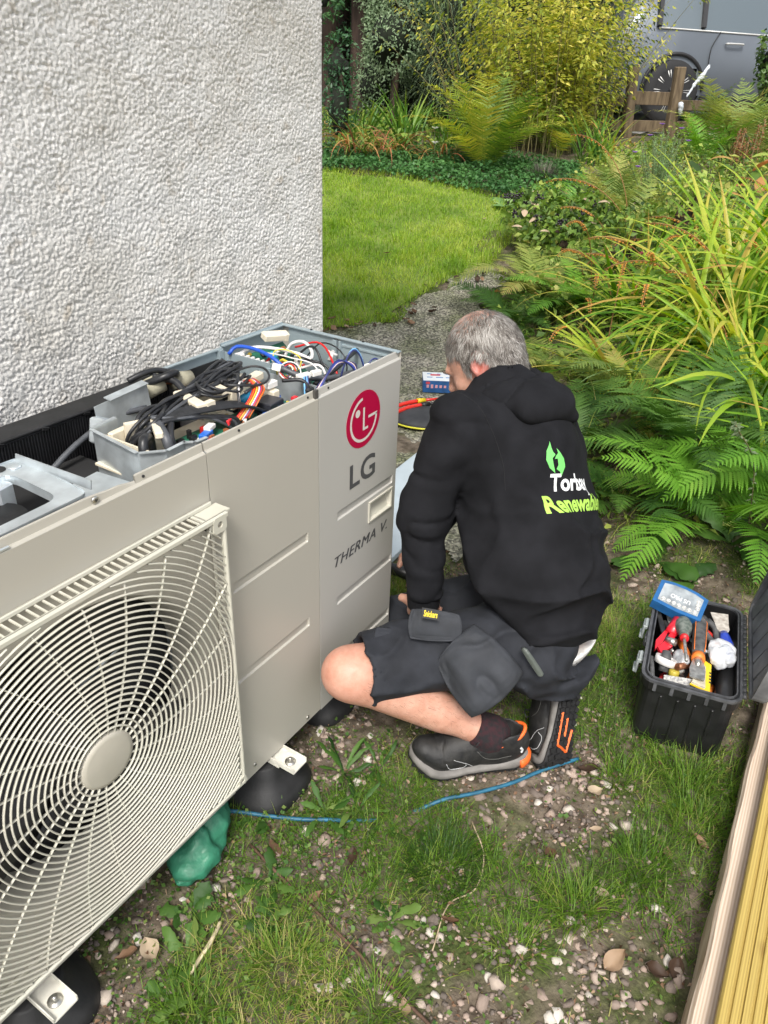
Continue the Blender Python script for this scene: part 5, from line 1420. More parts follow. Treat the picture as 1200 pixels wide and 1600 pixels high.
    for s in (-1, 1):
        line([(s*.035, .200, .055), (s*.045, .185, .035), (s*.045, .160, .030), (s*.045, .150, .045)], .0006, 'trim_line', M_SIL)
        line([(s*.038, .180, .065), (s*.046, .150, .050), (s*.044, .135, .030)], .0005, 'trim_line', M_SIL)
        line([(s*.034, .125, .080), (s*.040, .105, .060), (s*.040, .075, .055), (s*.038, .045, .060)], .0005, 'trim_line', mat('trim_grey', (.12, .12, .11), .5))
        line([(s*.036, .022, .080), (s*.036, .018, .072), (s*.036, .020, .065)], .0032, 'heel_flash', M_SIL)
    lc = MB()
    for k in range(6):
        y = .125+.013*k; z = .104-.0062*k
        lc.tube(spline([(-.022, y+.004*(k % 2), z-.012), (-.01, y, z-.001), (.01, y+.006, z-.001), (.022, y+.008, z-.012)], 10), .0024, 5)
    lc.tube(spline([(-.004, .122, .106), (-.03, .118, .112), (-.034, .132, .098), (-.008, .124, .106)], 14), .0018, 5); lc.tube(spline([(.004, .122, .106), (.03, .116, .112), (.036, .130, .100), (.01, .124, .106)], 14), .0018, 5)
    sub(np.concatenate(lc.v), lc.f, 'lace', M_OUT)
    return e
f_ = unit((-.585, .810, -.085)); u_ = unit(np.array((0, 0, 1))-f_*(-.085)+np.array((-.05, -.03, 0))); u_ = unit(u_-f_*(u_ @ f_)); x_ = np.cross(f_, u_)
shoe(1, np.stack([x_, f_, u_], 1), np.array((-.082, -.452, .040)), .30, label='trainer flat on the ground with an orange collar')
f_ = unit((-.46, -.14, -.87)); u_ = np.array((.30, .84, -.45)); u_ = unit(u_-f_*(u_ @ f_)); x_ = np.cross(f_, u_)
BALL = np.array((-.030, -.520, .030)); shoe(1, np.stack([x_, f_, u_], 1), BALL-f_*.205, 1.05, label='trainer on its toes with the orange and black sole showing')
# ================================================================== THE TOOLBOX AND ITS CONTENTS
TBX = np.array((.983, .182, 0)); TBW = np.array((.182, -.983, 0))
TBO = np.array((.386, -.702, 0)); TBZ = tzf(.38, -.7)-.050
TA = math.atan2(.182, .983)
def tb(l, w, z): return TBO+TBX*l+TBW*w+np.array((0, 0, TBZ+z))
tbox = empty('toolbox', tuple(TBO+(0, 0, TBZ)), TA, 'open black plastic toolbox full of hand tools with its lid leaning back', 'toolbox')
M_TB = mat('toolbox_plastic', (.012, .012, .013), .42, var=.3, vs=20, bump=.15, bs=300); M_TBG = mat('toolbox_dusty', (.075, .078, .085), .6, var=.55, vs=14, col2=(.16, .165, .175), bump=.2, bs=220); M_LATCH = mat('latch_grey', (.38, .42, .42), .5)
# local frame of the box: x along its length, -y to the lid side
BL, BW, BH = .40, .225, .25
def rrect(hl_, hw_, r, n=5):
    P = []
    for (cx_, cy_, a0) in ((hl_-r, hw_-r, 0), (-hl_+r, hw_-r, 90), (-hl_+r, -hw_+r, 180), (hl_-r, -hw_+r, 270)):
        for k in range(n): a = math.radians(a0+90*k/(n-1)); P.append((cx_+r*math.cos(a), cy_+r*math.sin(a)))
    return P
b_ = MB(); rings = []
for hl_, hw_, z, r in ((.188, .102, .048, .02), (.192, .106, .055, .024), (.196, .108, .215, .03), (.196, .108, .222, .03), (.203, .115, .224, .034), (.204, .116, .250, .034), (.200, .112, .252, .032), (.190, .102, .252, .028), (.189, .101, .235, .028), (.178, .094, .062, .024)):
    rings.append([(x, y, z) for x, y in rrect(hl_, hw_, r)])
n = len(rings[0]); V = [p for R_ in rings for p in R_]; F = [(i*n+j, i*n+(j+1) % n, (i+1)*n+(j+1) % n, (i+1)*n+j) for i in range(len(rings)-1) for j in range(n)]
F += [tuple(range(n))[::-1], tuple((len(rings)-1)*n+j for j in range(n))]
b_.add(V, F); tb_shell = b_.build('shell', M_TB, tbox)
for yy_ in (-.06, -.02, .02, .06): MB().box((-.1945, yy_, .135), (.006, .007, .15), R3(0, -.022, 0), b=.002).build('rib', M_TB, tbox)
b_ = MB(); o_ = rrect(.2055, .1175, .035); i_ = rrect(.1985, .1105, .031); b_.ringprism(o_, i_, .2475, .2545)
o_ = rrect(.1935, .1055, .029); i_ = rrect(.1905, .1025, .027); b_.ringprism(o_, i_, .2515, .257)
for k in range(9):
    t = -.16+.04*k; b_.box((t, .114, .236), (.010, .006, .022)); b_.box((t, -.114, .236), (.010, .006, .022))
for k in range(5): b_.box((-.2025, -.08+.04*k, .236), (.006, .008, .022))
b_.build('rim', mat('rim_dusty', (.07, .072, .078), .5, var=.4, vs=30), tbox)
b_ = MB(); b_.box((-.07, -.092, .15), (.17, .006, .14)); b_.build('divider', M_TB, tbox)
for xx in (-.095, .055):
    b_ = MB(); b_.box((xx, .1225, .232), (.042, .010, .012), b=.002); b_.box((xx, .128, .215), (.040, .006, .045), b=.002); b_.box((xx, .132, .197), (.036, .008, .010), b=.002); 
    for k in range(4): b_.box((xx, .1315, .208+.006*k), (.03, .0012, .0015))
    b_.build('latch', M_LATCH, tbox)
b_ = MB(); b_.box((-.02, .1175, .238), (.05, .008, .018), b=.002); b_.box((-.02, .121, .233), (.018, .006, .030), b=.002); b_.build('hasp', MATS['rim_dusty'], tbox)
# hinge knuckles along the lid side
hk = MB().cyl((-.009, 0, 0), (.009, 0, 0), .0052, n=10).build('hinge_knuckle', MATS['rim_dusty'], tbox); hk.location = (-.165, -.121, .253)
for k in range(1, 16):
    c = hk.copy(); COL.objects.link(c); c.location = (-.165+.022*k, -.121, .253)
# lid: deep shell with ribs inside, leaning outwards
lid = bpy.data.objects.new('lid', None); COL.objects.link(lid); lid.parent = tbox; lid.location = (0, -.127, .256); lid.rotation_euler = (math.radians(97), 0, 0)
# in lid coordinates: x along, y from the hinge to the free edge, z out of the lid's open side (towards the box when shut -> -z)
b_ = MB(); R_ = [rrect(.204, .116, .034), rrect(.203, .115, .034), rrect(.190, .100, .05), rrect(.182, .092, .05), rrect(.194, .106, .036), rrect(.196, .108, .03)]
Zs = (0, .03, .062, .056, .028, 0)
V = [(x, y+.12, z) for P, z in zip(R_, Zs) for x, y in P]; n = len(R_[0])
F = [(i*n+j, i*n+(j+1) % n, (i+1)*n+(j+1) % n, (i+1)*n+j) for i in range(2) for j in range(n)]+[tuple(2*n+j for j in range(n))]
F += [(i*n+j, i*n+(j+1) % n, (i+1)*n+(j+1) % n, (i+1)*n+j) for i in (3, 4) for j in range(n)]+[tuple(3*n+j for j in range(n))[::-1]]+[(5*n+j, 5*n+(j+1) % n, (j+1) % n, j) for j in range(n)]
b_.add(V, F); b_.build('lid_shell', M_TBG, lid)
for k in range(6):
    b_ = MB(); x = -.16+.064*k
    V = [(x-.026, .022, .004), (x+.026, .022, .004), (x+.026, .10+.012*(k % 2), .018), (x-.026, .10, .022), (x-.026, .022, .050), (x+.026, .022, .050), (x+.022, .12, .052), (x-.022, .12, .052)]
    b_.add(V, [(3, 2, 1, 0), (4, 5, 6, 7), (0, 1, 5, 4), (1, 2, 6, 5), (2, 3, 7, 6), (3, 0, 4, 7)]); b_.build('lid_pocket', M_TBG, lid)
    b_ = MB(); V = [(x-.026, .130, .012), (x+.026, .130, .016), (x+.024, .20, .026), (x-.024, .205, .024), (x-.026, .13, .052), (x+.026, .13, .052), (x+.022, .205, .052), (x-.022, .205, .052)]
    b_.add(V, [(3, 2, 1, 0), (4, 5, 6, 7), (0, 1, 5, 4), (1, 2, 6, 5), (2, 3, 7, 6), (3, 0, 4, 7)]); b_.build('lid_pocket', M_TBG, lid)

# helper for things lying in the box: local x (length, away), y (+ to the latch side), z
def ltb(p): return tb(p[0], -p[1], p[2])
def inbox(name, loc, label, cat, yaw=0.0, pitch=0.0, roll=0.0, group=None):
    e = empty(name, tuple(ltb(loc)), label=label, cat=cat, group=group)
    Rm = Euler((roll, pitch, TA+yaw), 'XYZ'); e.rotation_euler = Rm; return e
# each tool is built along its own +x (handle end towards the far side unless turned)
M_STEEL = mat('tool_steel', (.50, .49, .46), .35, metal=.85, var=.3, vs=60); M_GRIP = mat('grip_grey', (.05, .052, .055), .7, var=.4, vs=60, col2=(.12, .12, .12)); M_ORG = mat('grip_orange', (.80, .20, .03), .5, var=.1, vs=60)
# bit set case with clear lid, lying across the far end, reading upside down
e = inbox('bit_case', (.132, .055, .262), 'blue bit set case with a clear lid lying across the far end of the toolbox', 'tool case', math.radians(-10), math.radians(-14), math.radians(9))
b_ = MB(); pr = [(-.045, -.066), (.038, -.066), (.047, -.035), (.050, 0), (.047, .035), (.038, .066), (-.045, .066), (-.050, 0)]
b_.prism(pr, 0, .030); b_.build('case', mat('case_blue', (.015, .11, .30), .45, var=.15, vs=40), e)
pr2 = [(x*.78, y*.83) for x, y in pr]; b_ = MB(); b_.prism(pr2, .0302, .0318); b_.build('clear_lid', mat('clear_lid', (.30, .33, .35), .15, var=.3, vs=30, coat=.5), e)
b_ = MB()
for k in range(7): b_.lathe([(.0062, .0319), (.0062, .0332), (.0038, .0332), (.0038, .0320)], (-.026, -.045+.0145*k, 0), n=14)
for k in range(3): b_.lathe([(.006, .0319), (.006, .0332), (.0035, .0332), (.0035, .0320)], (-.010+.012*k, -.048+.002*k, 0), n=12)
b_.build('socket', mat('socket_light', (.62, .62, .60), .35, metal=.3), e)
t_ = place_text('lettering', 'US PRO', (.004, -.026, .0322), (0, 1, 0), (-1, 0, 0), .054, mat('print_case', (.72, .74, .76), .5), offset=.02, height=.015); t_.parent = e
# turn lettering to read upside down from the camera
t_.location = (0.0, 0, 0)
# large screwdriver
e = inbox('screwdriver', (-.035, .030, .278), 'big grey handled screwdriver with a red collar, blade resting on the near rim', 'screwdriver', math.radians(3), math.radians(12), 0)
b_ = MB(); b_.lathe([(0, -.125), (.004, -.125), (.004, -.005), (.0045, 0)], (0, 0, 0), R3(0, math.radians(90), 0), 10); b_.build('blade', M_STEEL, e)
b_ = MB(); b_.lathe([(.0105, 0), (.0115, .004), (.0115, .010), (.010, .012)], (0, 0, 0), R3(0, math.radians(90), 0), 16); b_.build('collar', mat('collar_red', (.62, .015, .02), .4), e)
b_ = MB(); b_.lathe([(.010, .012), (.0125, .02), (.012, .034), (.0155, .045), (.022, .068), (.0225, .085), (.019, .105), (.010, .114), (0, .115)], (0, 0, 0), R3(0, math.radians(90), 0), 18)
b_.build('handle', mat('handle_green_grey', (.075, .10, .085), .75, var=.4, vs=90, col2=(.20, .22, .20), bump=.4, bs=300), e)
b_ = MB(); b_.cyl((.1145, 0, 0), (.116, 0, 0), .004, n=10); b_.build('hanging_hole', M_DARK, e)
# big chisel / hacking knife with black and orange handle
e = inbox('chisel', (-.025, -.010, .255), 'wide chisel with a thick black and orange handle in the middle of the toolbox', 'chisel', math.radians(0), math.radians(4), 0)
b_ = MB(); b_.tube([(-.04, 0, 0), (.0, 0, 0), (.05, 0, .002), (.12, 0, .004), (.135, 0, .004)], [.015, .0175, .019, .021, .0195], 14, flat=.9); b_.build('handle', M_GRIP, e)
b_ = MB(); b_.tube([(-.058, 0, 0), (-.038, 0, 0)], [.0165, .0165], 14); 
for s in (-1, 1): b_.tube([(-.03, s*.0125, .011), (.0, s*.0135, .0135), (.105, s*.0145, .0165), (.112, s*.006, .0205), (.112, 0, .021)], .0011, 5)
b_.build('orange_inlay', M_ORG, e)
b_ = MB(); b_.prism([(-.14, -.017), (-.10, -.019), (-.056, -.012), (-.056, .012), (-.10, .019), (-.14, .017)], -.0015, .0015); b_.tube([(-.085, 0, 0), (-.05, 0, 0)], [.006, .013], 10); b_.build('blade', M_STEEL, e)
# scraper with a blue handle and crusted blade
e = inbox('paint_scraper', (.04, -.070, .262), 'plaster-crusted scraper with a blue handle lying near the hinge side', 'scraper', math.radians(11), math.radians(-4), 0)
b_ = MB(); b_.tube([(-.085, 0, -.004), (-.06, 0, 0), (-.03, 0, .002), (0, 0, .001), (.018, 0, 0)], [.010, .0155, .0165, .013, .010], 12, flat=.75); b_.build('handle', mat('handle_blue', (.02, .06, .50), .35, var=.15, vs=50, coat=.4), e)
b_ = MB(); b_.prism([(.014, -.008), (.03, -.016), (.055, -.018), (.095, -.023), (.095, .023), (.055, .018), (.03, .016), (.014, .008)], -.0012, .0012); b_.build('blade', mat('blade_crusty', (.34, .30, .26), .7, var=.5, vs=70, col2=(.60, .57, .52), bump=.6, bs=200), e)
# pliers with orange and grey grips
e = inbox('pliers', (.035, -.040, .256), 'pliers with grey and orange grips half under the scraper', 'pliers', math.radians(18), math.radians(2), 0)
for s, m in ((1, M_GRIP), (-1, M_GRIP)):
    b_ = MB(); b_.tube(spline([(-.028, s*.003, 0), (.0, s*.011, .001), (.035, s*.017, .003), (.07, s*.010, .003)], 12), [.0065]*3+[.0085]*7+[.007]*(len(spline([(0, 0, 0)]*4, 12))-10) if False else .0078, 9); b_.build('grip', m, e)
    b_ = MB(); b_.tube([(-.040, s*.002, 0), (-.026, s*.004, 0)], [.0085, .0088], 9); b_.build('grip_tip', M_ORG, e)
b_ = MB(); b_.box((-.058, 0, 0), (.034, .014, .009), b=.003); b_.cyl((-.05, 0, -.006), (-.05, 0, .0065), .006, n=12); b_.build('jaw', M_STEEL, e)
e = inbox('pliers', (.055, -.052, .246), 'second pliers with red and grey grips under the orange gripped pair', 'pliers', math.radians(34), math.radians(0), 0)
for s in (1, -1):
    b_ = MB(); b_.tube(spline([(-.03, s*.003, 0), (.0, s*.010, 0), (.03, s*.014, 0), (.055, s*.009, 0)], 10), .0068, 8); b_.build('grip', mat('grip_red', (.60, .03, .02), .5) if s > 0 else M_GRIP, e)
b_ = MB(); b_.box((-.048, 0, 0), (.03, .012, .008), b=.003); b_.build('jaw', M_STEEL, e)
# clear bag of fixings
def crumple(name, c, r, h, mats_, seed, amp=.012, fr=22, cut=None, yaw=TA):
    def fn(P):
        q = P-c
        d = sd_ell(P, c, r, R3(0, 0, yaw)); return d+amp*(1-np.abs(noise3(P, fr, seed)))**3-amp*.4+amp*.5*noise3(P, fr*.6, seed+2)+amp*.25*noise3(P, fr*3, seed+3)
    lo = c-max(r)*1.25; hi = c+max(r)*1.25
    V, F = surface_net(fn, lo, hi, h); return fast_mesh(name, V, F, mats_, smooth=False)
def bagmat(name, col, tr, rough=.25):
    m = mat(name, col, rough, var=.15, vs=40, bump=.9, bs=45, bdist=.006, detail=2); nt, N, L = nodes_of(m); p = N['Principled BSDF']; p.inputs['Coat Weight'].default_value = .08; p.inputs['Alpha'].default_value = tr; p.inputs['Coat Roughness'].default_value = .15; return m
o = link('plastic_bag', crumple('plastic_bag', ltb((-.035, -.062, .258)), (.050, .035, .024), .0034, bagmat('clear_bag', (.74, .77, .80), .75), 4, .013, 40)); tag(o, 'crumpled clear plastic bag of fixings beside the blue handle', 'plastic bag')
# yellow wedge shaped packet, tape roll, pipe, clamps and odds
e = inbox('packet', (-.125, -.022, .246), 'yellow packet with black marks standing at the near end of the toolbox', 'packet', math.radians(-4), math.radians(0), math.radians(10))
b_ = MB(); b_.prism([(-.052, -.026), (.055, -.018), (.062, .004), (-.052, .022)], 0, .004); b_.build('card', mat('packet_yellow', (.82, .55, .03), .4), e)
b_ = MB(); b_.prism([(-.050, -.012), (.030, -.004), (.034, .010), (-.050, .021)], .0042, .010); b_.build('clear_window', bagmat('window_film', (.66, .60, .48), .75), e)
b_ = MB()
for k in range(4): b_.box((.020-.012*k, -.019-.001*k, .0046), (.005, .006, .0006))
b_.build('print_mark', MATS['print_black'], e)
e = inbox('tape_roll', (-.105, .065, .248), 'white roll of tape standing on edge with a driver bit through it', 'tape', 0, 0, 0)
Rt = R3(.15, .45, 0)
b_ = MB(); b_.lathe([(.020, -.009), (.0265, -.009), (.0265, .009), (.020, .009), (.020, -.009)], (0, 0, 0), Rt, 28); b_.build('roll', mat('tape_white', (.72, .70, .68), .45), e)
b_ = MB(); b_.tube([(-.02, .0, -.02), (.0, 0, .005), (.016, .002, .018)], [.012, .013, .010], 12); b_.build('driver_handle', M_GRIP, e)
b_ = MB(); b_.cyl((.016, .002, .018), (.0175, .002, .0195), .005, n=10); b_.build('red_end', MATS['collar_red'], e)
e = inbox('copper_offcut', (-.105, .025, .244), 'short copper pipe offcut beside the white tape roll', 'pipe offcut', math.radians(-35), math.radians(18), 0)
b_ = MB(); b_.lathe([(.0088, -.02), (.0088, .02), (.0075, .02), (.0075, -.02), (.0088, -.02)], (0, 0, 0), R3(0, PI/2, 0), 18); b_.build('pipe', mat('copper_old', (.50, .22, .12), .4, metal=.7, var=.25, vs=80), e)
e = inbox('spring_clamp', (-.005, .066, .240), 'red plastic spring clamp on the latch side of the toolbox', 'clamp', math.radians(-22), math.radians(-6), math.radians(10))
b_ = MB(); b_.prism([(-.062, -.012), (-.02, -.022), (.03, -.006), (.03, .006), (-.02, .002), (-.05, .004)], 0, .009); b_.prism([(-.060, .006), (-.02, .004), (.02, .012), (.02, .020), (-.03, .020)], -.004, .006); b_.build('jaw', mat('clamp_red', (.62, .015, .03), .35, coat=.3), e)
b_ = MB(); b_.tube([(.02, .004, .006), (.075, .012, .012)], [.016, .015], 12, flat=.8); b_.build('handle', MATS['clamp_red'], e)
b_ = MB(); b_.lathe([(.006, -.012), (.010, -.012), (.010, .012), (.006, .012), (.006, -.012)], (-.01, -.012, .013), R3(1.2, 0, 0), 16); b_.build('spring', M_STEEL, e)
e = inbox('adjustable_spanner', (.065, .088, .238), 'dark adjustable spanner against the latch side of the toolbox', 'spanner', math.radians(14), 0, 0)
b_ = MB(); b_.box((0, 0, 0), (.12, .014, .007), b=.002); b_.prism([(-.085, -.018), (-.06, -.016), (-.052, 0), (-.06, .014), (-.09, .016), (-.08, .004), (-.08, -.006)], -.005, .006); b_.build('body', mat('spanner_dark', (.06, .06, .062), .45, metal=.5, var=.3, vs=60), e)
e = inbox('marker_pen', (-.135, .092, .232), 'black marker pen standing by the near latch corner', 'pen', math.radians(10), math.radians(-10), 0)
b_ = MB(); b_.tube([(-.03, 0, 0), (.04, 0, .002)], .006, 10); b_.build('barrel', M_GRIP, e)
e = inbox('sealant_tube', (-.11, -.085, .215), 'fat black sealant tube low along the hinge side', 'tube', 0, 0, 0)
b_ = MB(); b_.lathe([(0, -.06), (.022, -.06), (.0235, -.055), (.0235, .08), (0, .08)], (0, 0, 0), R3(0, PI/2, 0), 20); b_.build('barrel', mat('tube_black', (.02, .02, .021), .35, bump=.2, bs=100), e)
e = inbox('putty_tin', (-.128, .040, .232), 'small round yellow lid low at the near end of the toolbox', 'tin', 0, .3, 0)
b_ = MB(); b_.lathe([(0, -.012), (.013, -.012), (.013, .008), (.011, .010), (0, .010)], (0, 0, 0), None, 18); b_.build('lid', mat('tin_yellow', (.45, .36, .05), .45), e)
e = inbox('label_strip', (-.158, .02, .240), 'printed white card strip along the near rim of the toolbox', 'card', math.radians(86), math.radians(12), math.radians(-60))
b_ = MB(); b_.box((0, 0, 0), (.085, .018, .0012)); b_.build('card', mat('card_white', (.68, .67, .63), .6, col2=(.25, .25, .27), vs=160), e)
o = link('clear_packet', crumple('clear_packet', ltb((-.075, .030, .242)), (.034, .020, .014), .0034, bagmat('clear_bag_dull', (.60, .62, .64), .7), 9, .008, 40)); tag(o, 'dull clear packet squashed between the screwdriver and the tape roll', 'packet')
# jumble of dark tools beneath, filling the box
jr = random.Random(21)
jm = [M_GRIP, M_STEEL, mat('jumble_black', (.02, .02, .022), .5), mat('jumble_red', (.38, .02, .02), .5), mat('jumble_white', (.55, .55, .52), .5), M_ORG, MATS['tube_black']]
for k in range(46):
    x, y = jr.uniform(-.12, .11), jr.uniform(-.065, .07); z = jr.uniform(.16, .225); a = jr.uniform(-.5, .5); L_ = jr.uniform(.04, .10)
    d = TBX*math.cos(a)+TBW*math.sin(a); c = ltb((x, y, z)); b_ = MB()
    if jr.random() < .6: b_.tube([c-d*L_/2, c+d*L_/2+(0, 0, jr.uniform(-.01, .01))], [jr.uniform(.005, .012), jr.uniform(.004, .011)], 9)
    else: b_.box(c, (L_, jr.uniform(.012, .03), jr.uniform(.005, .014)), R3(jr.uniform(-.4, .4), jr.uniform(-.2, .2), a+TA), b=.002)
    mm = jr.choice(jm); cn = {'grip_grey': 'grey', 'tool_steel': 'steel', 'jumble_black': 'black', 'jumble_red': 'red', 'jumble_white': 'white', 'grip_orange': 'orange', 'tube_black': 'glossy black'}[mm.name]; sh_ = 'round' if len(b_.f) > 25 or len(b_.v[0]) == 18 else 'flat'; o = b_.build('loose_tool', mm); tag(o, '%s %s tool half buried in the jumble inside the toolbox' % (cn, sh_), 'tool', 'tools jumbled under the others in the toolbox')

# ================================================================== THINGS LYING ABOUT
# blue hose
e = MB(); P = [(-.62, .075, .02), (-.582, .042, .012), (-.54, -.04, .009), (-.509, -.101, .010), (-.47, -.155, .006), (-.431, -.203, -.004), (-.36, -.275, -.010), (-.287, -.336, .012), (-.22, -.395, .012), (-.147, -.449, .010), (-.08, -.487, .009), (-.026, -.522, .008), (.02, -.552, .004)]
S_ = spline(P, 60); S_[:, 2] += .004+np.array([tzf(*p[:2]) for p in S_]); e.tube(S_, .0046, 8)
o = e.build('hose', mat('hose_blue', (.02, .12, .20), .5, var=.3, vs=30)); tag(o, 'thin blue hose running through the grass past the trainers', 'hose')
# green bag under the unit
o = link('green_bag', crumple('green_bag', np.array((-.680, .045, .048)), (.125, .070, .060), .0064, bagmat('green_plastic', (.03, .19, .11), .85, .55), 14, .026, 17, yaw=.5)); tag(o, 'crumpled green plastic bag stuffed under the heat pump', 'plastic bag')
# cover sheet of the unit lying on the path
c0 = np.array((.28, .585, .022)); u_ = unit((.997, .06, 0)); Lc = 1.12; Wc = .31
e = empty('top_cover', tuple(c0+(0, 0, .006)), math.atan2(u_[1], u_[0]), 'pale blue grey sheet metal top cover lying on the path', 'metal cover')
b_ = MB(); b_.box((Lc/2, -Wc/2, 0), (Lc, Wc, .002)); b_.build('sheet', mat('cover_paint', (.46, .53, .58), .33, var=.05, vs=10, rvar=.1, spec=.6), e)
b_ = MB(); 
for (c, d) in (((Lc/2, .0, -.008), (Lc, .0016, .018)), ((Lc/2, -Wc, -.008), (Lc, .0016, .018)), ((0, -Wc/2, -.008), (.0016, Wc, .018)), ((Lc, -Wc/2, -.008), (.0016, Wc, .018))): b_.box(c, d)
b_.build('flange', MATS['cover_paint'], e)
b_ = MB(); b_.box((.42, -Wc/2, .0014), (.003, Wc*.98, .0014)); b_.box((.425, -Wc/2, .0012), (.0014, Wc*.98, .0010)); b_.build('crease', MATS['cover_paint'], e)
# drill lying behind the arm
e = empty('cordless_drill', (.40, .13, .045), math.radians(195), 'black cordless drill lying in the grass beside the cover sheet', 'drill')
Ry = R3(0, PI/2, 0)
b_ = MB(); b_.lathe([(.006, .132), (.009, .128), (.018, .118), (.0215, .108), (.0215, .085), (.019, .083), (.0215, .080), (.0225, .062), (.0225, .055)], (0, 0, 0), Ry, 22); b_.build('chuck', mat('drill_black', (.015, .015, .016), .4), e)
b_ = MB(); b_.cyl((.13, 0, 0), (.20, 0, -.004), .0032, n=8); b_.build('bit', M_STEEL, e)
b_ = MB(); b_.lathe([(.024, .055), (.030, .045), (.032, .0), (.031, -.06), (.022, -.075), (0, -.078)], (0, 0, 0), Ry, 22); b_.build('body', mat('drill_grey', (.055, .06, .065), .55), e)
b_ = MB(); b_.tube([(-.02, -.02, 0), (-.035, -.08, .0), (-.04, -.12, 0)], [.022, .019, .021], 12); b_.box((-.035, -.145, 0), (.11, .05, .06), b=.008); b_.build('handle', MATS['drill_black'], e)
# meter pouch with yellow piping, red test leads, glove box
pz = tzf(1.60, .84)+.014
e = empty('meter_pouch', (1.60, .80, pz), math.radians(30), 'black oval zip pouch with yellow piping lying on the path', 'pouch')
b_ = MB(); b_.lathe([(0, 0), (.155, 0), (.168, .010), (.170, .018), (.165, .028), (.13, .040), (.06, .046), (0, .047)], n=36, sx=.72); b_.build('body', mat('pouch_black', (.035, .037, .042), .7, var=.3, vs=14, bump=.3, bs=200), e)
b_ = MB(); b_.tube([(.171*.72*math.cos(a), .171*math.sin(a), .012) for a in np.linspace(0, 2*PI, 40)], .0042, 6, caps=False); b_.build('piping', mat('piping_yellow', (.70, .66, .05), .5), e)
for i, (P, lab) in enumerate((([(1.47, .95, .075), (1.60, .93, .072), (1.68, .90, .07), (1.80, .84, .06)], 'upper red insulated test probe with a yellow band lying on the black pouch'), ([(1.50, .915, .065), (1.60, .90, .062), (1.67, .87, .06), (1.78, .80, .055)], 'lower red insulated test probe with a black tip lying on the black pouch'))):
    P = np.array(P); P[:, 2] += tzf(1.6, .85)-.004; e = empty('test_probe', tuple(P[0]), label=lab, cat='test probe'); Q = P-P[0]
    b_ = MB(); b_.tube(spline(Q[:3], 14), .0105, 10); b_.build('handle', mat('probe_red', (.72, .03, .02), .35, coat=.3), e)
    b_ = MB(); b_.tube([Q[2], Q[2]+(Q[3]-Q[2])*.35], [.013, .011], 12); b_.build('band', mat('probe_yellow', (.80, .55, .02), .4) if i == 0 else MATS['drill_black'], e)
    b_ = MB(); b_.tube([Q[2]+(Q[3]-Q[2])*.35, Q[3]], [.008, .005], 10); b_.build('tip', MATS['probe_red'] if i == 0 else MATS['drill_black'], e)
e = empty('glove_box', (1.98, .90, tzf(1.98, .9)+.014), math.radians(-58), 'blue and white cardboard box of disposable gloves on the path behind the head', 'box')
b_ = MB(); b_.box((0, 0, .032), (.25, .125, .064), b=.001); b_.build('carton', mat('carton_blue', (.02, .09, .26), .45, var=.3, vs=18), e)
b_ = MB(); b_.box((0, 0, .0646), (.249, .124, .0012)); b_.build('top_label', mat('carton_white', (.74, .77, .80), .45), e)
b_ = MB(); rr2 = random.Random(4)
for k in range(9): b_.box((-.10+.05*(k % 5)+.01, .035-.05*(k//5), .0656), (rr2.uniform(.02, .038), .010, .0008))
b_.build('label_print', mat('carton_print', (.12, .25, .50), .5), e)
b_ = MB()
for k in range(5): b_.box((-.10+.022*k, -.0628, .034), (.012, .0010, rr2.uniform(.012, .026)))
b_.build('front_print', mat('carton_pink', (.62, .30, .34), .5), e)
b_ = MB(); b_.box((-.10, -.0625, .052), (.02, .001, .012)); b_.box((-.06, .02, .0658), (.05, .020, .001)); b_.build('red_print', mat('carton_red', (.55, .06, .08), .5), e)
# sticks on the ground
for (P, r, c, lab) in (([(-.62, -.05, .012), (-.645, -.16, .014), (-.663, -.269, .010), (-.69, -.40, .012), (-.715, -.535, .010), (-.74, -.66, .012)], .0034, (.10, .055, .035), 'long thin brown stem lying across the weeds towards the bottom edge'),
    ([(-.785, -.118, .012), (-.835, -.135, .020), (-.890, -.142, .016)], .0042, (.62, .52, .34), 'short pale dry stalk lying in the weeds near the fan'),
    ([(-.30, -.42, .016), (-.36, -.48, .012), (-.44, -.50, .012), (-.50, -.47, .010), (-.60, -.49, .010)], .0016, (.42, .33, .22), 'fine curved straw stem on the bare gravel')):
    S_ = spline(P, 24); S_[:, 2] += np.array([tzf(*p[:2]) for p in S_])+.003*noise3(S_, 30, 5); o = MB().tube(S_, r, 6).build('stick', mat('stick_%d' % int(c[0]*100), c, .8, var=.25, vs=60)); tag(o, lab, 'stick')
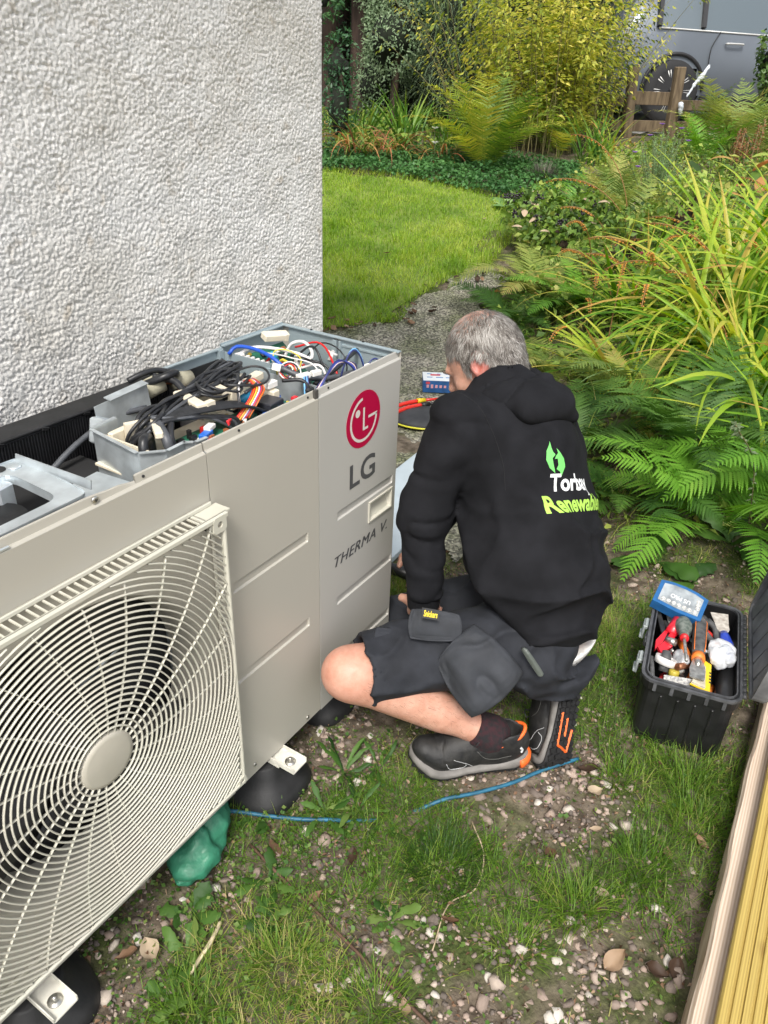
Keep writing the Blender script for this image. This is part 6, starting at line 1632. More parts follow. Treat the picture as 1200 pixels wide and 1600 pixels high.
# ================================================================== PLANT GENERATORS (numpy, every leaf real geometry)
def ribbons(base, az, elev, L, w, droop, seg=6, rnd=None, fold=.25, roll=None, prof='blade', tipr=0.0, dpow=1.4, kink=None, side=None):
    """many leaf blades: returns V, F(quads), attr. Arrays of length n."""
    base = np.asarray(base, float); n = len(base); az, elev, L, w, droop = [np.broadcast_to(np.asarray(a, float), (n,)) for a in (az, elev, L, w, droop)]
    t = np.linspace(0, 1, seg+1)
    el = elev[:, None]-droop[:, None]*t[None]**dpow
    st = L[:, None]/seg
    dh = np.cos(el)*st; dz = np.sin(el)*st
    h = np.concatenate([np.zeros((n, 1)), np.cumsum((dh[:, 1:]+dh[:, :-1])/2, 1)], 1); z = np.concatenate([np.zeros((n, 1)), np.cumsum((dz[:, 1:]+dz[:, :-1])/2, 1)], 1)
    ca, sa = np.cos(az), np.sin(az)
    C = np.stack([base[:, 0, None]+h*ca[:, None], base[:, 1, None]+h*sa[:, None], base[:, 2, None]+z], -1)
    if side is not None: C += np.stack([-sa, ca, 0*sa], -1)[:, None]*(np.asarray(side)[:, None]*t[None]**2)[..., None]
    if prof == 'blade': pw = np.minimum(1, .35+t*4)*(1-t**3.0)
    elif prof == 'grass': pw = (1-t)**.7
    elif prof == 'broad': pw = np.sin(PI*np.clip(t*.93+.05, 0, 1))**.8
    elif prof == 'spoon': pw = np.sin(PI*np.clip(t, 0, 1)**1.9)**.8*(t > .02)+.12*(1-t)
    pw = np.maximum(pw, .02)
    rl = np.zeros(n) if roll is None else np.asarray(roll)
    side_ = np.stack([-sa, ca, 0*sa], -1)
    T = np.stack([np.cos(el)*ca[:, None], np.cos(el)*sa[:, None], np.sin(el)], -1)
    S = np.broadcast_to(side_[:, None], T.shape); Nn = np.cross(T, S)
    S2 = S*np.cos(rl)[:, None, None]+Nn*np.sin(rl)[:, None, None]; N2 = Nn*np.cos(rl)[:, None, None]-S*np.sin(rl)[:, None, None]
    hw = (w[:, None]*pw[None]/2)[..., None]
    if fold > 0:
        V = np.stack([C-S2*hw-N2*hw*fold, C, C+S2*hw-N2*hw*fold], 2); k = 3
    else: V = np.stack([C-S2*hw, C+S2*hw], 2); k = 2
    V = V.reshape(-1, 3)
    b0 = np.arange(n)[:, None, None]*(seg+1)*k+np.arange(seg)[None, :, None]*k
    q = [[0, 1, k+1, k]]+([[1, 2, k+2, k+1]] if k == 3 else [])
    F = (b0[:, :, None, :]+np.array(q)[None, None]).reshape(-1, 4)
    r = np.full(n, .5) if rnd is None else np.asarray(rnd)
    A = np.repeat((r[:, None]+tipr*t[None]**2).reshape(-1), k)
    return V, F, np.clip(A, 0, 1)
def leaflets(P, D, N, L, w, rnd, fold=.3, curl=.0):
    """many small folded leaves at P, pointing D, facing N"""
    P = np.asarray(P, float); n = len(P); D = D/(np.linalg.norm(D, axis=1)[:, None]+1e-9)
    S = np.cross(D, N); S /= np.linalg.norm(S, axis=1)[:, None]+1e-9; Nn = np.cross(S, D)
    L = np.broadcast_to(np.asarray(L, float), (n,))[:, None]; w = np.broadcast_to(np.asarray(w, float), (n,))[:, None]
    V = np.stack([P, P+D*L*.42-S*w/2+Nn*w*fold*.5, P+D*L-Nn*L*curl, P+D*L*.45+S*w/2+Nn*w*fold*.5, P+D*L*.5-Nn*L*curl*.2], 1).reshape(-1, 3)
    b0 = np.arange(n)[:, None]*5
    F = np.concatenate([b0+np.array([[0, 4, 2, 1]]), b0+np.array([[0, 3, 2, 4]])])
    return V, F, np.repeat(np.clip(rnd, 0, 1), 5)
def merge(parts):
    V = []; F = []; A = []; o = 0
    for v, f, a in parts: V.append(v); F.append(f+o); A.append(a); o += len(v)
    return np.concatenate(V), np.concatenate(F), np.concatenate(A)
def leafobj(name, parts, m, parent=None, smooth=True):
    V, F, A = merge(parts) if isinstance(parts, list) else parts
    return link(name, fast_mesh(name, V, F, m, smooth=smooth, attr=A), parent)

def frond_mesh(seed, detail=2, npin=26, lw=.17, arch=.9, name='frond'):
    """unit-length fern frond rising from the origin towards +x, arching over; toothed pinnae both sides"""
    r = np.random.default_rng(seed); n = 40
    t = np.linspace(0, 1, n); el = 1.15-arch*1.5*t**1.3
    C = np.cumsum(np.stack([np.cos(el)/n, .06*np.sin(t*2+seed)/n, np.sin(el)/n], 1), 0)
    T = np.gradient(C, axis=0); T /= np.linalg.norm(T, axis=1)[:, None]
    parts = []
    # rachis
    side = np.array([0, 1, 0]); Vr = np.stack([C-side*.0035*(1-t[:, None]*.8), C+side*.0035*(1-t[:, None]*.8)], 1).reshape(-1, 3)
    Fr = np.array([[2*i, 2*i+1, 2*i+3, 2*i+2] for i in range(n-1)]); parts.append((Vr, Fr, np.full(len(Vr), .25)))
    ts = np.linspace(.16, .985, npin)
    for k, tt in enumerate(ts):
        i = min(n-1, int(tt*n)); p = C[i]; tg = T[i]; nn = np.cross(tg, side); nn /= np.linalg.norm(nn)
        ln = lw*np.interp(tt, [.1, .25, .5, .8, 1], [.35, .8, 1.0, .62, .08])*r.uniform(.9, 1.08)
        for s in (-1, 1):
            d = side*s*.93+tg*(.35+.25*tt)+nn*r.uniform(-.12, .22); d /= np.linalg.norm(d)
            if detail >= 2: m = 9
            else: m = 4
            u = np.linspace(0, 1, m*2+1 if detail >= 2 else m+1)
            q = p+d*ln*u[:, None]-np.array([0, 0, 1])*(.16*ln*u**2)[:, None]+tg*(.10*ln*u**2)[:, None]
            wv = np.cross(d, nn); hw = .5*(.027 if detail >= 2 else .017)*(1-u**2.0)+.0006
            if detail >= 2: hw = hw*np.where(np.arange(len(u)) % 2 == 1, 1.25, .50)*np.minimum(1, .55+u*3)
            hw = hw*(ln/lw*.6+.4)
            f_ = r.uniform(.05, .3)
            V = np.stack([q-wv*hw[:, None]-nn*hw[:, None]*f_, q+wv*hw[:, None]-nn*hw[:, None]*f_], 1).reshape(-1, 3)
            F = np.array([[2*j, 2*j+1, 2*j+3, 2*j+2] for j in range(len(u)-1)])
            parts.append((V, F, np.full(len(V), np.clip(.5+r.normal(0, .08)+.15*(tt-.5), 0, 1))))
    V, F, A = merge(parts); return V, F, A
FR_HI = [frond_mesh(s, 2, 33, .17+.02*(s % 3), .85+.12*(s % 4)) for s in range(6)]
FR_LO = [frond_mesh(s+20, 1, 25, .17+.02*(s % 3), .45+.15*(s % 4)) for s in range(6)]
FMESH = {}
def fern(x, y, L, n, m, label, tiltlo=-.35, tilthi=.25, hi=True, azs=None, seed=0, z=None, group=None, lscale=(.7, 1.1)):
    r = random.Random(seed*77+3); zz = tzf(x, y)-.01 if z is None else z
    e = empty('fern', (x, y, zz), label=label, cat='fern', group=group)
    src = FR_HI if hi else FR_LO
    for k in range(n):
        i = r.randrange(6); key = (hi, i, m.name)
        if key not in FMESH: V, F, A = src[i]; FMESH[key] = fast_mesh('frond', V, F, m, smooth=False, attr=A)
        o = link('frond', FMESH[key], e); s = L*r.uniform(*lscale)
        a = 2*PI*k/n*1.0+r.uniform(-.25, .25) if azs is None else r.uniform(*azs)
        o.rotation_euler = Euler((r.uniform(-.25, .25), r.uniform(tiltlo, tilthi), a), 'XYZ'); o.scale = (s, s*r.uniform(.85, 1.15), s); o.location = (.03*math.cos(a)*L, .03*math.sin(a)*L, 0)
    return e

BM = {}
def blade_variants(m, k=8, Lw=.026, seed=1, dr=(.4, 1.9), seg=9, fold=.35, prof='blade', tipr=.35):
    key = (m.name, seed)
    if key in BM: return BM[key]
    r = np.random.default_rng(seed); out = []
    for i in range(k):
        V, F, A = ribbons(np.zeros((1, 3)), 0, r.uniform(1.1, 1.45), 1.0, Lw*r.uniform(.8, 1.2), r.uniform(*dr), seg, [r.uniform(.25, .6)], fold, roll=[r.uniform(-.5, .5)], prof=prof, tipr=tipr, side=[r.uniform(-.15, .15)])
        out.append(fast_mesh('leaf_blade', V, F, m, smooth=True, attr=A))
    BM[key] = out; return out
def clump(name, x, y, n, L, m, label, cat, Lw=.026, spread=.10, lean=(0, 0), tilt=(-.1, .55), seed=1, dr=(.4, 1.9), group=None, z=None, prof='blade', partname='leaf_blade', tipr=.35, azs=None):
    """a tuft of strap leaves, each leaf an object sharing one of a few meshes"""
    r = random.Random(seed*31+int(x*100)); zz = tzf(x, y)-.01 if z is None else z
    e = empty(name, (x, y, zz), label=label, cat=cat, group=group); vs = blade_variants(m, 8, Lw, seed, dr, prof=prof, tipr=tipr)
    for k in range(n):
        o = link(partname, r.choice(vs), e); a = r.uniform(0, 2*PI) if azs is None else r.gauss(*azs); s = L*r.uniform(.55, 1.08)
        rr_ = spread*math.sqrt(r.random()); aa = r.uniform(0, 2*PI)
        o.location = (rr_*math.cos(aa), rr_*math.sin(aa), 0); tl = r.uniform(*tilt)
        q = Euler((r.uniform(-.2, .2), tl, a), 'XYZ').to_quaternion()
        lq = Quaternion((-lean[1], lean[0], 0) if any(lean) else (0, 0, 1), math.hypot(*lean)) if any(lean) else Quaternion()
        o.rotation_mode = 'QUATERNION'; o.rotation_quaternion = lq @ q; o.scale = (s, s*r.uniform(.9, 1.1), s)
    return e

def sprays(rg, tips, n, size, ang=1.0, seed=0, spread=.12, up=.2):
    """leaf positions clustered round twig tips -> leaflets arrays"""
    k = len(tips); idx = rg.integers(0, k, n); P = tips[idx]+rg.normal(0, 1, (n, 3))*spread
    D = rg.normal(0, 1, (n, 3)); D[:, 2] = D[:, 2]*.6-up*.5
    N = rg.normal(0, .5, (n, 3)); N[:, 2] += 1
    L = size*rg.uniform(.6, 1.25, n)
    return P, D, N, L, idx

# ------------------------------------------------------------------ leaf colours
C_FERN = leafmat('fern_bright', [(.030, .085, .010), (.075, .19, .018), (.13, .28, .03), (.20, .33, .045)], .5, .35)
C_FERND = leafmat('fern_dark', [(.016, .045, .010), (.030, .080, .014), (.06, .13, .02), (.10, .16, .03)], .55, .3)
C_FERNY = leafmat('fern_golden', [(.06, .13, .02), (.15, .24, .035), (.30, .36, .05), (.52, .42, .07)], .55, .45, obrnd=.9)
C_FERNO = leafmat('fern_olive', [(.06, .11, .025), (.14, .20, .045), (.25, .28, .07), (.34, .27, .09)], .55, .35, obrnd=.6)
C_CROC = leafmat('strap_yellow_green', [(.04, .12, .012), (.11, .26, .02), (.27, .43, .035), (.48, .52, .07), (.50, .30, .09)], .42, .4, obrnd=.75)
C_SWORD = leafmat('sword_green', [(.02, .06, .015), (.05, .13, .02), (.10, .21, .03), (.22, .28, .06)], .42, .35, obrnd=.5)
C_BROWNC = leafmat('strap_fading', [(.06, .13, .02), (.16, .21, .04), (.34, .22, .07), (.32, .12, .05), (.17, .08, .04)], .6, .3, obrnd=1.3)
C_YEL = leafmat('yellow_shrub', [(.055, .095, .014), (.16, .21, .03), (.36, .37, .06), (.58, .51, .13)], .45, .45)
C_DARK = leafmat('evergreen_dark', [(.012, .036, .018), (.032, .085, .036), (.08, .17, .06)], .4, .3)
C_MID = leafmat('hedge_mid', [(.015, .035, .010), (.035, .065, .017), (.07, .11, .03)], .5, .25)
C_SILV = leafmat('silver_green', [(.08, .13, .07), (.18, .25, .14), (.32, .39, .24)], .5, .35)
C_NET = leafmat('ground_cover_green', [(.020, .065, .020), (.045, .12, .035), (.09, .20, .06)], .45, .3)
C_BED = leafmat('border_leaves', [(.022, .045, .010), (.07, .13, .022), (.16, .25, .04), (.30, .34, .08), (.34, .19, .07)], .5, .3)
C_PALE = leafmat('pale_leaves', [(.13, .26, .08), (.26, .40, .16), (.38, .48, .22)], .45, .35)
C_TOAD = leafmat('toadflax_green', [(.10, .20, .08), (.20, .33, .15), (.32, .45, .22)], .5, .35)
C_IVY = leafmat('ivy_green', [(.012, .030, .010), (.030, .065, .018), (.08, .14, .035), (.16, .20, .04)], .35, .2)
C_LAWN = leafmat('lawn_grass', [(.075, .16, .014), (.155, .29, .022), (.26, .40, .035), (.42, .47, .09)], .5, .4)
C_GRASS = leafmat('rough_grass', [(.028, .075, .009), (.07, .155, .014), (.14, .26, .024), (.28, .32, .07), (.50, .40, .19)], .5, .35)
C_WEED = leafmat('weed_green', [(.018, .055, .010), (.045, .115, .018), (.095, .19, .035), (.20, .26, .07)], .55, .3)
C_DRY = leafmat('dry_leaf', [(.06, .035, .022), (.17, .095, .055), (.33, .21, .13), (.48, .38, .27)], .6, .2, obrnd=1.2)
C_SEED = leafmat('seed_orange', [(.30, .12, .02), (.52, .22, .04), (.62, .33, .07)], .5, .1)
M_BARK = mat('bark_brown', (.055, .035, .024), .9, var=.4, vs=14, bump=.8, bs=40, stretch=(3, 3, .6))
M_CANE = mat('cane_brown', (.17, .15, .06), .7, var=.35, vs=14)
M_STEM = mat('green_stem', (.07, .10, .025), .6, var=.3, vs=20)

# ================================================================== THE LAWN
LAWN = [(1.0, 2.72), (1.6, 2.42), (2.24, 1.93), (2.43, 1.80), (2.6, 1.62), (2.95, 1.73), (3.35, 1.71), (3.72, 1.60), (4.2, 1.70), (5.00, 2.05), (5.15, 2.6), (5.02, 3.0), (4.72, 3.75), (4.2, 5.2), (1.0, 5.5)]
rg = np.random.default_rng(12)
ax_ = np.arange(1, 5.4, .05); ay_ = np.arange(1.5, 5.5, .05); X, Y = np.meshgrid(ax_, ay_, indexing='ij'); Z = tz(X, Y)+.008
V = np.stack([X, Y, Z], -1).reshape(-1, 3); I = (np.arange(len(ax_)-1)[:, None]*len(ay_)+np.arange(len(ay_)-1)[None, :]).ravel()
F = np.stack([I, I+len(ay_), I+len(ay_)+1, I+1], 1); c = V[F].mean(1); F = F[inpoly(c[:, 0]+.05*fbm2(c[:, 0], c[:, 1], 5, 2, 44), c[:, 1]+.05*fbm2(c[:, 0], c[:, 1], 5, 2, 45), LAWN)]
lawn = link('lawn', fast_mesh('lawn', V, F, mat('lawn_base', (.10, .16, .02), .9, col2=(.19, .24, .045), vs=5, bump=.8, bs=180), smooth=True)); tag(lawn, kind='structure')
def scatter_poly(n, poly, rg):
    P = np.array(poly); lo, hi = P.min(0), P.max(0); x = rg.uniform(lo[0], hi[0], n*3); y = rg.uniform(lo[1], hi[1], n*3); k = inpoly(x, y, poly); return x[k][:n], y[k][:n]
LAWNG = [(1.0, 2.66), (1.55, 2.36), (2.2, 1.88), (2.42, 1.74), (2.6, 1.56), (2.95, 1.66), (3.35, 1.63), (3.72, 1.52), (4.2, 1.60), (5.08, 1.92), (5.25, 2.6), (5.12, 3.0), (4.8, 3.8), (4.2, 5.2), (1.0, 5.5)]
x, y = scatter_poly(118000, LAWNG, rg); s = (x+1.4)*.85+(y+.83)*.527
keep = rg.random(len(x)) < np.clip(1.5-(s-4)*.22, .35, 1)*np.clip(1.1+.9*fbm2(x, y, 3.2, 3, 60), .6, 1); x, y = x[keep], y[keep]
# only the wedge that can be seen past the house corner, with a margin
keep = (y+.835)/(x+1.403) < .86; x, y = x[keep], y[keep]
n = len(x); edgy = np.zeros(n)
big = np.clip(fbm2(x, y, 7, 2, 61)*1.5, 0, 1)
ine = inpoly(x, y, LAWN); L = rg.uniform(.022, .050, n)*(1+1.1*big*(x < 3.8))*np.where(ine, 1, rg.uniform(.8, 2.0, n))
r_ = np.clip(.50+.36*fbm2(x, y, 2.0, 3, 62)+.16*noise2(x, y, 9, 63)+rg.normal(0, .16, n), 0, 1)
g = leafobj('grass', ribbons(np.stack([x, y, tz(x, y)+.016], 1), rg.uniform(0, 2*PI, n), rg.uniform(.7, 1.5, n), L, rg.uniform(.003, .006, n), rg.uniform(0, 1.2, n), 2, r_, 0, prof='grass'), C_LAWN); tag(g, kind='stuff')

# ================================================================== NEAR GROUND: stones, grass, weeds, leaf litter
def ico():
    p = (1+5**.5)/2; V = np.array([(-1, p, 0), (1, p, 0), (-1, -p, 0), (1, -p, 0), (0, -1, p), (0, 1, p), (0, -1, -p), (0, 1, -p), (p, 0, -1), (p, 0, 1), (-p, 0, -1), (-p, 0, 1)])/1.9
    F = np.array([(0, 11, 5), (0, 5, 1), (0, 1, 7), (0, 7, 10), (0, 10, 11), (1, 5, 9), (5, 11, 4), (11, 10, 2), (10, 7, 6), (7, 1, 8), (3, 9, 4), (3, 4, 2), (3, 2, 6), (3, 6, 8), (3, 8, 9), (4, 9, 5), (2, 4, 11), (6, 2, 10), (8, 6, 7), (9, 8, 1)])
    return V, F
IV, IF = ico()
C_STONE = leafmat('gravel_stone', [(.12, .10, .085), (.24, .19, .16), (.38, .29, .24), (.52, .46, .39), (.70, .67, .62)], .75, .0, .3, obrnd=.9)
nt = C_STONE.node_tree; tcn = nt.nodes.new('ShaderNodeTexCoord'); nz = nt.nodes.new('ShaderNodeTexNoise'); nz.inputs['Scale'].default_value = 140; nt.links.new(tcn.outputs['Object'], nz.inputs['Vector']); bb = nt.nodes.new('ShaderNodeBump'); bb.inputs['Strength'].default_value = .5; bb.inputs['Distance'].default_value = .002; nt.links.new(nz.outputs[0], bb.inputs['Height']); nt.links.new(bb.outputs[0], nt.nodes['Principled BSDF'].inputs['Normal'])
def stones(x, y, s, rg, z0=0):
    n = len(x); rot = rg.uniform(0, 2*PI, n); v = IV[None]*(1+rg.normal(0, .16, (n, 12, 1)))*rg.uniform(.55, 1.2, (n, 1, 3))*np.array([1, 1, .62]); v = v*(1-.0*v)+rg.normal(0, .15, (n, 12, 3)); v = np.clip(v, -.82, .82)
    c, sn = np.cos(rot)[:, None], np.sin(rot)[:, None]; tl = rg.normal(0, .35, n)[:, None]
    vx, vy, vz = v[..., 0]*c-v[..., 1]*sn, v[..., 0]*sn+v[..., 1]*c, v[..., 2]; vx, vz = vx*np.cos(tl)-vz*np.sin(tl), vx*np.sin(tl)+vz*np.cos(tl)
    V = np.stack([vx, vy, vz], -1)*s[:, None, None]+np.stack([x, y, tz(x, y)+s*.16+z0], -1)[:, None]
    return V.reshape(-1, 3), (np.arange(n)[:, None, None]*12+IF[None]).reshape(-1, 3), np.repeat(np.clip(rg.beta(1.6, 1.7, n), 0, 1), 12)
def on_hard(x, y):   # under the unit's feet, the shoes or the box: keep clear
    return ((x+.463)**2+(y-.05)**2 < .1**2) | (((x-.386)*.983+(y+.705)*.182)**2/.20**2+((x-.386)*.182-(y+.705)*.983)**2/.11**2 < 1)
NR = [(-1.35, -1.0), (2.0, -1.0), (1.4, -.1), (.7, .35), (.55, .5), (-1.35, .5)]
x, y = scatter_poly(46000, NR, rg); gd = grass_density(x, y); s_ = (x+1.4)*.85+(y+.83)*.527
keep = (rg.random(len(x)) < np.clip(.80-gd*.85, .20, 1)*np.where(s_ < 1.9, 1, .45)*np.clip(1+1.2*fbm2(x, y, 16, 2, 88), .1, 1.2)) & (y > -.965+.035*x) & ~on_hard(x, y) & ~inpoly(x, y, PATH)
x, y = x[keep], y[keep]; sz = np.exp(rg.normal(math.log(.0034), .60, len(x))); big = blobs(x, y, GRAVEL, .085); sz = np.clip(sz*(1+.35*np.clip(big, 0, 1)), .0018, .019)
dist = np.hypot(x+1.4, y+.83)+1.2; vis = (((x+1.4)*.85+(y+.83)*.527) > .45)
order = np.argsort(-(sz/dist)*vis); top = order[:290]; rest = order[290:]
V, F, A = stones(x[rest], y[rest], sz[rest], rg); o = link('gravel', fast_mesh('gravel', V, F, C_STONE, attr=A)); tag(o, kind='stuff')
variants = []
for k in range(10):
    V, F, A = stones(np.zeros(1), np.zeros(1), np.ones(1), rg); V[:, 2] -= .25; A[:] = .5; variants.append(fast_mesh('stone', V, F, C_STONE, attr=A))
for i in top:
    o = link('stone', variants[rg.integers(10)], ground); o.location = (x[i], y[i], float(tz(x[i], y[i]))+sz[i]*.22); q = float(sz[i]); o.scale = (q, q, q); o.rotation_euler = (rg.normal(0, .3), rg.normal(0, .3), rg.uniform(0, 6.28))

# grass blades by density, with individual tufts on top
x, y = scatter_poly(120000, NR, rg); gd = grass_density(x, y); keep = (rg.random(len(x)) < np.clip(gd*1.30-.08, .05, 1)*.95) & (y > -.955+.035*x) & ~on_hard(x, y) & ~inpoly(x, y, PATH); x, y, gd = x[keep], y[keep], gd[keep]
n = len(x); straw = np.clip(.25+fbm2(x, y, 5, 2, 77)+blobs(x, y, [(-.78, -.3), (-.70, -.40), (-.95, -.2)], .1)*.7, 0, 1)
r_ = np.clip(rg.beta(2, 2.6, n)*.75+.62*straw*rg.random(n), 0, 1)
g = leafobj('grass', ribbons(np.stack([x, y, tz(x, y)-.002], 1), rg.uniform(0, 2*PI, n), rg.uniform(.2, 1.45, n), rg.uniform(.018, .055, n)*(.7+.7*gd), rg.uniform(.0012, .0028, n), rg.uniform(0, 1.8, n), 3, r_, 0, prof='grass'), C_GRASS); tag(g, kind='stuff')
x, y = scatter_poly(26000, [(.60, .03), (.62, 2.85), (1.6, 2.45), (2.26, 1.97), (2.6, 1.66), (3.35, 1.75), (3.8, 1.6), (3.66, 1.2), (2.4, .85), (.98, .0)], rg); n0 = fbm2(x, y, 4, 3, 66); dd = np.abs((x-.98)*.545-(y-.12)*.84)/1.0; keep = rg.random(len(x)) < np.clip((n0-.30)*1.6+.9*np.exp(-dd/.07)+.5*(~inpoly(x, y, PATH)), 0, 1); x, y = x[keep], y[keep]; n = len(x)
g = leafobj('grass', ribbons(np.stack([x, y, tz(x, y)+.008], 1), rg.uniform(0, 2*PI, n), rg.uniform(.2, 1.4, n), rg.uniform(.008, .03, n), .0022, rg.uniform(0, 1.5, n), 2, rg.beta(2, 2.5, n), 0, prof='grass'), C_GRASS); tag(g, kind='stuff')
tufts = [(-.43, -.42, 330, .085, 'dark green dense tuft of fine grass in the middle of the gravel'), (-.36, -.69, 170, .095, 'spiky bright grass tuft by the brown leaves near the bottom'), (-.19, -.77, 150, .10, 'loose grass tuft beside the timber edge'), (-.02, -.84, 150, .10, 'grass tuft between the timber edge and the toolbox'), (.09, -.80, 130, .11, 'tall thin grass at the near foot of the toolbox'),
    (-.78, -.27, 240, .075, 'straw coloured wispy tuft at the bottom left'), (-.74, -.45, 200, .07, 'pale yellowing tuft at the bottom edge'), (-.93, -.19, 160, .08, 'grass tuft in front of the black foot at the bottom left corner'), (.12, -.44, 170, .07, 'grass tuft between the upright sole and the toolbox'), (-.33, -.25, 150, .07, 'grass tuft in front of the flat trainer'), (.38, .17, 190, .085, 'pale bright grass tuft beside the cordless drill'), (.02, -.66, 130, .07, 'grass tuft behind the hose end'), (-.50, -.62, 130, .065, 'small grass tuft among the pale stones'), (.55, -.48, 150, .08, 'grass tuft by the far left corner of the toolbox'), (.30, -.30, 150, .06, 'low grass tuft behind the hoodie hem'), (-.60, -.30, 120, .06, 'thin grass tuft beside the brown stem')]
for (tx, ty, n, L_, lab) in tufts:
    rr_ = .05*np.sqrt(rg.random(n))*(1.3 if n > 300 else 1); a = rg.uniform(0, 2*PI, n); x = tx+rr_*np.cos(a); y = ty+rr_*np.sin(a)
    st = .62 if 'straw' in lab or 'pale' in lab or 'yellow' in lab else (.12 if 'dark' in lab else .40)
    o = leafobj('grass_tuft', ribbons(np.stack([x, y, tz(x, y)-.003], 1), a+rg.normal(0, .6, n), rg.uniform(.7, 1.5, n), L_*rg.uniform(.4, 1.2, n), rg.uniform(.0013, .0028, n), rg.uniform(.3, 1.8, n), 5, np.clip(st+rg.normal(0, .14, n), 0, 1), 0, prof='grass'), C_GRASS); tag(o, lab, 'grass tuft')
# broad-leaved weeds: rosettes, each leaf a part
def rosette(x, y, n, L_, w_, lab, m=C_WEED, name='weed', cat='weed', prof='spoon', el=(.15, .9), seed=1, dr=(.3, 1.2)):
    r = np.random.default_rng(seed); e = empty(name, (x, y, tzf(x, y)), label=lab, cat=cat)
    for k in range(n):
        a = 2*PI*k/n*2.4+r.uniform(-.3, .3)
        V, F, A = ribbons(np.zeros((1, 3)), a, r.uniform(*el), L_*r.uniform(.6, 1.1), w_*r.uniform(.8, 1.2), r.uniform(*dr), 11, [r.uniform(.1, .8)], .35, roll=[r.uniform(-.5, .5)], prof=prof, side=[r.uniform(-.03, .03)])
        jg = (np.arange(len(V)) % 3 != 1)*1.0; V = V+.004*noise3(V, 70, k)[:, None]*np.array([0, 0, 1])+(jg*.10*w_*r.normal(0, 1, len(V)))[:, None]*np.array([-math.sin(a), math.cos(a), 0]); link('leaf', fast_mesh('leaf', V, F, m, smooth=True, attr=A), e)
    return e
for k, a in enumerate([(-.46, -.13, 9, .10, .013, 'long toothed dandelion leaves beside the middle rubber foot'), (-.34, -.10, 12, .105, .011, 'upright dandelion rosette in front of the flat trainer'), (-.41, -.19, 8, .09, .013, 'dandelion leaf reaching over the blue hose'), (-.28, -.16, 8, .08, .011, 'small dandelion between the trainer toe and the rubber foot'),
    (-.86, -.10, 7, .062, .026, 'plantain with broad oval leaves near the pale dry stalk'), (-.80, -.055, 7, .07, .030, 'smaller plantain close to the edge of the unit'), (-.93, -.13, 7, .06, .028, 'glossy plantain at the bottom left beside the black foot'), (-.73, -.19, 8, .07, .022, 'low rosette in the middle of the weeds'), (-.59, -.39, 8, .07, .020, 'low rosette below the brown stem'), (-.66, -.14, 7, .075, .022, 'weed rosette crossed by the brown stem'), (-.56, -.02, 7, .07, .026, 'weed rosette against the blue hose near the green bag'),
    (1.00, -.47, 7, .19, .062, 'dock with large drooping oval leaves behind the toolbox'), (1.20, -.66, 6, .20, .065, 'second dock with large leaves nearer the toolbox lid'), (.96, -.60, 5, .13, .055, 'dock seedling just beyond the bit case')]): rosette(*a, seed=k+3)
# small round clover-like leaves
x, y = scatter_poly(26000, NR, rg); wd = blobs(x, y, WEEDS, .075)+.12; keep = (rg.random(len(x)) < np.clip(wd*1.2, 0, 1)*.9) & (y > -.95+.035*x) & ~on_hard(x, y) & ~inpoly(x, y, PATH); x, y = x[keep], y[keep]; n = len(x)
P = np.stack([x, y, tz(x, y)+rg.uniform(.003, .028, n)], 1); D = rg.normal(0, 1, (n, 3)); D[:, 2] *= .25; N = rg.normal(0, .35, (n, 3)); N[:, 2] += 1; L = rg.uniform(.004, .013, n)
o = leafobj('ground_weed', leaflets(P, D, N, L, L*rg.uniform(.6, 1.0, n), rg.beta(2, 2, n), .25), C_WEED); tag(o, kind='stuff')
# leaf litter: small bits as one mass, bigger dead leaves one by one
x, y = scatter_poly(11000, NR, rg); keep = (y > -.955+.035*x) & ~on_hard(x, y); x, y = x[keep], y[keep]; n = len(x); P = np.stack([x, y, tz(x, y)+rg.uniform(.003, .012, n)], 1); D = rg.normal(0, 1, (n, 3)); D[:, 2] *= .3; N = rg.normal(0, .5, (n, 3)); N[:, 2] += 1; L = rg.uniform(.003, .015, n)
o = leafobj('leaf_litter', leaflets(P, D, N, L, L*rg.uniform(.15, .7, n), rg.beta(1.5, 1.5, n), .4, .3), C_DRY); tag(o, kind='stuff')
def dead_leaf(x, y, L_, r, lab, az=None, group=None, zoff=.012):
    q = np.random.default_rng(int(abs(x*1000+y*777))); m = 7; u = np.linspace(0, 1, m); hw = np.sin(PI*u**.85)*L_*.33; V = []
    cu = q.uniform(.5, 1.6); 
    for i in range(m):
        for j in (-1, -.5, 0, .5, 1): V.append((u[i]*L_-L_/2, hw[i]*j, .12*L_*abs(j)*cu+.25*L_*(u[i]-.5)**2*q.uniform(.5, 1.5)+.03*L_*q.normal()))
    F = np.array([[i*5+j, i*5+j+1, (i+1)*5+j+1, (i+1)*5+j] for i in range(m-1) for j in range(4)])
    o = link('fallen_leaf', fast_mesh('fallen_leaf', np.array(V), F, C_DRY, smooth=True, attr=np.full(len(V), r))); o.location = (x, y, tzf(x, y)+zoff); o.rotation_euler = (q.normal(0, .25), q.normal(0, .25), q.uniform(0, 6.28) if az is None else az)
    return tag(o, lab, 'leaf', group)
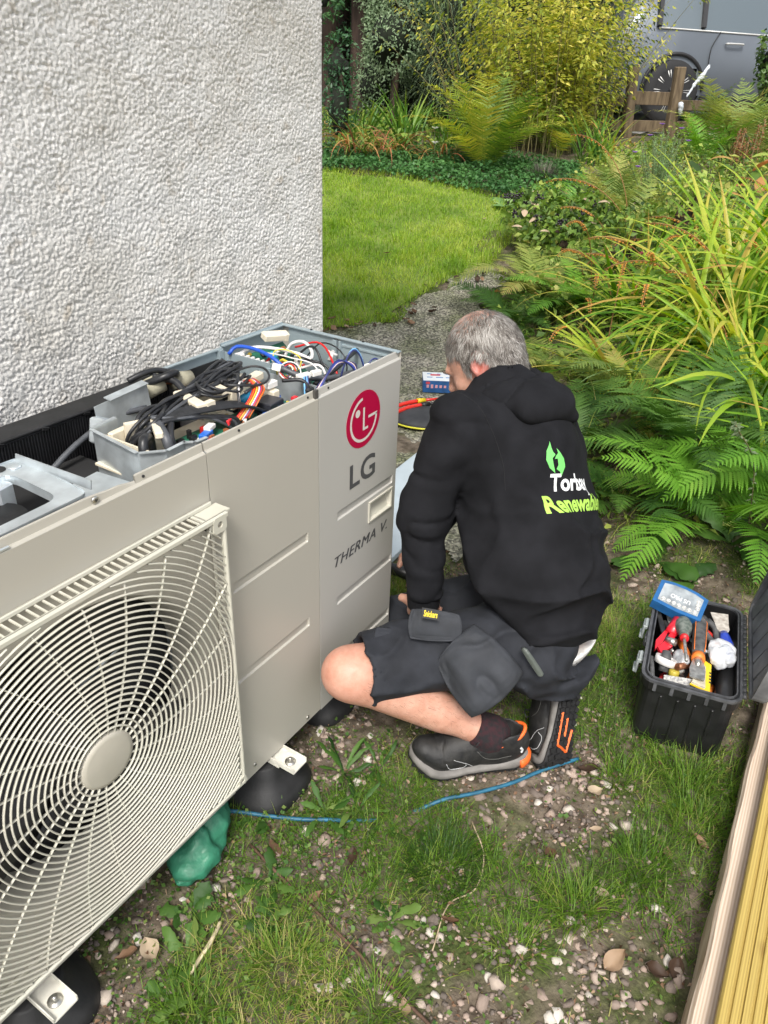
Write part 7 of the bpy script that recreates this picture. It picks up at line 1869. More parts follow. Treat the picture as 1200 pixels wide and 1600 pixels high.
for a in [(-.275, -.60, .040, .62, 'pale tan fallen leaf alone on the gravel below the hose'), (-.42, -.79, .055, .25, 'dark brown curled leaf beside the spiky tuft near the bottom'), (-.40, -.86, .045, .30, 'chestnut brown leaf near the timber edge'), (-.375, -.89, .045, .35, 'brown leaf touching the pale stones by the timber'), (-.30, -.72, .034, .75, 'small light leaf between two grass tufts'), (-.06, -.86, .040, .70, 'tan oval leaf in the grass near the toolbox'), (.02, -.89, .042, .60, 'ochre leaf close to the timber below the toolbox'), (.0, -.585, .05, .12, 'dark brown leaf at the end of the hose'), (-.06, -.62, .045, .45, 'reddish leaf on the stones near the hose end'), (-.16, -.66, .03, .4, 'small brown leaf in the middle of the stones'),
    (-.60, -.10, .045, .15, 'dark dead leaf by the brown stem'), (-.52, -.25, .04, .4, 'brown leaf among the weeds below the hose'), (-.64, -.24, .04, .55, 'pinkish dead leaf beside the brown stem'), (-.72, -.50, .035, .3, 'orange brown leaf at the bottom edge'), (-.90, -.05, .055, .7, 'buff curled leaf beside the bottom left foot'), (-.93, -.02, .045, .85, 'cream curled leaf on the pale stones by the foot'), (-.53, -.49, .035, .35, 'small leaf on the bare gravel'), (.70, -.55, .04, .4, 'brown leaf beyond the toolbox'), (-.13, -.81, .035, .3, 'brown leaf in the grass near the timber')]: dead_leaf(*a)
for k in range(26):
    x, y = [(2.2, 1.85), (2.35, 1.78), (2.5, 1.72), (2.9, 1.60), (3.3, 1.58), (3.6, 1.5), (2.8, 1.55), (2.6, 1.5)][k % 8]; x += rg.normal(0, .10); y += rg.normal(0, .05)
    dead_leaf(x, y, rg.uniform(.03, .065), rg.uniform(.2, .8), 'brown dead leaf gathered where the lawn meets the path', group='dead leaves along the lawn edge', zoff=.03)
for k in range(22):
    x, y = scatter_poly(1, LAWN, rg); 
    if len(x) and (y[0]+.835)/(x[0]+1.4) < .8: dead_leaf(x[0], y[0], rg.uniform(.03, .055), rg.uniform(.5, 1), 'small pale leaf lying on the lawn', group='pale leaves scattered on the lawn', zoff=.045)
# ================================================================== FAR END OF THE GARDEN: drive, car, fence
dx = np.linspace(9.0, 18, 40); dy = np.linspace(-4, 8, 40); X, Y = np.meshgrid(dx, dy, indexing='ij'); V = np.stack([X, Y, tz(X, Y)+.014], -1).reshape(-1, 3); I = (np.arange(39)[:, None]*40+np.arange(39)[None]).ravel(); F = np.stack([I, I+40, I+41, I+1], 1)
c = V[F].mean(1); F = F[((c[:, 0]-9.1)*.85+(c[:, 1]-1.9)*.527 > .1) & (c[:, 1] < 3.6-.4*(c[:, 0]-10))]
dr = link('driveway', fast_mesh('driveway', V, F, mat('drive_concrete', (.42, .40, .36), .9, var=.2, vs=3, bump=.5, bs=80), smooth=True)); tag(dr, kind='structure')
M_CAR = mat('car_silver', (.145, .165, .195), .42, metal=.3, var=.03, vs=3, coat=.3); M_TYRE = mat('tyre_black', (.018, .018, .02), .8, bump=.3, bs=80); M_ALLOY = mat('alloy', (.50, .50, .49), .45, metal=.25); M_GLASS = mat('car_glass', (.06, .085, .10), .06, spec=.8, coat=1.0); M_TRIM = mat('car_trim', (.015, .015, .017), .5)
CZ = tzf(10.8, 2.7); heading = math.radians(-50)
car = empty('parked_car', (10.82, 2.77, CZ), heading, 'silver grey car parked beyond the wooden fence', 'car')
# car coordinates: x forward from the rear axle, y to the left (away from us), side facing us at y = -.9
def car_section(x):
    """half outline of the body at x: list of (y, z) from sill to roof centre"""
    roof = np.interp(x, [-.85, -.78, -.5, .2, 1.4, 2.0, 2.75, 3.45, 3.6], [.95, 1.10, 1.46, 1.58, 1.57, 1.45, 1.03, .85, .60]); belt = np.interp(x, [-.85, -.5, 0, 2.2, 2.8, 3.6], [.90, 1.07, 1.05, .98, .95, .58]); belt = min(belt, roof-.01)
    w = np.interp(x, [-.9, -.7, 0, 2.5, 3.3, 3.6], [.70, .86, .92, .92, .86, .62]); tw = np.interp(roof-belt, [0, .5], [w*.95, w*.70]); 
    return [(0, .22), (w*.85, .22), (w*.97, .32), (w, .62), (w*.985, .85), (w*.955, belt), (tw, roof-.05), (tw*.85, roof), (0, roof+.015)]
xs = np.linspace(-.86, 3.6, 90); rows = [car_section(x) for x in xs]; n = 9
for side, nm in ((-1, 'body'), (1, 'body_far_side')):
    V = [(x, side*p[0], p[1]) for x, R_ in zip(xs, rows) for p in R_]; F = []; mi = []
    for i in range(len(xs)-1):
        for j in range(n-1):
            xc = (xs[i]+xs[i+1])/2; arch = any((xc-cx_)**2+((rows[i][j][1]+rows[i][j+1][1])/2-.36)**2 < .40**2 for cx_ in (0, 2.62)) and 1 <= j <= 3
            if j in (1, 2, 3) and any(abs(xc-cx_) < .405 for cx_ in (0, 2.62)):
                zt = .36+math.sqrt(max(0, .405**2-(xc-(0 if xc < 1.3 else 2.62))**2)); 
                zl, zh = rows[i][j][1], rows[i][j+1][1]
                if zh <= zt: continue
            f = (i*n+j, (i+1)*n+j, (i+1)*n+j+1, i*n+j+1); F.append(f if side < 0 else f[::-1]); mi.append(1 if (j == 5 and -.30 < xc < 2.6) else 0)
    mb = MB()
    mb.add(V, [f for f, m_ in zip(F, mi) if m_ == 0], 0, True); mb.build(nm, M_CAR, car)
    mb = MB(); mb.add(V, [f for f, m_ in zip(F, mi) if m_ == 1], 0, True); mb.build('window', M_GLASS, car)
b_ = MB()
for cx_ in (0, 2.62):
    P = [(cx_+.415*math.cos(a), -.925, .36+.415*math.sin(a)) for a in np.linspace(.05, PI-.05, 24)]; b_.tube(P, .022, 6)
    V = []; 
    for a in np.linspace(0, PI, 24): V += [(cx_+.41*math.cos(a), -.93, .36+.41*math.sin(a)), (cx_+.41*math.cos(a), -.55, .36+.41*math.sin(a))]
    b_.add(V, [(2*i, 2*i+2, 2*i+3, 2*i+1) for i in range(23)])
b_.build('wheel_arch', M_TRIM, car)
b_ = MB(); b_.box((1.3, -.88, .27), (1.75, .06, .10), b=.01); b_.build('sill', M_TRIM, car)
for x0_ in (.42, 1.46): MB().tube(spline([(x0_+(.10 if x0_ < 1 else 0), -.893, 1.03), (x0_, -.925, .85), (x0_, -.932, .62), (x0_+(-.06 if x0_ < 1 else 0), -.93, .42)], 10), .006, 5).build('door_gap', M_TRIM, car)
for x0_ in (.30, 1.38, -.28): MB().box((x0_, -.80, 1.27), (.05, .05, .46), R3(-.42, .1, 0)).build('window_pillar', M_TRIM, car)
b_ = MB(); b_.tube([(-.3, -.885, 1.045), (2.5, -.885, .985)], .010, 6); b_.build('chrome_strip', M_ALLOY, car)
for x0_ in (.72, 1.75):
    b_ = MB(); b_.tube(spline([(x0_-.11, -.925, .90), (x0_-.09, -.95, .905), (x0_+.09, -.95, .905), (x0_+.11, -.925, .90)], 12), .015, 8, flat=.8); b_.build('door_handle', M_ALLOY, car)
for cx_, yy in ((0, -.83), (2.62, -.83), (0, .83), (2.62, .83)):
    b_ = MB(); b_.lathe([(.24, -.10), (.33, -.105), (.365, -.07), (.37, 0), (.365, .07), (.33, .105), (.24, .10)], (cx_, yy, .36), R3(PI/2, 0, 0), 40); wh = b_.build('wheel', M_TYRE, car)
    b_ = MB(); b_.lathe([(.245, -.09), (.255, .10), (.235, .10), (.225, -.06), (.05, -.05), (0, -.05)], (cx_, yy, .36), R3(PI/2, 0, 0), 40); b_.build('rim', mat('rim_dark', (.03, .03, .032), .5), wh)
    for k in range(10):
        a = 2*PI*k/10
        for da in (-.07, .07):
            b_ = MB() if da < 0 else b_; s = -1 if yy < 0 else 1
            b_.tube([(cx_+.05*math.cos(a), yy+s*.085, .36+.05*math.sin(a)), (cx_+.245*math.cos(a+da), yy+s*.095, .36+.245*math.sin(a+da))], [.012, .009], 5)
        b_.build('rim_spoke', M_ALLOY, wh)
    b_ = MB(); b_.lathe([(.05, .08), (.05, .10), (0, .10)], (cx_, yy, .36), R3(PI/2, 0, 0) if yy < 0 else R3(-PI/2, 0, 0), 16); b_.build('hub_cap', mat('hub_dark', (.06, .06, .062), .4), wh)

fz = tzf(8.8, 2.0); fd = unit((.42, -.386, 0)); fa = math.atan2(-.386, .42)
fen = empty('wooden_fence', (8.635, 2.211, fz-.02), fa, 'low brown wooden post and rail fence in front of the car', 'fence')
M_FENCE = mat('fence_wood', (.085, .058, .034), .85, var=.35, vs=10, bump=.6, bs=50, stretch=(3, 3, .5), col2=(.17, .125, .075))
def post(x, h, tilt=0, w=.105):
    b_ = MB(); b_.box((0, 0, h/2), (w, .085, h), b=.008); o = b_.build('post', M_FENCE, fen); o.location = (x, 0, 0); o.rotation_euler = (0, tilt, 0)
post(0, .76, -.07); post(.57, .76, -.03, .115); post(-1.5, .72); post(1.75, .70)
def frail(x0_, x1_, z, h=.13):
    b_ = MB(); b_.box(((x0_+x1_)/2, .062, z), (x1_-x0_, .035, h), b=.005); b_.build('rail', M_FENCE, fen)
frail(-1.5, .03, .40, .12); frail(.035, .60, .43, .14); frail(.605, 1.78, .37, .11); frail(-1.5, .05, .14, .11); frail(.055, 1.78, .14, .12)
def cloth_tie(P, r, lab, col=(.50, .53, .58)):
    V, F = surface_net(lambda Q: min_caps(Q, P, r)+.010*(1-np.abs(noise3(Q, 30, 4)))**2-.006, np.min(P, 0)-.09, np.max(P, 0)+.09, .010)
    o = link('white_cloth', fast_mesh('white_cloth', V, F, mat('white_cloth', col, .7), smooth=False)); return tag(o, lab, 'cloth')
def min_caps(Q, P, r):
    d = sd_cap(Q, P[0], P[1], r[0], r[1])
    for i in range(1, len(P)-1): d = smin(d, sd_cap(Q, P[i], P[i+1], r[i], r[i+1]), .02)
    return d
cloth_tie(np.array([(8.99, 1.69, 1.31), (9.06, 1.66, 1.42), (9.16, 1.62, 1.50), (9.27, 1.58, 1.62)]), [.010, .014, .028, .012], 'twisted white cloth tied diagonally above the fence')
cloth_tie(np.array([(8.98, 1.74, 1.22), (8.99, 1.73, 1.13)]), [.030, .02], 'small bluish white cloth knotted on the right fence post')

# ================================================================== BACKGROUND MASSES
def shell_leaves(rg, blobs_, n, size, up=.25):
    """leaves on the skins of overlapping uneven blobs; each blob (c, r)"""
    W_ = np.array([r[0]*r[2] for c, r in blobs_]); idx = rg.choice(len(blobs_), n, p=W_/W_.sum())
    C = np.array([b[0] for b in blobs_])[idx]; R_ = np.array([b[1] for b in blobs_])[idx]
    d = rg.normal(0, 1, (n, 3)); d /= np.linalg.norm(d, axis=1)[:, None]
    P = C+d*R_*(.72+.36*rg.random(n)**.7)[:, None]*(1+.20*noise3(C+d*R_, 3.5, 5)+.12*noise3(C+d*R_, 9, 6))[:, None]
    N = d+rg.normal(0, .5, (n, 3))+np.array([0, 0, .6]); D = rg.normal(0, 1, (n, 3))+d*.5+np.array([0, 0, -.3])
    return P, D, N, size*rg.uniform(.6, 1.3, n)
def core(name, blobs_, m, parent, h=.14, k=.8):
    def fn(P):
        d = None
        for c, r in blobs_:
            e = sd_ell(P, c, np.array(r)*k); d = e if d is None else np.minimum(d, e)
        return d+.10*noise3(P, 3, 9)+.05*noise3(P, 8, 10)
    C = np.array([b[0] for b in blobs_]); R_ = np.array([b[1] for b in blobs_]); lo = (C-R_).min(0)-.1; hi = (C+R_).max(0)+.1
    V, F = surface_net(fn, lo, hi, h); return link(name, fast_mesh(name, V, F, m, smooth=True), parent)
M_CORE = mat('foliage_shade', (.010, .014, .007), .95, var=.4, vs=6)  # solid dark fill: shade deep between the leaves put into the colour
def bush(name, x, y, blobs_, n, size, m, label, cat='bush', wl=.55, seed=1, z=None, tintsc=1.6, stems=True, stemm=None, corek=.72, group=None, up=0):
    """blobs_ in local coordinates (c, r)"""
    rg = np.random.default_rng(seed); zz = tzf(x, y) if z is None else z; e = empty(name, (x, y, zz), label=label, cat=cat, group=group)
    bl = [(np.array(c, float), np.array(r, float)) for c, r in blobs_]
    P, D, N, L = shell_leaves(rg, bl, n, size); k = P[:, 2] > .02; P, D, N, L = P[k], D[k], N[k], L[k]
    A = np.clip(.5+.30*noise3(P, tintsc, seed)+rg.normal(0, .16, len(P)), 0, 1)
    leafobj('foliage', leaflets(P, D, N, L, L*wl, A, .3, .15), m, e)
    if corek: core('dark_core', bl, M_CORE, e, k=corek)
    if stems:
        b_ = MB()
        for c, r in bl[:7]:
            b_.tube(spline([(c[0]*.2, c[1]*.2, -.05), (c[0]*.6+.05, c[1]*.5, c[2]*.45), tuple(c)], 8), [.035]*8+[.02]*(max(0, len(spline([(0, 0, 0)]*3, 8))-8)), 6)
        b_.build('stem', stemm or M_BARK, e)
    return e
RB = random.Random(5)
def blobline(x0, x1, y0, y1, h, r, k, jitter=.3):
    out = []
    for i in range(k):
        t = (i+.5)/k
        for lv in range(max(1, int(h/r/1.1))): out.append(((x0+(x1-x0)*t+RB.uniform(-jitter, jitter), y0+(y1-y0)*t+RB.uniform(-jitter, jitter), r*.7+lv*r*1.1), (r*RB.uniform(.85, 1.2), r*RB.uniform(.8, 1.1), r*RB.uniform(.8, 1.15))))
    return out
# far dark hedge closing the garden
bush('shrub', 8.3, 5.0, [((0, 0, .5), (.7, .6, .6)), ((.2, .2, 1.3), (.7, .7, .6)), ((0, 0, 2.0), (.7, .7, .5)), ((.9, -.7, .8), (.6, .6, .7)), ((.9, -.7, 1.8), (.6, .6, .6))], 9000, .06, C_MID, 'mid green bushy shrub filling the gap behind the grey green tree', 'shrub', seed=23)
bush('shrub', 9.6, 3.35, [((0, 0, .6), (.5, .5, .6)), ((.0, 0, 1.5), (.5, .5, .6)), ((.2, -.15, 2.2), (.45, .4, .4))], 5000, .055, C_MID, 'olive green shrub hiding the back of the car', 'shrub', seed=24)
bush('hedge', 10.2, 5.9, blobline(-1.6, 1.2, 2.8, -2.3, 3.4, .85, 5), 9000, .11, C_MID, 'tall dark hedge closing the far end of the garden', 'hedge', seed=3, stems=False)
bush('hedge', 10.9, 4.35, blobline(-.6, .5, .6, -1.1, 3.0, .7, 3), 4500, .085, C_MID, 'lower mixed hedge running behind the yellow shrub', 'hedge', seed=8, stems=False)
bush('hedge', 14.2, -.6, blobline(-3.2, 2.4, 5.0, -4.2, 3.4, 1.1, 7, .2), 5000, .14, C_MID, 'hedge on the far side of the drive behind the car', 'hedge', seed=13, stems=False)
# dark evergreen with reddish trunks at the left
def tree(x, y, trunks, blobs_, n, size, m, label, seed, wl=.4):
    e = bush('tree', x, y, blobs_, n, size, m, label, 'tree', wl, seed, stems=False, corek=.6)
    for (a, c, d, r) in trunks:
        b_ = MB(); b_.tube(spline([a, c, d], 10), [r*(1-.035*i) for i in range(len(spline([a, c, d], 10)))], 10); b_.build('trunk', mat('trunk_red_brown', (.055, .034, .026), .9, var=.4, vs=8, bump=1, bs=30, stretch=(3, 3, .5)), e)
    return e
tree(7.75, 5.55, [((-.25, .12, -.1), (-.28, .12, .9), (-.2, .1, 2.2), .13), ((-.10, -.18, -.1), (-.08, -.16, .8), (0, -.1, 2.2), .12), ((.4, .4, -.1), (.4, .4, 1), (.3, .3, 2.4), .1)],
     [((-.55, .1, 1.75), (.5, .5, .32)), ((-.2, -.35, 1.85), (.5, .4, .38)), ((.3, 0, 2.1), (.6, .6, .5)), ((-.4, .5, 2.2), (.7, .6, .5)), ((-.1, 0, 2.8), (.9, .9, .6)), ((-.75, -.15, 1.25), (.22, .22, .28)), ((.55, -.35, .75), (.4, .35, .7)), ((.3, .7, .5), (.7, .5, .8)), ((-.55, .5, .9), (.3, .3, .3))], 13000, .070, C_DARK, 'dark evergreen tree with reddish brown trunks beside the house corner', 5)
bush('tree', 7.15, 4.55, [((0, 0, .95), (.38, .38, .42)), ((.1, .1, 1.45), (.45, .42, .42)), ((-.05, -.1, 1.95), (.42, .4, .36)), ((.3, .3, .55), (.4, .3, .5))], 11000, .038, C_SILV, 'grey green small leaved tree behind the sword leaves', 'tree', .5, 6)
bush('shrub', 5.85, 4.35, [((0, 0, .35), (.18, .18, .35)), ((.1, .1, .75), (.16, .16, .3))], 900, .045, C_DARK, 'narrow dark leafed shrub against the house corner', 'shrub', .5, 16)
# feathery grey green foliage: fine arching threads
rg = np.random.default_rng(31); n = 2600; a = rg.uniform(0, 2*PI, n); hh = rg.uniform(.3, 1.9, n); rr_ = .40*np.sqrt(rg.random(n)); base = np.stack([rr_*np.cos(a), rr_*np.sin(a), hh], 1)
e = empty('shrub', (7.35, 3.85, tzf(7.35, 3.85)), label='feathery grey green thread leaved shrub left of the yellow shrub', cat='shrub')
leafobj('foliage', ribbons(base, a+rg.normal(0, .8, n), rg.uniform(-.2, 1.0, n), rg.uniform(.15, .42, n), rg.uniform(.005, .010, n), rg.uniform(.8, 2.2, n), 5, np.clip(rg.beta(2, 3, n), 0, 1), 0, prof='grass'), C_SILV, e)
b_ = MB()
for k in range(14): q = 2*PI*k/14; b_.tube([(0, 0, 0), (.25*math.cos(q), .25*math.sin(q), 1.0), (.38*math.cos(q), .38*math.sin(q), 2.0)], .012, 5)
b_.build('stem', M_STEM, e)
core('dark_core', [(np.array((.1, .1, .8)), np.array((.4, .4, .9)))], M_CORE, e, k=.75)

# tall yellow shrub: many upright arching canes hung with leaves
def cane_shrub(x, y, ncane, h, lean, nleaf, size, m, label, seed, spread=.35, wl=.42, vdens=1.0, name='shrub', out=.55):
    rg = np.random.default_rng(seed); e = empty(name, (x, y, tzf(x, y)), label=label, cat='shrub'); cb = MB(); P = []; D = []; A = []
    for k in range(ncane):
        a = rg.uniform(0, 2*PI); r0 = spread*math.sqrt(rg.random()); b0 = np.array((r0*math.cos(a), r0*math.sin(a), -.03)); hh = h*rg.uniform(.55, 1.08); o = out*rg.uniform(.25, 1.1)
        t = np.linspace(0, 1, 12); aa = a+rg.normal(0, .5); L_ = b0+np.stack([o*np.cos(aa)*t**1.8+.04*np.sin(t*7+k), o*np.sin(aa)*t**1.8+.04*np.cos(t*6+k), hh*(t-.10*t**3)], 1)+np.array((lean[0], lean[1], 0))*(t**1.5)[:, None]
        cb.tube(L_, [.0055*(1-.75*q) for q in t], 4, caps=False)
        tl = rg.uniform(.10, 1, nleaf)**.8; i = tl*11; i0 = np.minimum(i.astype(int), 10); f = (i-i0)[:, None]; p = L_[i0]*(1-f)+L_[i0+1]*f
        tg = L_[i0+1]-L_[i0]; tg /= np.linalg.norm(tg, axis=1)[:, None]; off = rg.normal(0, 1, (nleaf, 3)); off -= tg*(off*tg).sum(1)[:, None]; off /= np.linalg.norm(off, axis=1)[:, None]
        tw = rg.uniform(0, .14, nleaf)[:, None]; P.append(p+off*tw); D.append(off+tg*.4-np.array((0, 0, .35))); A.append(np.full(nleaf, rg.normal(.52, .12))+rg.normal(0, .15, nleaf)+.12*(tl-.5))
    P = np.concatenate(P); D = np.concatenate(D); A = np.concatenate(A); N = rg.normal(0, .5, P.shape)+np.array((0, 0, 1)); L = size*rg.uniform(.55, 1.25, len(P))
    leafobj('foliage', leaflets(P, D, N, L, L*wl, np.clip(A, 0, 1), .35, .2), m, e); cb.build('cane', M_CANE, e); return e
cane_shrub(6.95, 2.75, 60, 1.75, (-.1, .1), 110, .066, C_YEL, 'tall yellowing shrub of upright canes behind the golden fern', 41, .40, out=.55)
cane_shrub(7.45, 2.5, 54, 1.80, (.0, -.15), 100, .064, C_YEL, 'second yellow shrub of upright canes left of the fence', 42, .40, out=.50)
cane_shrub(8.3, 2.65, 34, 1.9, (0, 0), 80, .055, C_MID, 'dull green twiggy shrub between the yellow shrub and the car', 43, .35, out=.5)
cane_shrub(6.75, 3.3, 14, 1.9, (-.30, .20), 45, .050, C_YEL, 'long yellow green shoots leaning out over the sword leaves', 44, .2, out=.6)
cane_shrub(8.35, 2.45, 8, 1.75, (.15, -.35), 36, .048, C_YEL, 'thin yellow shoots arching in front of the car', 45, .2, out=.4)
bush('shrub', 9.3, .78, [((0, 0, .9), (.35, .35, .38)), ((.15, -.2, 1.35), (.40, .40, .38)), ((.1, -.3, .6), (.5, .5, .6)), ((.25, -.35, 1.85), (.42, .42, .4))], 6500, .055, C_IVY, 'ivy covered dark green shrub at the top right corner', 'shrub', .8, 17)

# sword leaved clumps and fading clumps along the far border
clump('sword_plant', 6.15, 3.75, 52, .72, C_SWORD, 'tall green sword leaves below the grey green tree', 'sword plant', .034, .16, seed=2, dr=(.2, 1.2), tilt=(-.15, .35))
clump('sword_plant', 5.95, 4.15, 40, .66, C_SWORD, 'green sword leaves beside the narrow dark shrub', 'sword plant', .032, .16, seed=2, dr=(.2, 1.2), tilt=(-.15, .35))
clump('sword_plant', 6.45, 3.35, 34, .60, C_SWORD, 'sword leaves immediately left of the golden fern', 'sword plant', .030, .14, seed=2, dr=(.2, 1.2), tilt=(-.15, .4))
clump('sword_plant', 6.85, 2.0, 46, .68, C_SWORD, 'bright green sword leaves right of the golden fern', 'sword plant', .034, .16, seed=12, dr=(.2, 1.3), tilt=(-.15, .4), tipr=.5)
clump('sword_plant', 7.0, 1.85, 40, .55, C_CROC, 'lime green sword leaves against the left fence post', 'sword plant', .030, .14, seed=12, dr=(.3, 1.3), tilt=(-.15, .4), tipr=.3)
clump('fading_plant', 5.45, 3.85, 80, .66, C_BROWNC, 'fading clump with orange brown leaves near the house corner', 'plant', .026, .16, seed=4, dr=(1.0, 2.3), tilt=(-.1, .5))
clump('fading_plant', 5.60, 3.55, 76, .58, C_BROWNC, 'low fading rusty leaves next to the green ground cover', 'plant', .022, .16, seed=4, dr=(1.0, 2.3), tilt=(-.1, .5))
clump('fading_plant', 5.85, 3.20, 60, .52, C_BROWNC, 'half green half brown clump left of the white flowers', 'plant', .022, .14, seed=4, dr=(1.0, 2.4), tilt=(.0, .7))
# golden male fern
fern(5.75, 2.62, .95, 34, C_FERNY, 'large golden green fern standing upright at the end of the lawn', -.5, .2, False, seed=2, lscale=(.8, 1.12))
fern(6.9, 2.35, .7, 12, C_FERNY, 'smaller golden fern behind the large one', -.3, .3, False, seed=3)
# white flowers
def flower(x, y, z, r, m, lab, n=5, cat='flower', stem=True, group=None):
    e = empty('flower', (x, y, z), label=lab, cat=cat, group=group); rr_ = np.random.default_rng(int(x*100+z*1000)); P = np.zeros((n, 3)); a = np.linspace(0, 2*PI, n, endpoint=False)
    leafobj('petals', leaflets(P, np.stack([np.cos(a), np.sin(a), np.full(n, .5)], 1), np.tile((0, 0, 1.), (n, 1)), r, r*.8, np.full(n, .5), .3), m, e)
    if stem: MB().tube([(0, 0, 0), (.02, .01, -(z-tzf(x, y)))], .004, 5).build('stem', M_STEM, e)
C_WHITE = leafmat('petal_white', [(.75, .75, .75), (.85, .85, .85)], .5, .3); C_PURP = leafmat('petal_purple', [(.22, .10, .42), (.42, .20, .60)], .5, .3)
flower(5.62, 3.10, .99, .045, C_WHITE, 'upper white flower left of the golden fern'); flower(5.60, 3.08, .87, .045, C_WHITE, 'lower white flower left of the golden fern')
# ground cover along the lawn's far edge
rg = np.random.default_rng(51); poly = [(4.72, 3.85), (5.05, 3.0), (5.05, 2.1), (5.35, 1.8), (5.9, 1.7), (6.6, 2.0), (6.3, 3.3), (5.3, 4.3)]
x, y = scatter_poly(9500, poly, rg); n = len(x); mound = .05+.07*(.5+.5*fbm2(x, y, 5, 2, 3)); P = np.stack([x, y, tz(x, y)+mound*rg.uniform(.5, 1.2, n)], 1); D = rg.normal(0, 1, (n, 3)); D[:, 2] = D[:, 2]*.3-.25; N = rg.normal(0, .35, (n, 3)); N[:, 2] += 1; L = .045*rg.uniform(.5, 1.2, n)
o = leafobj('ground_cover', leaflets(P, D, N, L, L*.7, np.clip(.5+.3*fbm2(x, y, 4, 2, 9)+rg.normal(0, .16, n), 0, 1), .3, .2), C_NET); tag(o, kind='stuff')
# grey lavender, pale comfrey leaves
rg = np.random.default_rng(52); n = 420; a = rg.uniform(0, 2*PI, n); e = empty('lavender', (5.75, 2.02, tzf(5.75, 2.02)), label='small grey brown lavender mound at the corner of the lawn', cat='plant')
leafobj('stems', ribbons(np.stack([.05*np.cos(a), .05*np.sin(a), 0*a], 1), a, rg.uniform(.5, 1.5, n), rg.uniform(.12, .24, n), .005, .3, 4, rg.uniform(.3, .8, n), 0, prof='grass'), leafmat('lavender_grey', [(.07, .06, .05), (.15, .14, .11), (.22, .22, .17)], .7, .1), e)
for k, (x, y) in enumerate([(5.2, 2.0), (5.05, 1.85), (5.3, 1.78), (4.95, 2.02)]): rosette(x, y, 8, .20, .09, ['comfrey with big pale leaves at the lawn corner', 'pale leaved comfrey nearest the lawn edge', 'comfrey rosette in front of the grey lavender', 'small comfrey rosette on the lawn side'][k], C_PALE, 'comfrey', 'comfrey', 'broad', (.1, .8), 60+k)

# ================================================================== THE LONG BORDER ON THE RIGHT
# leafy floor of the border
rg = np.random.default_rng(53); poly = [(1.02, .02), (1.65, .42), (2.42, .92), (2.85, 1.16), (3.2, 1.22), (3.7, 1.28), (4.2, 1.62), (5.1, 1.75), (8.5, 1.8), (8.9, .2), (6.0, -.5), (3.6, -1.2), (1.5, -1.0), (1.15, -.55)]
x, y = scatter_poly(17000, poly, rg); n = len(x); s_ = (x+1.4)*.85+(y+.83)*.527; hgt = (.05+.24*sm((s_-2.2)/2)*(.5+.6*fbm2(x, y, 3, 2, 71))).clip(.02); zz = tz(x, y)+hgt*rg.random(n)**.6
P = np.stack([x, y, zz], 1); D = rg.normal(0, 1, (n, 3)); D[:, 2] = D[:, 2]*.5-.1; N = rg.normal(0, .5, (n, 3)); N[:, 2] += 1; L = rg.uniform(.022, .060, n)
o = leafobj('undergrowth', leaflets(P, D, N, L, L*rg.uniform(.3, .75, n), np.clip(.42+.28*fbm2(x, y, 2.5, 2, 72)+rg.normal(0, .18, n), 0, 1), .3, .25), C_BED); tag(o, kind='stuff')
x, y = scatter_poly(7000, poly, rg); n = len(x)
o = leafobj('undergrowth', ribbons(np.stack([x, y, tz(x, y)], 1), rg.uniform(0, 2*PI, n), rg.uniform(.5, 1.5, n), rg.uniform(.08, .30, n), rg.uniform(.003, .008, n), rg.uniform(.6, 2.4, n), 4, np.clip(rg.beta(2, 2, n), 0, 1), 0, prof='grass'), C_GRASS); tag(o, kind='stuff')

rg = np.random.default_rng(54); x, y = scatter_poly(5200, [(5.2, 4.6), (5.6, 3.3), (6.4, 2.9), (8.6, 3.4), (9.2, 4.6), (7.6, 6.2), (6.0, 5.6)], rg); n = len(x); P = np.stack([x, y, tz(x, y)+.30*rg.random(n)**1.3*(.6+.5*fbm2(x, y, 2, 2, 75)).clip(.1)], 1); D = rg.normal(0, 1, (n, 3)); N = rg.normal(0, .5, (n, 3)); N[:, 2] += 1; L = rg.uniform(.03, .08, n)
o = leafobj('undergrowth', leaflets(P, D, N, L, L*rg.uniform(.3, .7, n), np.clip(rg.beta(2, 3, n), 0, 1), .3, .25), C_BED); tag(o, kind='stuff')
# ferns: the bright one by the toolbox first
fern(1.24, -.60, .62, 17, C_FERN, 'bright green fern arching over the back of the toolbox', -.1, .45, True, seed=5)
fern(1.48, -.78, .60, 14, C_FERN, 'bright green fern at the right edge above the toolbox lid', -.1, .45, True, seed=6)
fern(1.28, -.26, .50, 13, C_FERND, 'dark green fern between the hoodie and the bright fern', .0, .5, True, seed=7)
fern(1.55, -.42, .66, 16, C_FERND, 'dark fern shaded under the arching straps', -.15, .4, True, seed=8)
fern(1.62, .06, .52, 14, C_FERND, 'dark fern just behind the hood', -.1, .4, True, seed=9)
fern(2.35, .45, .55, 14, C_FERNO, 'olive fern beside the path behind the head', -.1, .45, True, seed=10)
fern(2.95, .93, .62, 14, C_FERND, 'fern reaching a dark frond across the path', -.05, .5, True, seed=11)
fern(3.35, 1.0, .66, 16, C_FERNO, 'yellow green fern where the path narrows', -.2, .4, True, seed=12)
fern(3.1, .62, .60, 14, C_FERN, 'fresh green fern amid the orange seed heads', -.2, .4, True, seed=13)
fern(2.0, -.05, .55, 12, C_FERNO, 'olive fern under the big strap leaves', -.2, .4, True, seed=14)
fern(4.95, 1.10, .62, 18, C_FERNO, 'pale feathery fern in the middle of the border', -.35, .25, False, seed=15)
fern(5.35, 1.22, .60, 14, C_FERNO, 'upright olive fern left of the purple flowers', -.45, .1, False, seed=16)
fern(4.75, 1.42, .50, 14, C_FERN, 'light green fern near the comfrey', -.3, .3, False, seed=17)
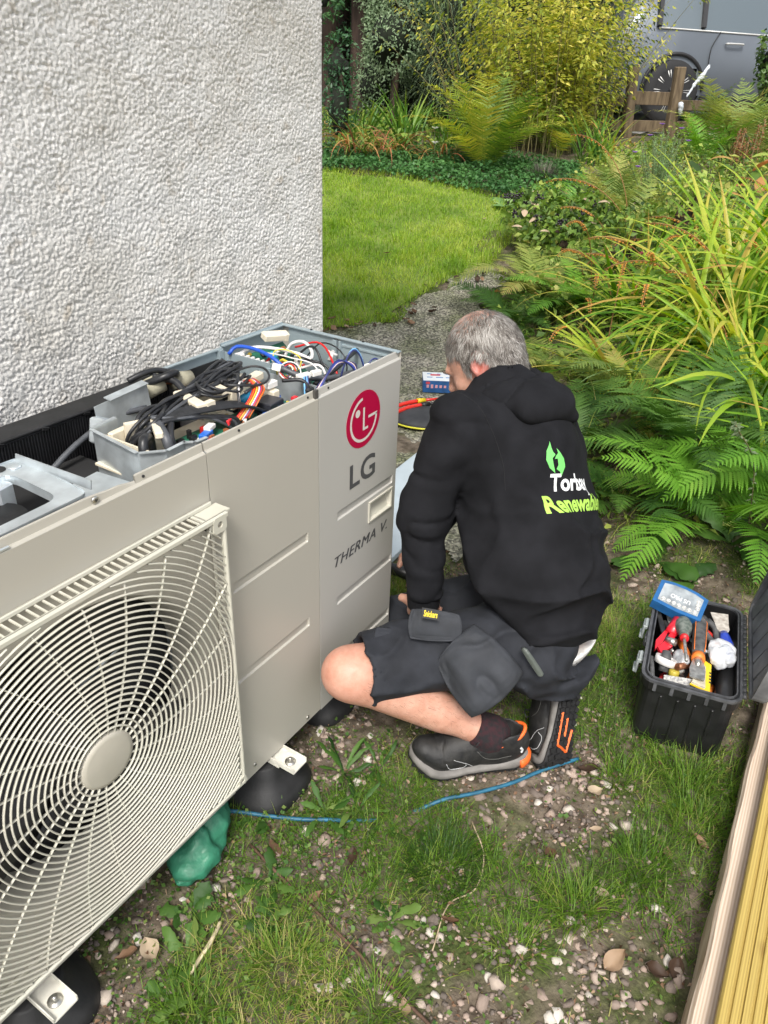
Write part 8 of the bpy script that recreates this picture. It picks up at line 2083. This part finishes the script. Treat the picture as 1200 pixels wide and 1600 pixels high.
fern(4.4, .75, .55, 14, C_FERNO, 'faded fern in front of the silvery shrub', -.2, .4, False, seed=18)
fern(8.45, 1.05, .95, 20, C_FERNO, 'tall olive fern right of the fence', -.35, .3, False, seed=19)
fern(8.1, .55, .90, 18, C_FERNO, 'tall olive fern at the right edge below the ivy', -.35, .3, False, seed=20)
fern(7.7, 1.1, .60, 14, C_FERN, 'greener fern at the foot of the tall olive ones', -.3, .3, False, seed=21)
fern(8.9, 1.45, .62, 10, C_FERNY, 'rusty topped fern next to the twisted white cloth', -.4, .2, False, seed=22)

# big strap leaved clumps
CR = [(2.55, -.30, 120, .95, 'big clump of yellow green straps leaning left in the centre of the border', (-.22, .22)), (2.15, -.55, 100, .82, 'yellow green strap clump above the dark fern', (-.28, .18)), (3.05, -.25, 95, .98, 'tall strap clump behind the central one', (-.20, .18)), (2.75, -.68, 100, 1.14, 'tallest strap clump at the right edge with yellow and tan leaves', (.0, .0)),
      (3.35, -.55, 70, 1.15, 'tall tawny strap clump at the right edge further back', (-.05, .05)), (3.0, .22, 80, .80, 'strap clump beside the fresh green fern', (-.25, .2)), (3.75, .05, 64, .85, 'strap clump below the red sedum heads', (-.1, .1)), (1.85, -.72, 56, .64, 'low strap clump hanging over the toolbox fern', (-.35, .2)), (2.30, .08, 56, .66, 'small strap clump leaning over the hood', (-.35, .25)), (4.6, -.15, 50, .80, 'strap clump in front of the brown leaved plant', (-.1, .05)), (5.3, -.1, 40, .7, 'distant strap clump at the right edge', (0, 0)), (3.6, -.25, 60, 1.0, 'strap clump between the two tall right hand ones', (-.15, .1))]
for k, (x, y, n, L_, lab, ln) in enumerate(CR): clump('crocosmia', x, y, n, L_, C_CROC, lab, 'crocosmia', .030, .15, ln, (-.1, .6), seed=21+k % 3, dr=(.3, 2.0), tipr=.22, group='crocosmia clumps in the border')
# long pale drooping blades
clump('drooping_sedge', 1.95, -.52, 26, .70, C_PALE, 'long pale blades drooping down over the dark ferns', 'sedge', .014, .06, (-.5, .2), (.2, .9), seed=31, dr=(1.4, 2.4), tipr=.2)
clump('drooping_sedge', 2.2, -.1, 22, .62, C_PALE, 'pale arching blades just right of the hood', 'sedge', .013, .06, (-.4, .2), (.1, .8), seed=31, dr=(1.2, 2.3), tipr=.2)
# orange seed heads on arching wiry stems
def seedhead(x, y, az, L_, el, lab=None, seed=0):
    r = np.random.default_rng(seed); z = tzf(x, y); t = np.linspace(0, 1, 14); e_ = el-1.5*t**1.6; P = np.cumsum(np.stack([np.cos(e_)*math.cos(az), np.cos(e_)*math.sin(az), np.sin(e_)], 1)*L_/14, 0)
    e = empty('seed_stem', (x, y, z), label=lab or 'wiry stem ending in a zigzag row of orange seed pods', cat='seed head', group='orange seed heads arching over the border')
    MB().tube(P, .0028, 4).build('stem', mat('stem_orange', (.24, .12, .035), .6), e)
    V = []; F = []; o = 0; n = 22
    for k in range(n):
        q = .60+.40*k/n; i = min(12, int(q*13)); p = P[i]+(P[i+1]-P[i])*(q*13-i); tg = unit(P[i+1]-P[i]); s = 1 if k % 2 else -1
        up = np.cross(tg, (math.sin(az), -math.cos(az), 0)); d = unit(up*1.0*.8+np.array((-math.sin(az), math.cos(az), 0))*s*.8+tg*.3); c = p+d*.010; rr_ = .0050*(1-.45*k/n)*r.uniform(.8, 1.2)
        V.append(c+IV*rr_*1.35*np.array((1, 1, .9))); F.append(IF+o); o += 12
    link('seed_pods', fast_mesh('seed_pods', np.concatenate(V), np.concatenate(F), C_SEED, smooth=True, attr=np.full(o, .5)), e)
rs_ = random.Random(8)
SEEDB = [(2.55, -.3), (3.05, -.25), (3.0, .22), (3.35, -.55), (3.75, .05), (3.3, .75), (3.0, .55), (4.6, -.15), (2.75, -.68), (3.9, .6), (2.5, .3)]
for k in range(36):
    b0 = SEEDB[k % len(SEEDB)]; seedhead(b0[0]+rs_.uniform(-.15, .15), b0[1]+rs_.uniform(-.15, .15), rs_.gauss(2.6, .9), rs_.uniform(.55, 1.05), rs_.uniform(1.0, 1.45), 'orange seed pod stem rising from the '+['central strap clump', 'tall clump behind the central one', 'clump beside the fresh green fern', 'tawny clump at the right edge', 'clump below the sedum heads', 'ferns near the end of the path', 'leafy plants left of the central straps', 'clump in front of the brown leaved plant', 'tallest clump at the right edge', 'plants in front of the berry shrub', 'small clump behind the hood'][k % 11], seed=k)
# silvery shrub with purple flowers
rg = np.random.default_rng(61); n = 5200; e = empty('silver_shrub', (5.25, .86, tzf(5.25, .86)), label='silvery green feathery shrub with small purple flowers', cat='shrub')
ns = 46; parts = []; stb = MB()
for k in range(ns):
    a = rg.uniform(0, 2*PI); o_ = rg.uniform(.02, .24); h = rg.uniform(.38, .68); t = rg.uniform(.15, 1, 120); p = np.stack([o_*np.cos(a)*t, o_*np.sin(a)*t, h*t], 1); D = rg.normal(0, 1, (120, 3)); D[:, 2] = abs(D[:, 2])*.8; L = rg.uniform(.014, .032, 120)*(1.15-t*.4)
    parts.append(leaflets(p, D, rg.normal(0, 1, (120, 3)), L, L*.22, np.clip(rg.normal(.5, .15, 120), 0, 1), 0)); stb.tube([(0, 0, 0), (o_*math.cos(a), o_*math.sin(a), h)], .003, 4)
leafobj('foliage', parts, C_TOAD, e); stb.build('stem', M_STEM, e)
for k, (dx_, dy_, z_) in enumerate([(-.02, .12, .62), (.0, -.10, .68), (-.06, .20, .50), (.02, -.16, .60), (.0, .05, .70), (-.05, .16, .40)]): flower(5.2+dx_, .86+dy_, tzf(5.2, .86)+z_, .030, C_PURP, 'small purple flower on the silvery shrub', 7, stem=False, group='purple flowers on the silvery shrub')
# pink-red sedum heads
C_SED = leafmat('sedum_red', [(.22, .02, .05), (.45, .06, .12), (.55, .18, .22)], .7, .1)
for k, (x, y, z, lab) in enumerate([(3.445, .406, .553, 'left dark pink sedum flower head'), (3.436, .20, .554, 'right dark pink sedum flower head'), (3.40, .27, .50, 'lower half hidden sedum flower head')]):
    e = empty('sedum', (x, y, z-.30), label=lab, cat='flower'); rg = np.random.default_rng(k+5); n = 260; d = rg.normal(0, 1, (n, 3)); d[:, 2] = abs(d[:, 2])*.8; d /= np.linalg.norm(d, axis=1)[:, None]; P = d*np.array((.040, .040, .018))+np.array((0, 0, .30))
    leafobj('flower_head', leaflets(P, d, rg.normal(0, 1, (n, 3)), .008, .007, rg.random(n), .2), C_SED, e); MB().tube([(0, 0, -.1), (0, 0, .30)], .005, 5).build('stem', M_STEM, e)
# berry shrub beside the path's end
bs = bush('berry_shrub', 4.0, 1.18, [((0, 0, .22), (.26, .22, .2)), ((.2, .25, .28), (.22, .2, .18)), ((.25, -.15, .28), (.24, .2, .18)), ((-.2, -.15, .18), (.2, .2, .16))], 2400, .055, C_BED, 'leafy shrub with clusters of black berries at the end of the path', 'shrub', .55, 71, stems=True, corek=None)
rg = np.random.default_rng(72)
for k in range(22):
    b_ = rg.uniform(-.38, .42), rg.uniform(-.30, .38), rg.uniform(.28, .46); V = np.concatenate([np.array(b_)+rg.normal(0, .016, 3)+IV*.0085 for _ in range(12)]); F = np.concatenate([IF+12*i for i in range(12)]); link('berry_cluster', fast_mesh('berry_cluster', V, F, mat('berry_black', (.015, .008, .016), .25), smooth=True), bs)
for k in range(16):
    V, F, A = ribbons(np.zeros((1, 3)), rg.uniform(0, 6.28), rg.uniform(.2, 1.2), rg.uniform(.08, .13), rg.uniform(.035, .055), rg.uniform(.5, 2), 6, [rg.uniform(.7, 1)], .4, prof='broad'); o = link('withered_leaf', fast_mesh('withered_leaf', V, F, leafmat('withered_pale', [(.30, .20, .12), (.52, .40, .28)], .7, .2), smooth=True, attr=A), bs); o.location = (rg.uniform(-.35, .35), rg.uniform(-.25, .38), rg.uniform(.26, .42))
for k, (x, y, sd_) in enumerate([(3.55, .62, 1), (4.3, .45, 2), (2.7, .02, 3), (3.3, -.05, 4)]):
    bush('leafy_plant', x, y, [((0, 0, .25), (.20, .20, .18)), ((.12, -.1, .34), (.16, .16, .14))], 520, .050, C_BED, ['leafy green plant in front of the berry shrub', 'leafy plant left of the red sedum heads', 'leafy stems rising through the central straps', 'leafy stems under the sedum heads'][k], 'plant', .5, 80+k, corek=None)
# large brown and green leaves at the right, rusty flower spikes
rg = np.random.default_rng(81); e = empty('brown_leaved_plant', (6.1, .42, tzf(6.1, .42)), label='plant with large browning leaves near the right edge', cat='plant')
for k in range(34):
    V, F, A = ribbons(np.zeros((1, 3)), rg.uniform(0, 6.28), rg.uniform(.0, 1.1), rg.uniform(.16, .28), rg.uniform(.06, .11), rg.uniform(.6, 2), 6, [rg.uniform(.2, 1)], .35, prof='broad'); o = link('leaf', fast_mesh('leaf', V, F, C_BROWNC if k % 2 else C_BED, smooth=True, attr=A), e); o.location = (rg.uniform(-.35, .35), rg.uniform(-.40, .35), rg.uniform(.05, .42))
for k in range(9):
    x, y = 7.0+rg.uniform(-.2, .2), .50+rg.uniform(-.25, .2); e = empty('astilbe_spike', (x, y, tzf(x, y)), label='rusty brown feathery flower spike by the right edge', cat='flower', group='rusty flower spikes'); n = 130; t = rg.random(n); h = rg.uniform(.40, .58)
    P = np.stack([.0*t, .0*t, h*(.45+.55*t)], 1)+rg.normal(0, .022, (n, 3))*(1.1-t)[:, None]; L = rg.uniform(.012, .03, n); leafobj('flower_spike', leaflets(P, rg.normal(0, 1, (n, 3)), rg.normal(0, 1, (n, 3)), L, L*.4, rg.random(n), .1), leafmat('rusty', [(.12, .04, .02), (.26, .11, .05), (.36, .20, .09)], .7, .2), e); MB().tube([(0, 0, 0), (0, 0, h)], .004, 4).build('stem', M_CANE, e)
# grey leaved trailing stems over the near fern
rg = np.random.default_rng(91)
for k, (P, lab) in enumerate((([(1.30, -.70, .05), (1.18, -.66, .38), (1.00, -.60, .56), (.92, -.60, .60)], 'grey leaved trailing stem arching over the fern at the right edge'), ([(1.32, -.78, .05), (1.10, -.76, .40), (.95, -.76, .47), (.84, -.78, .40)], 'second grey leaved stem hanging just above the toolbox lid'))):
    e = empty('trailing_stem', (0, 0, 0), label=lab, cat='plant'); S_ = spline(P, 40); MB().tube(S_, .0022, 4).build('stem', M_CANE, e); n = 90; i = rg.integers(4, len(S_)-1, n); D = rg.normal(0, 1, (n, 3)); L = rg.uniform(.014, .028, n); leafobj('leaves', leaflets(S_[i], D, rg.normal(0, .6, (n, 3))+np.array((0, 0, 1)), L, L*.42, np.clip(rg.normal(.45, .18, n), 0, 1), .3), leafmat('grey_leaf', [(.10, .15, .07), (.20, .25, .14), (.32, .36, .24)], .5, .3), e)
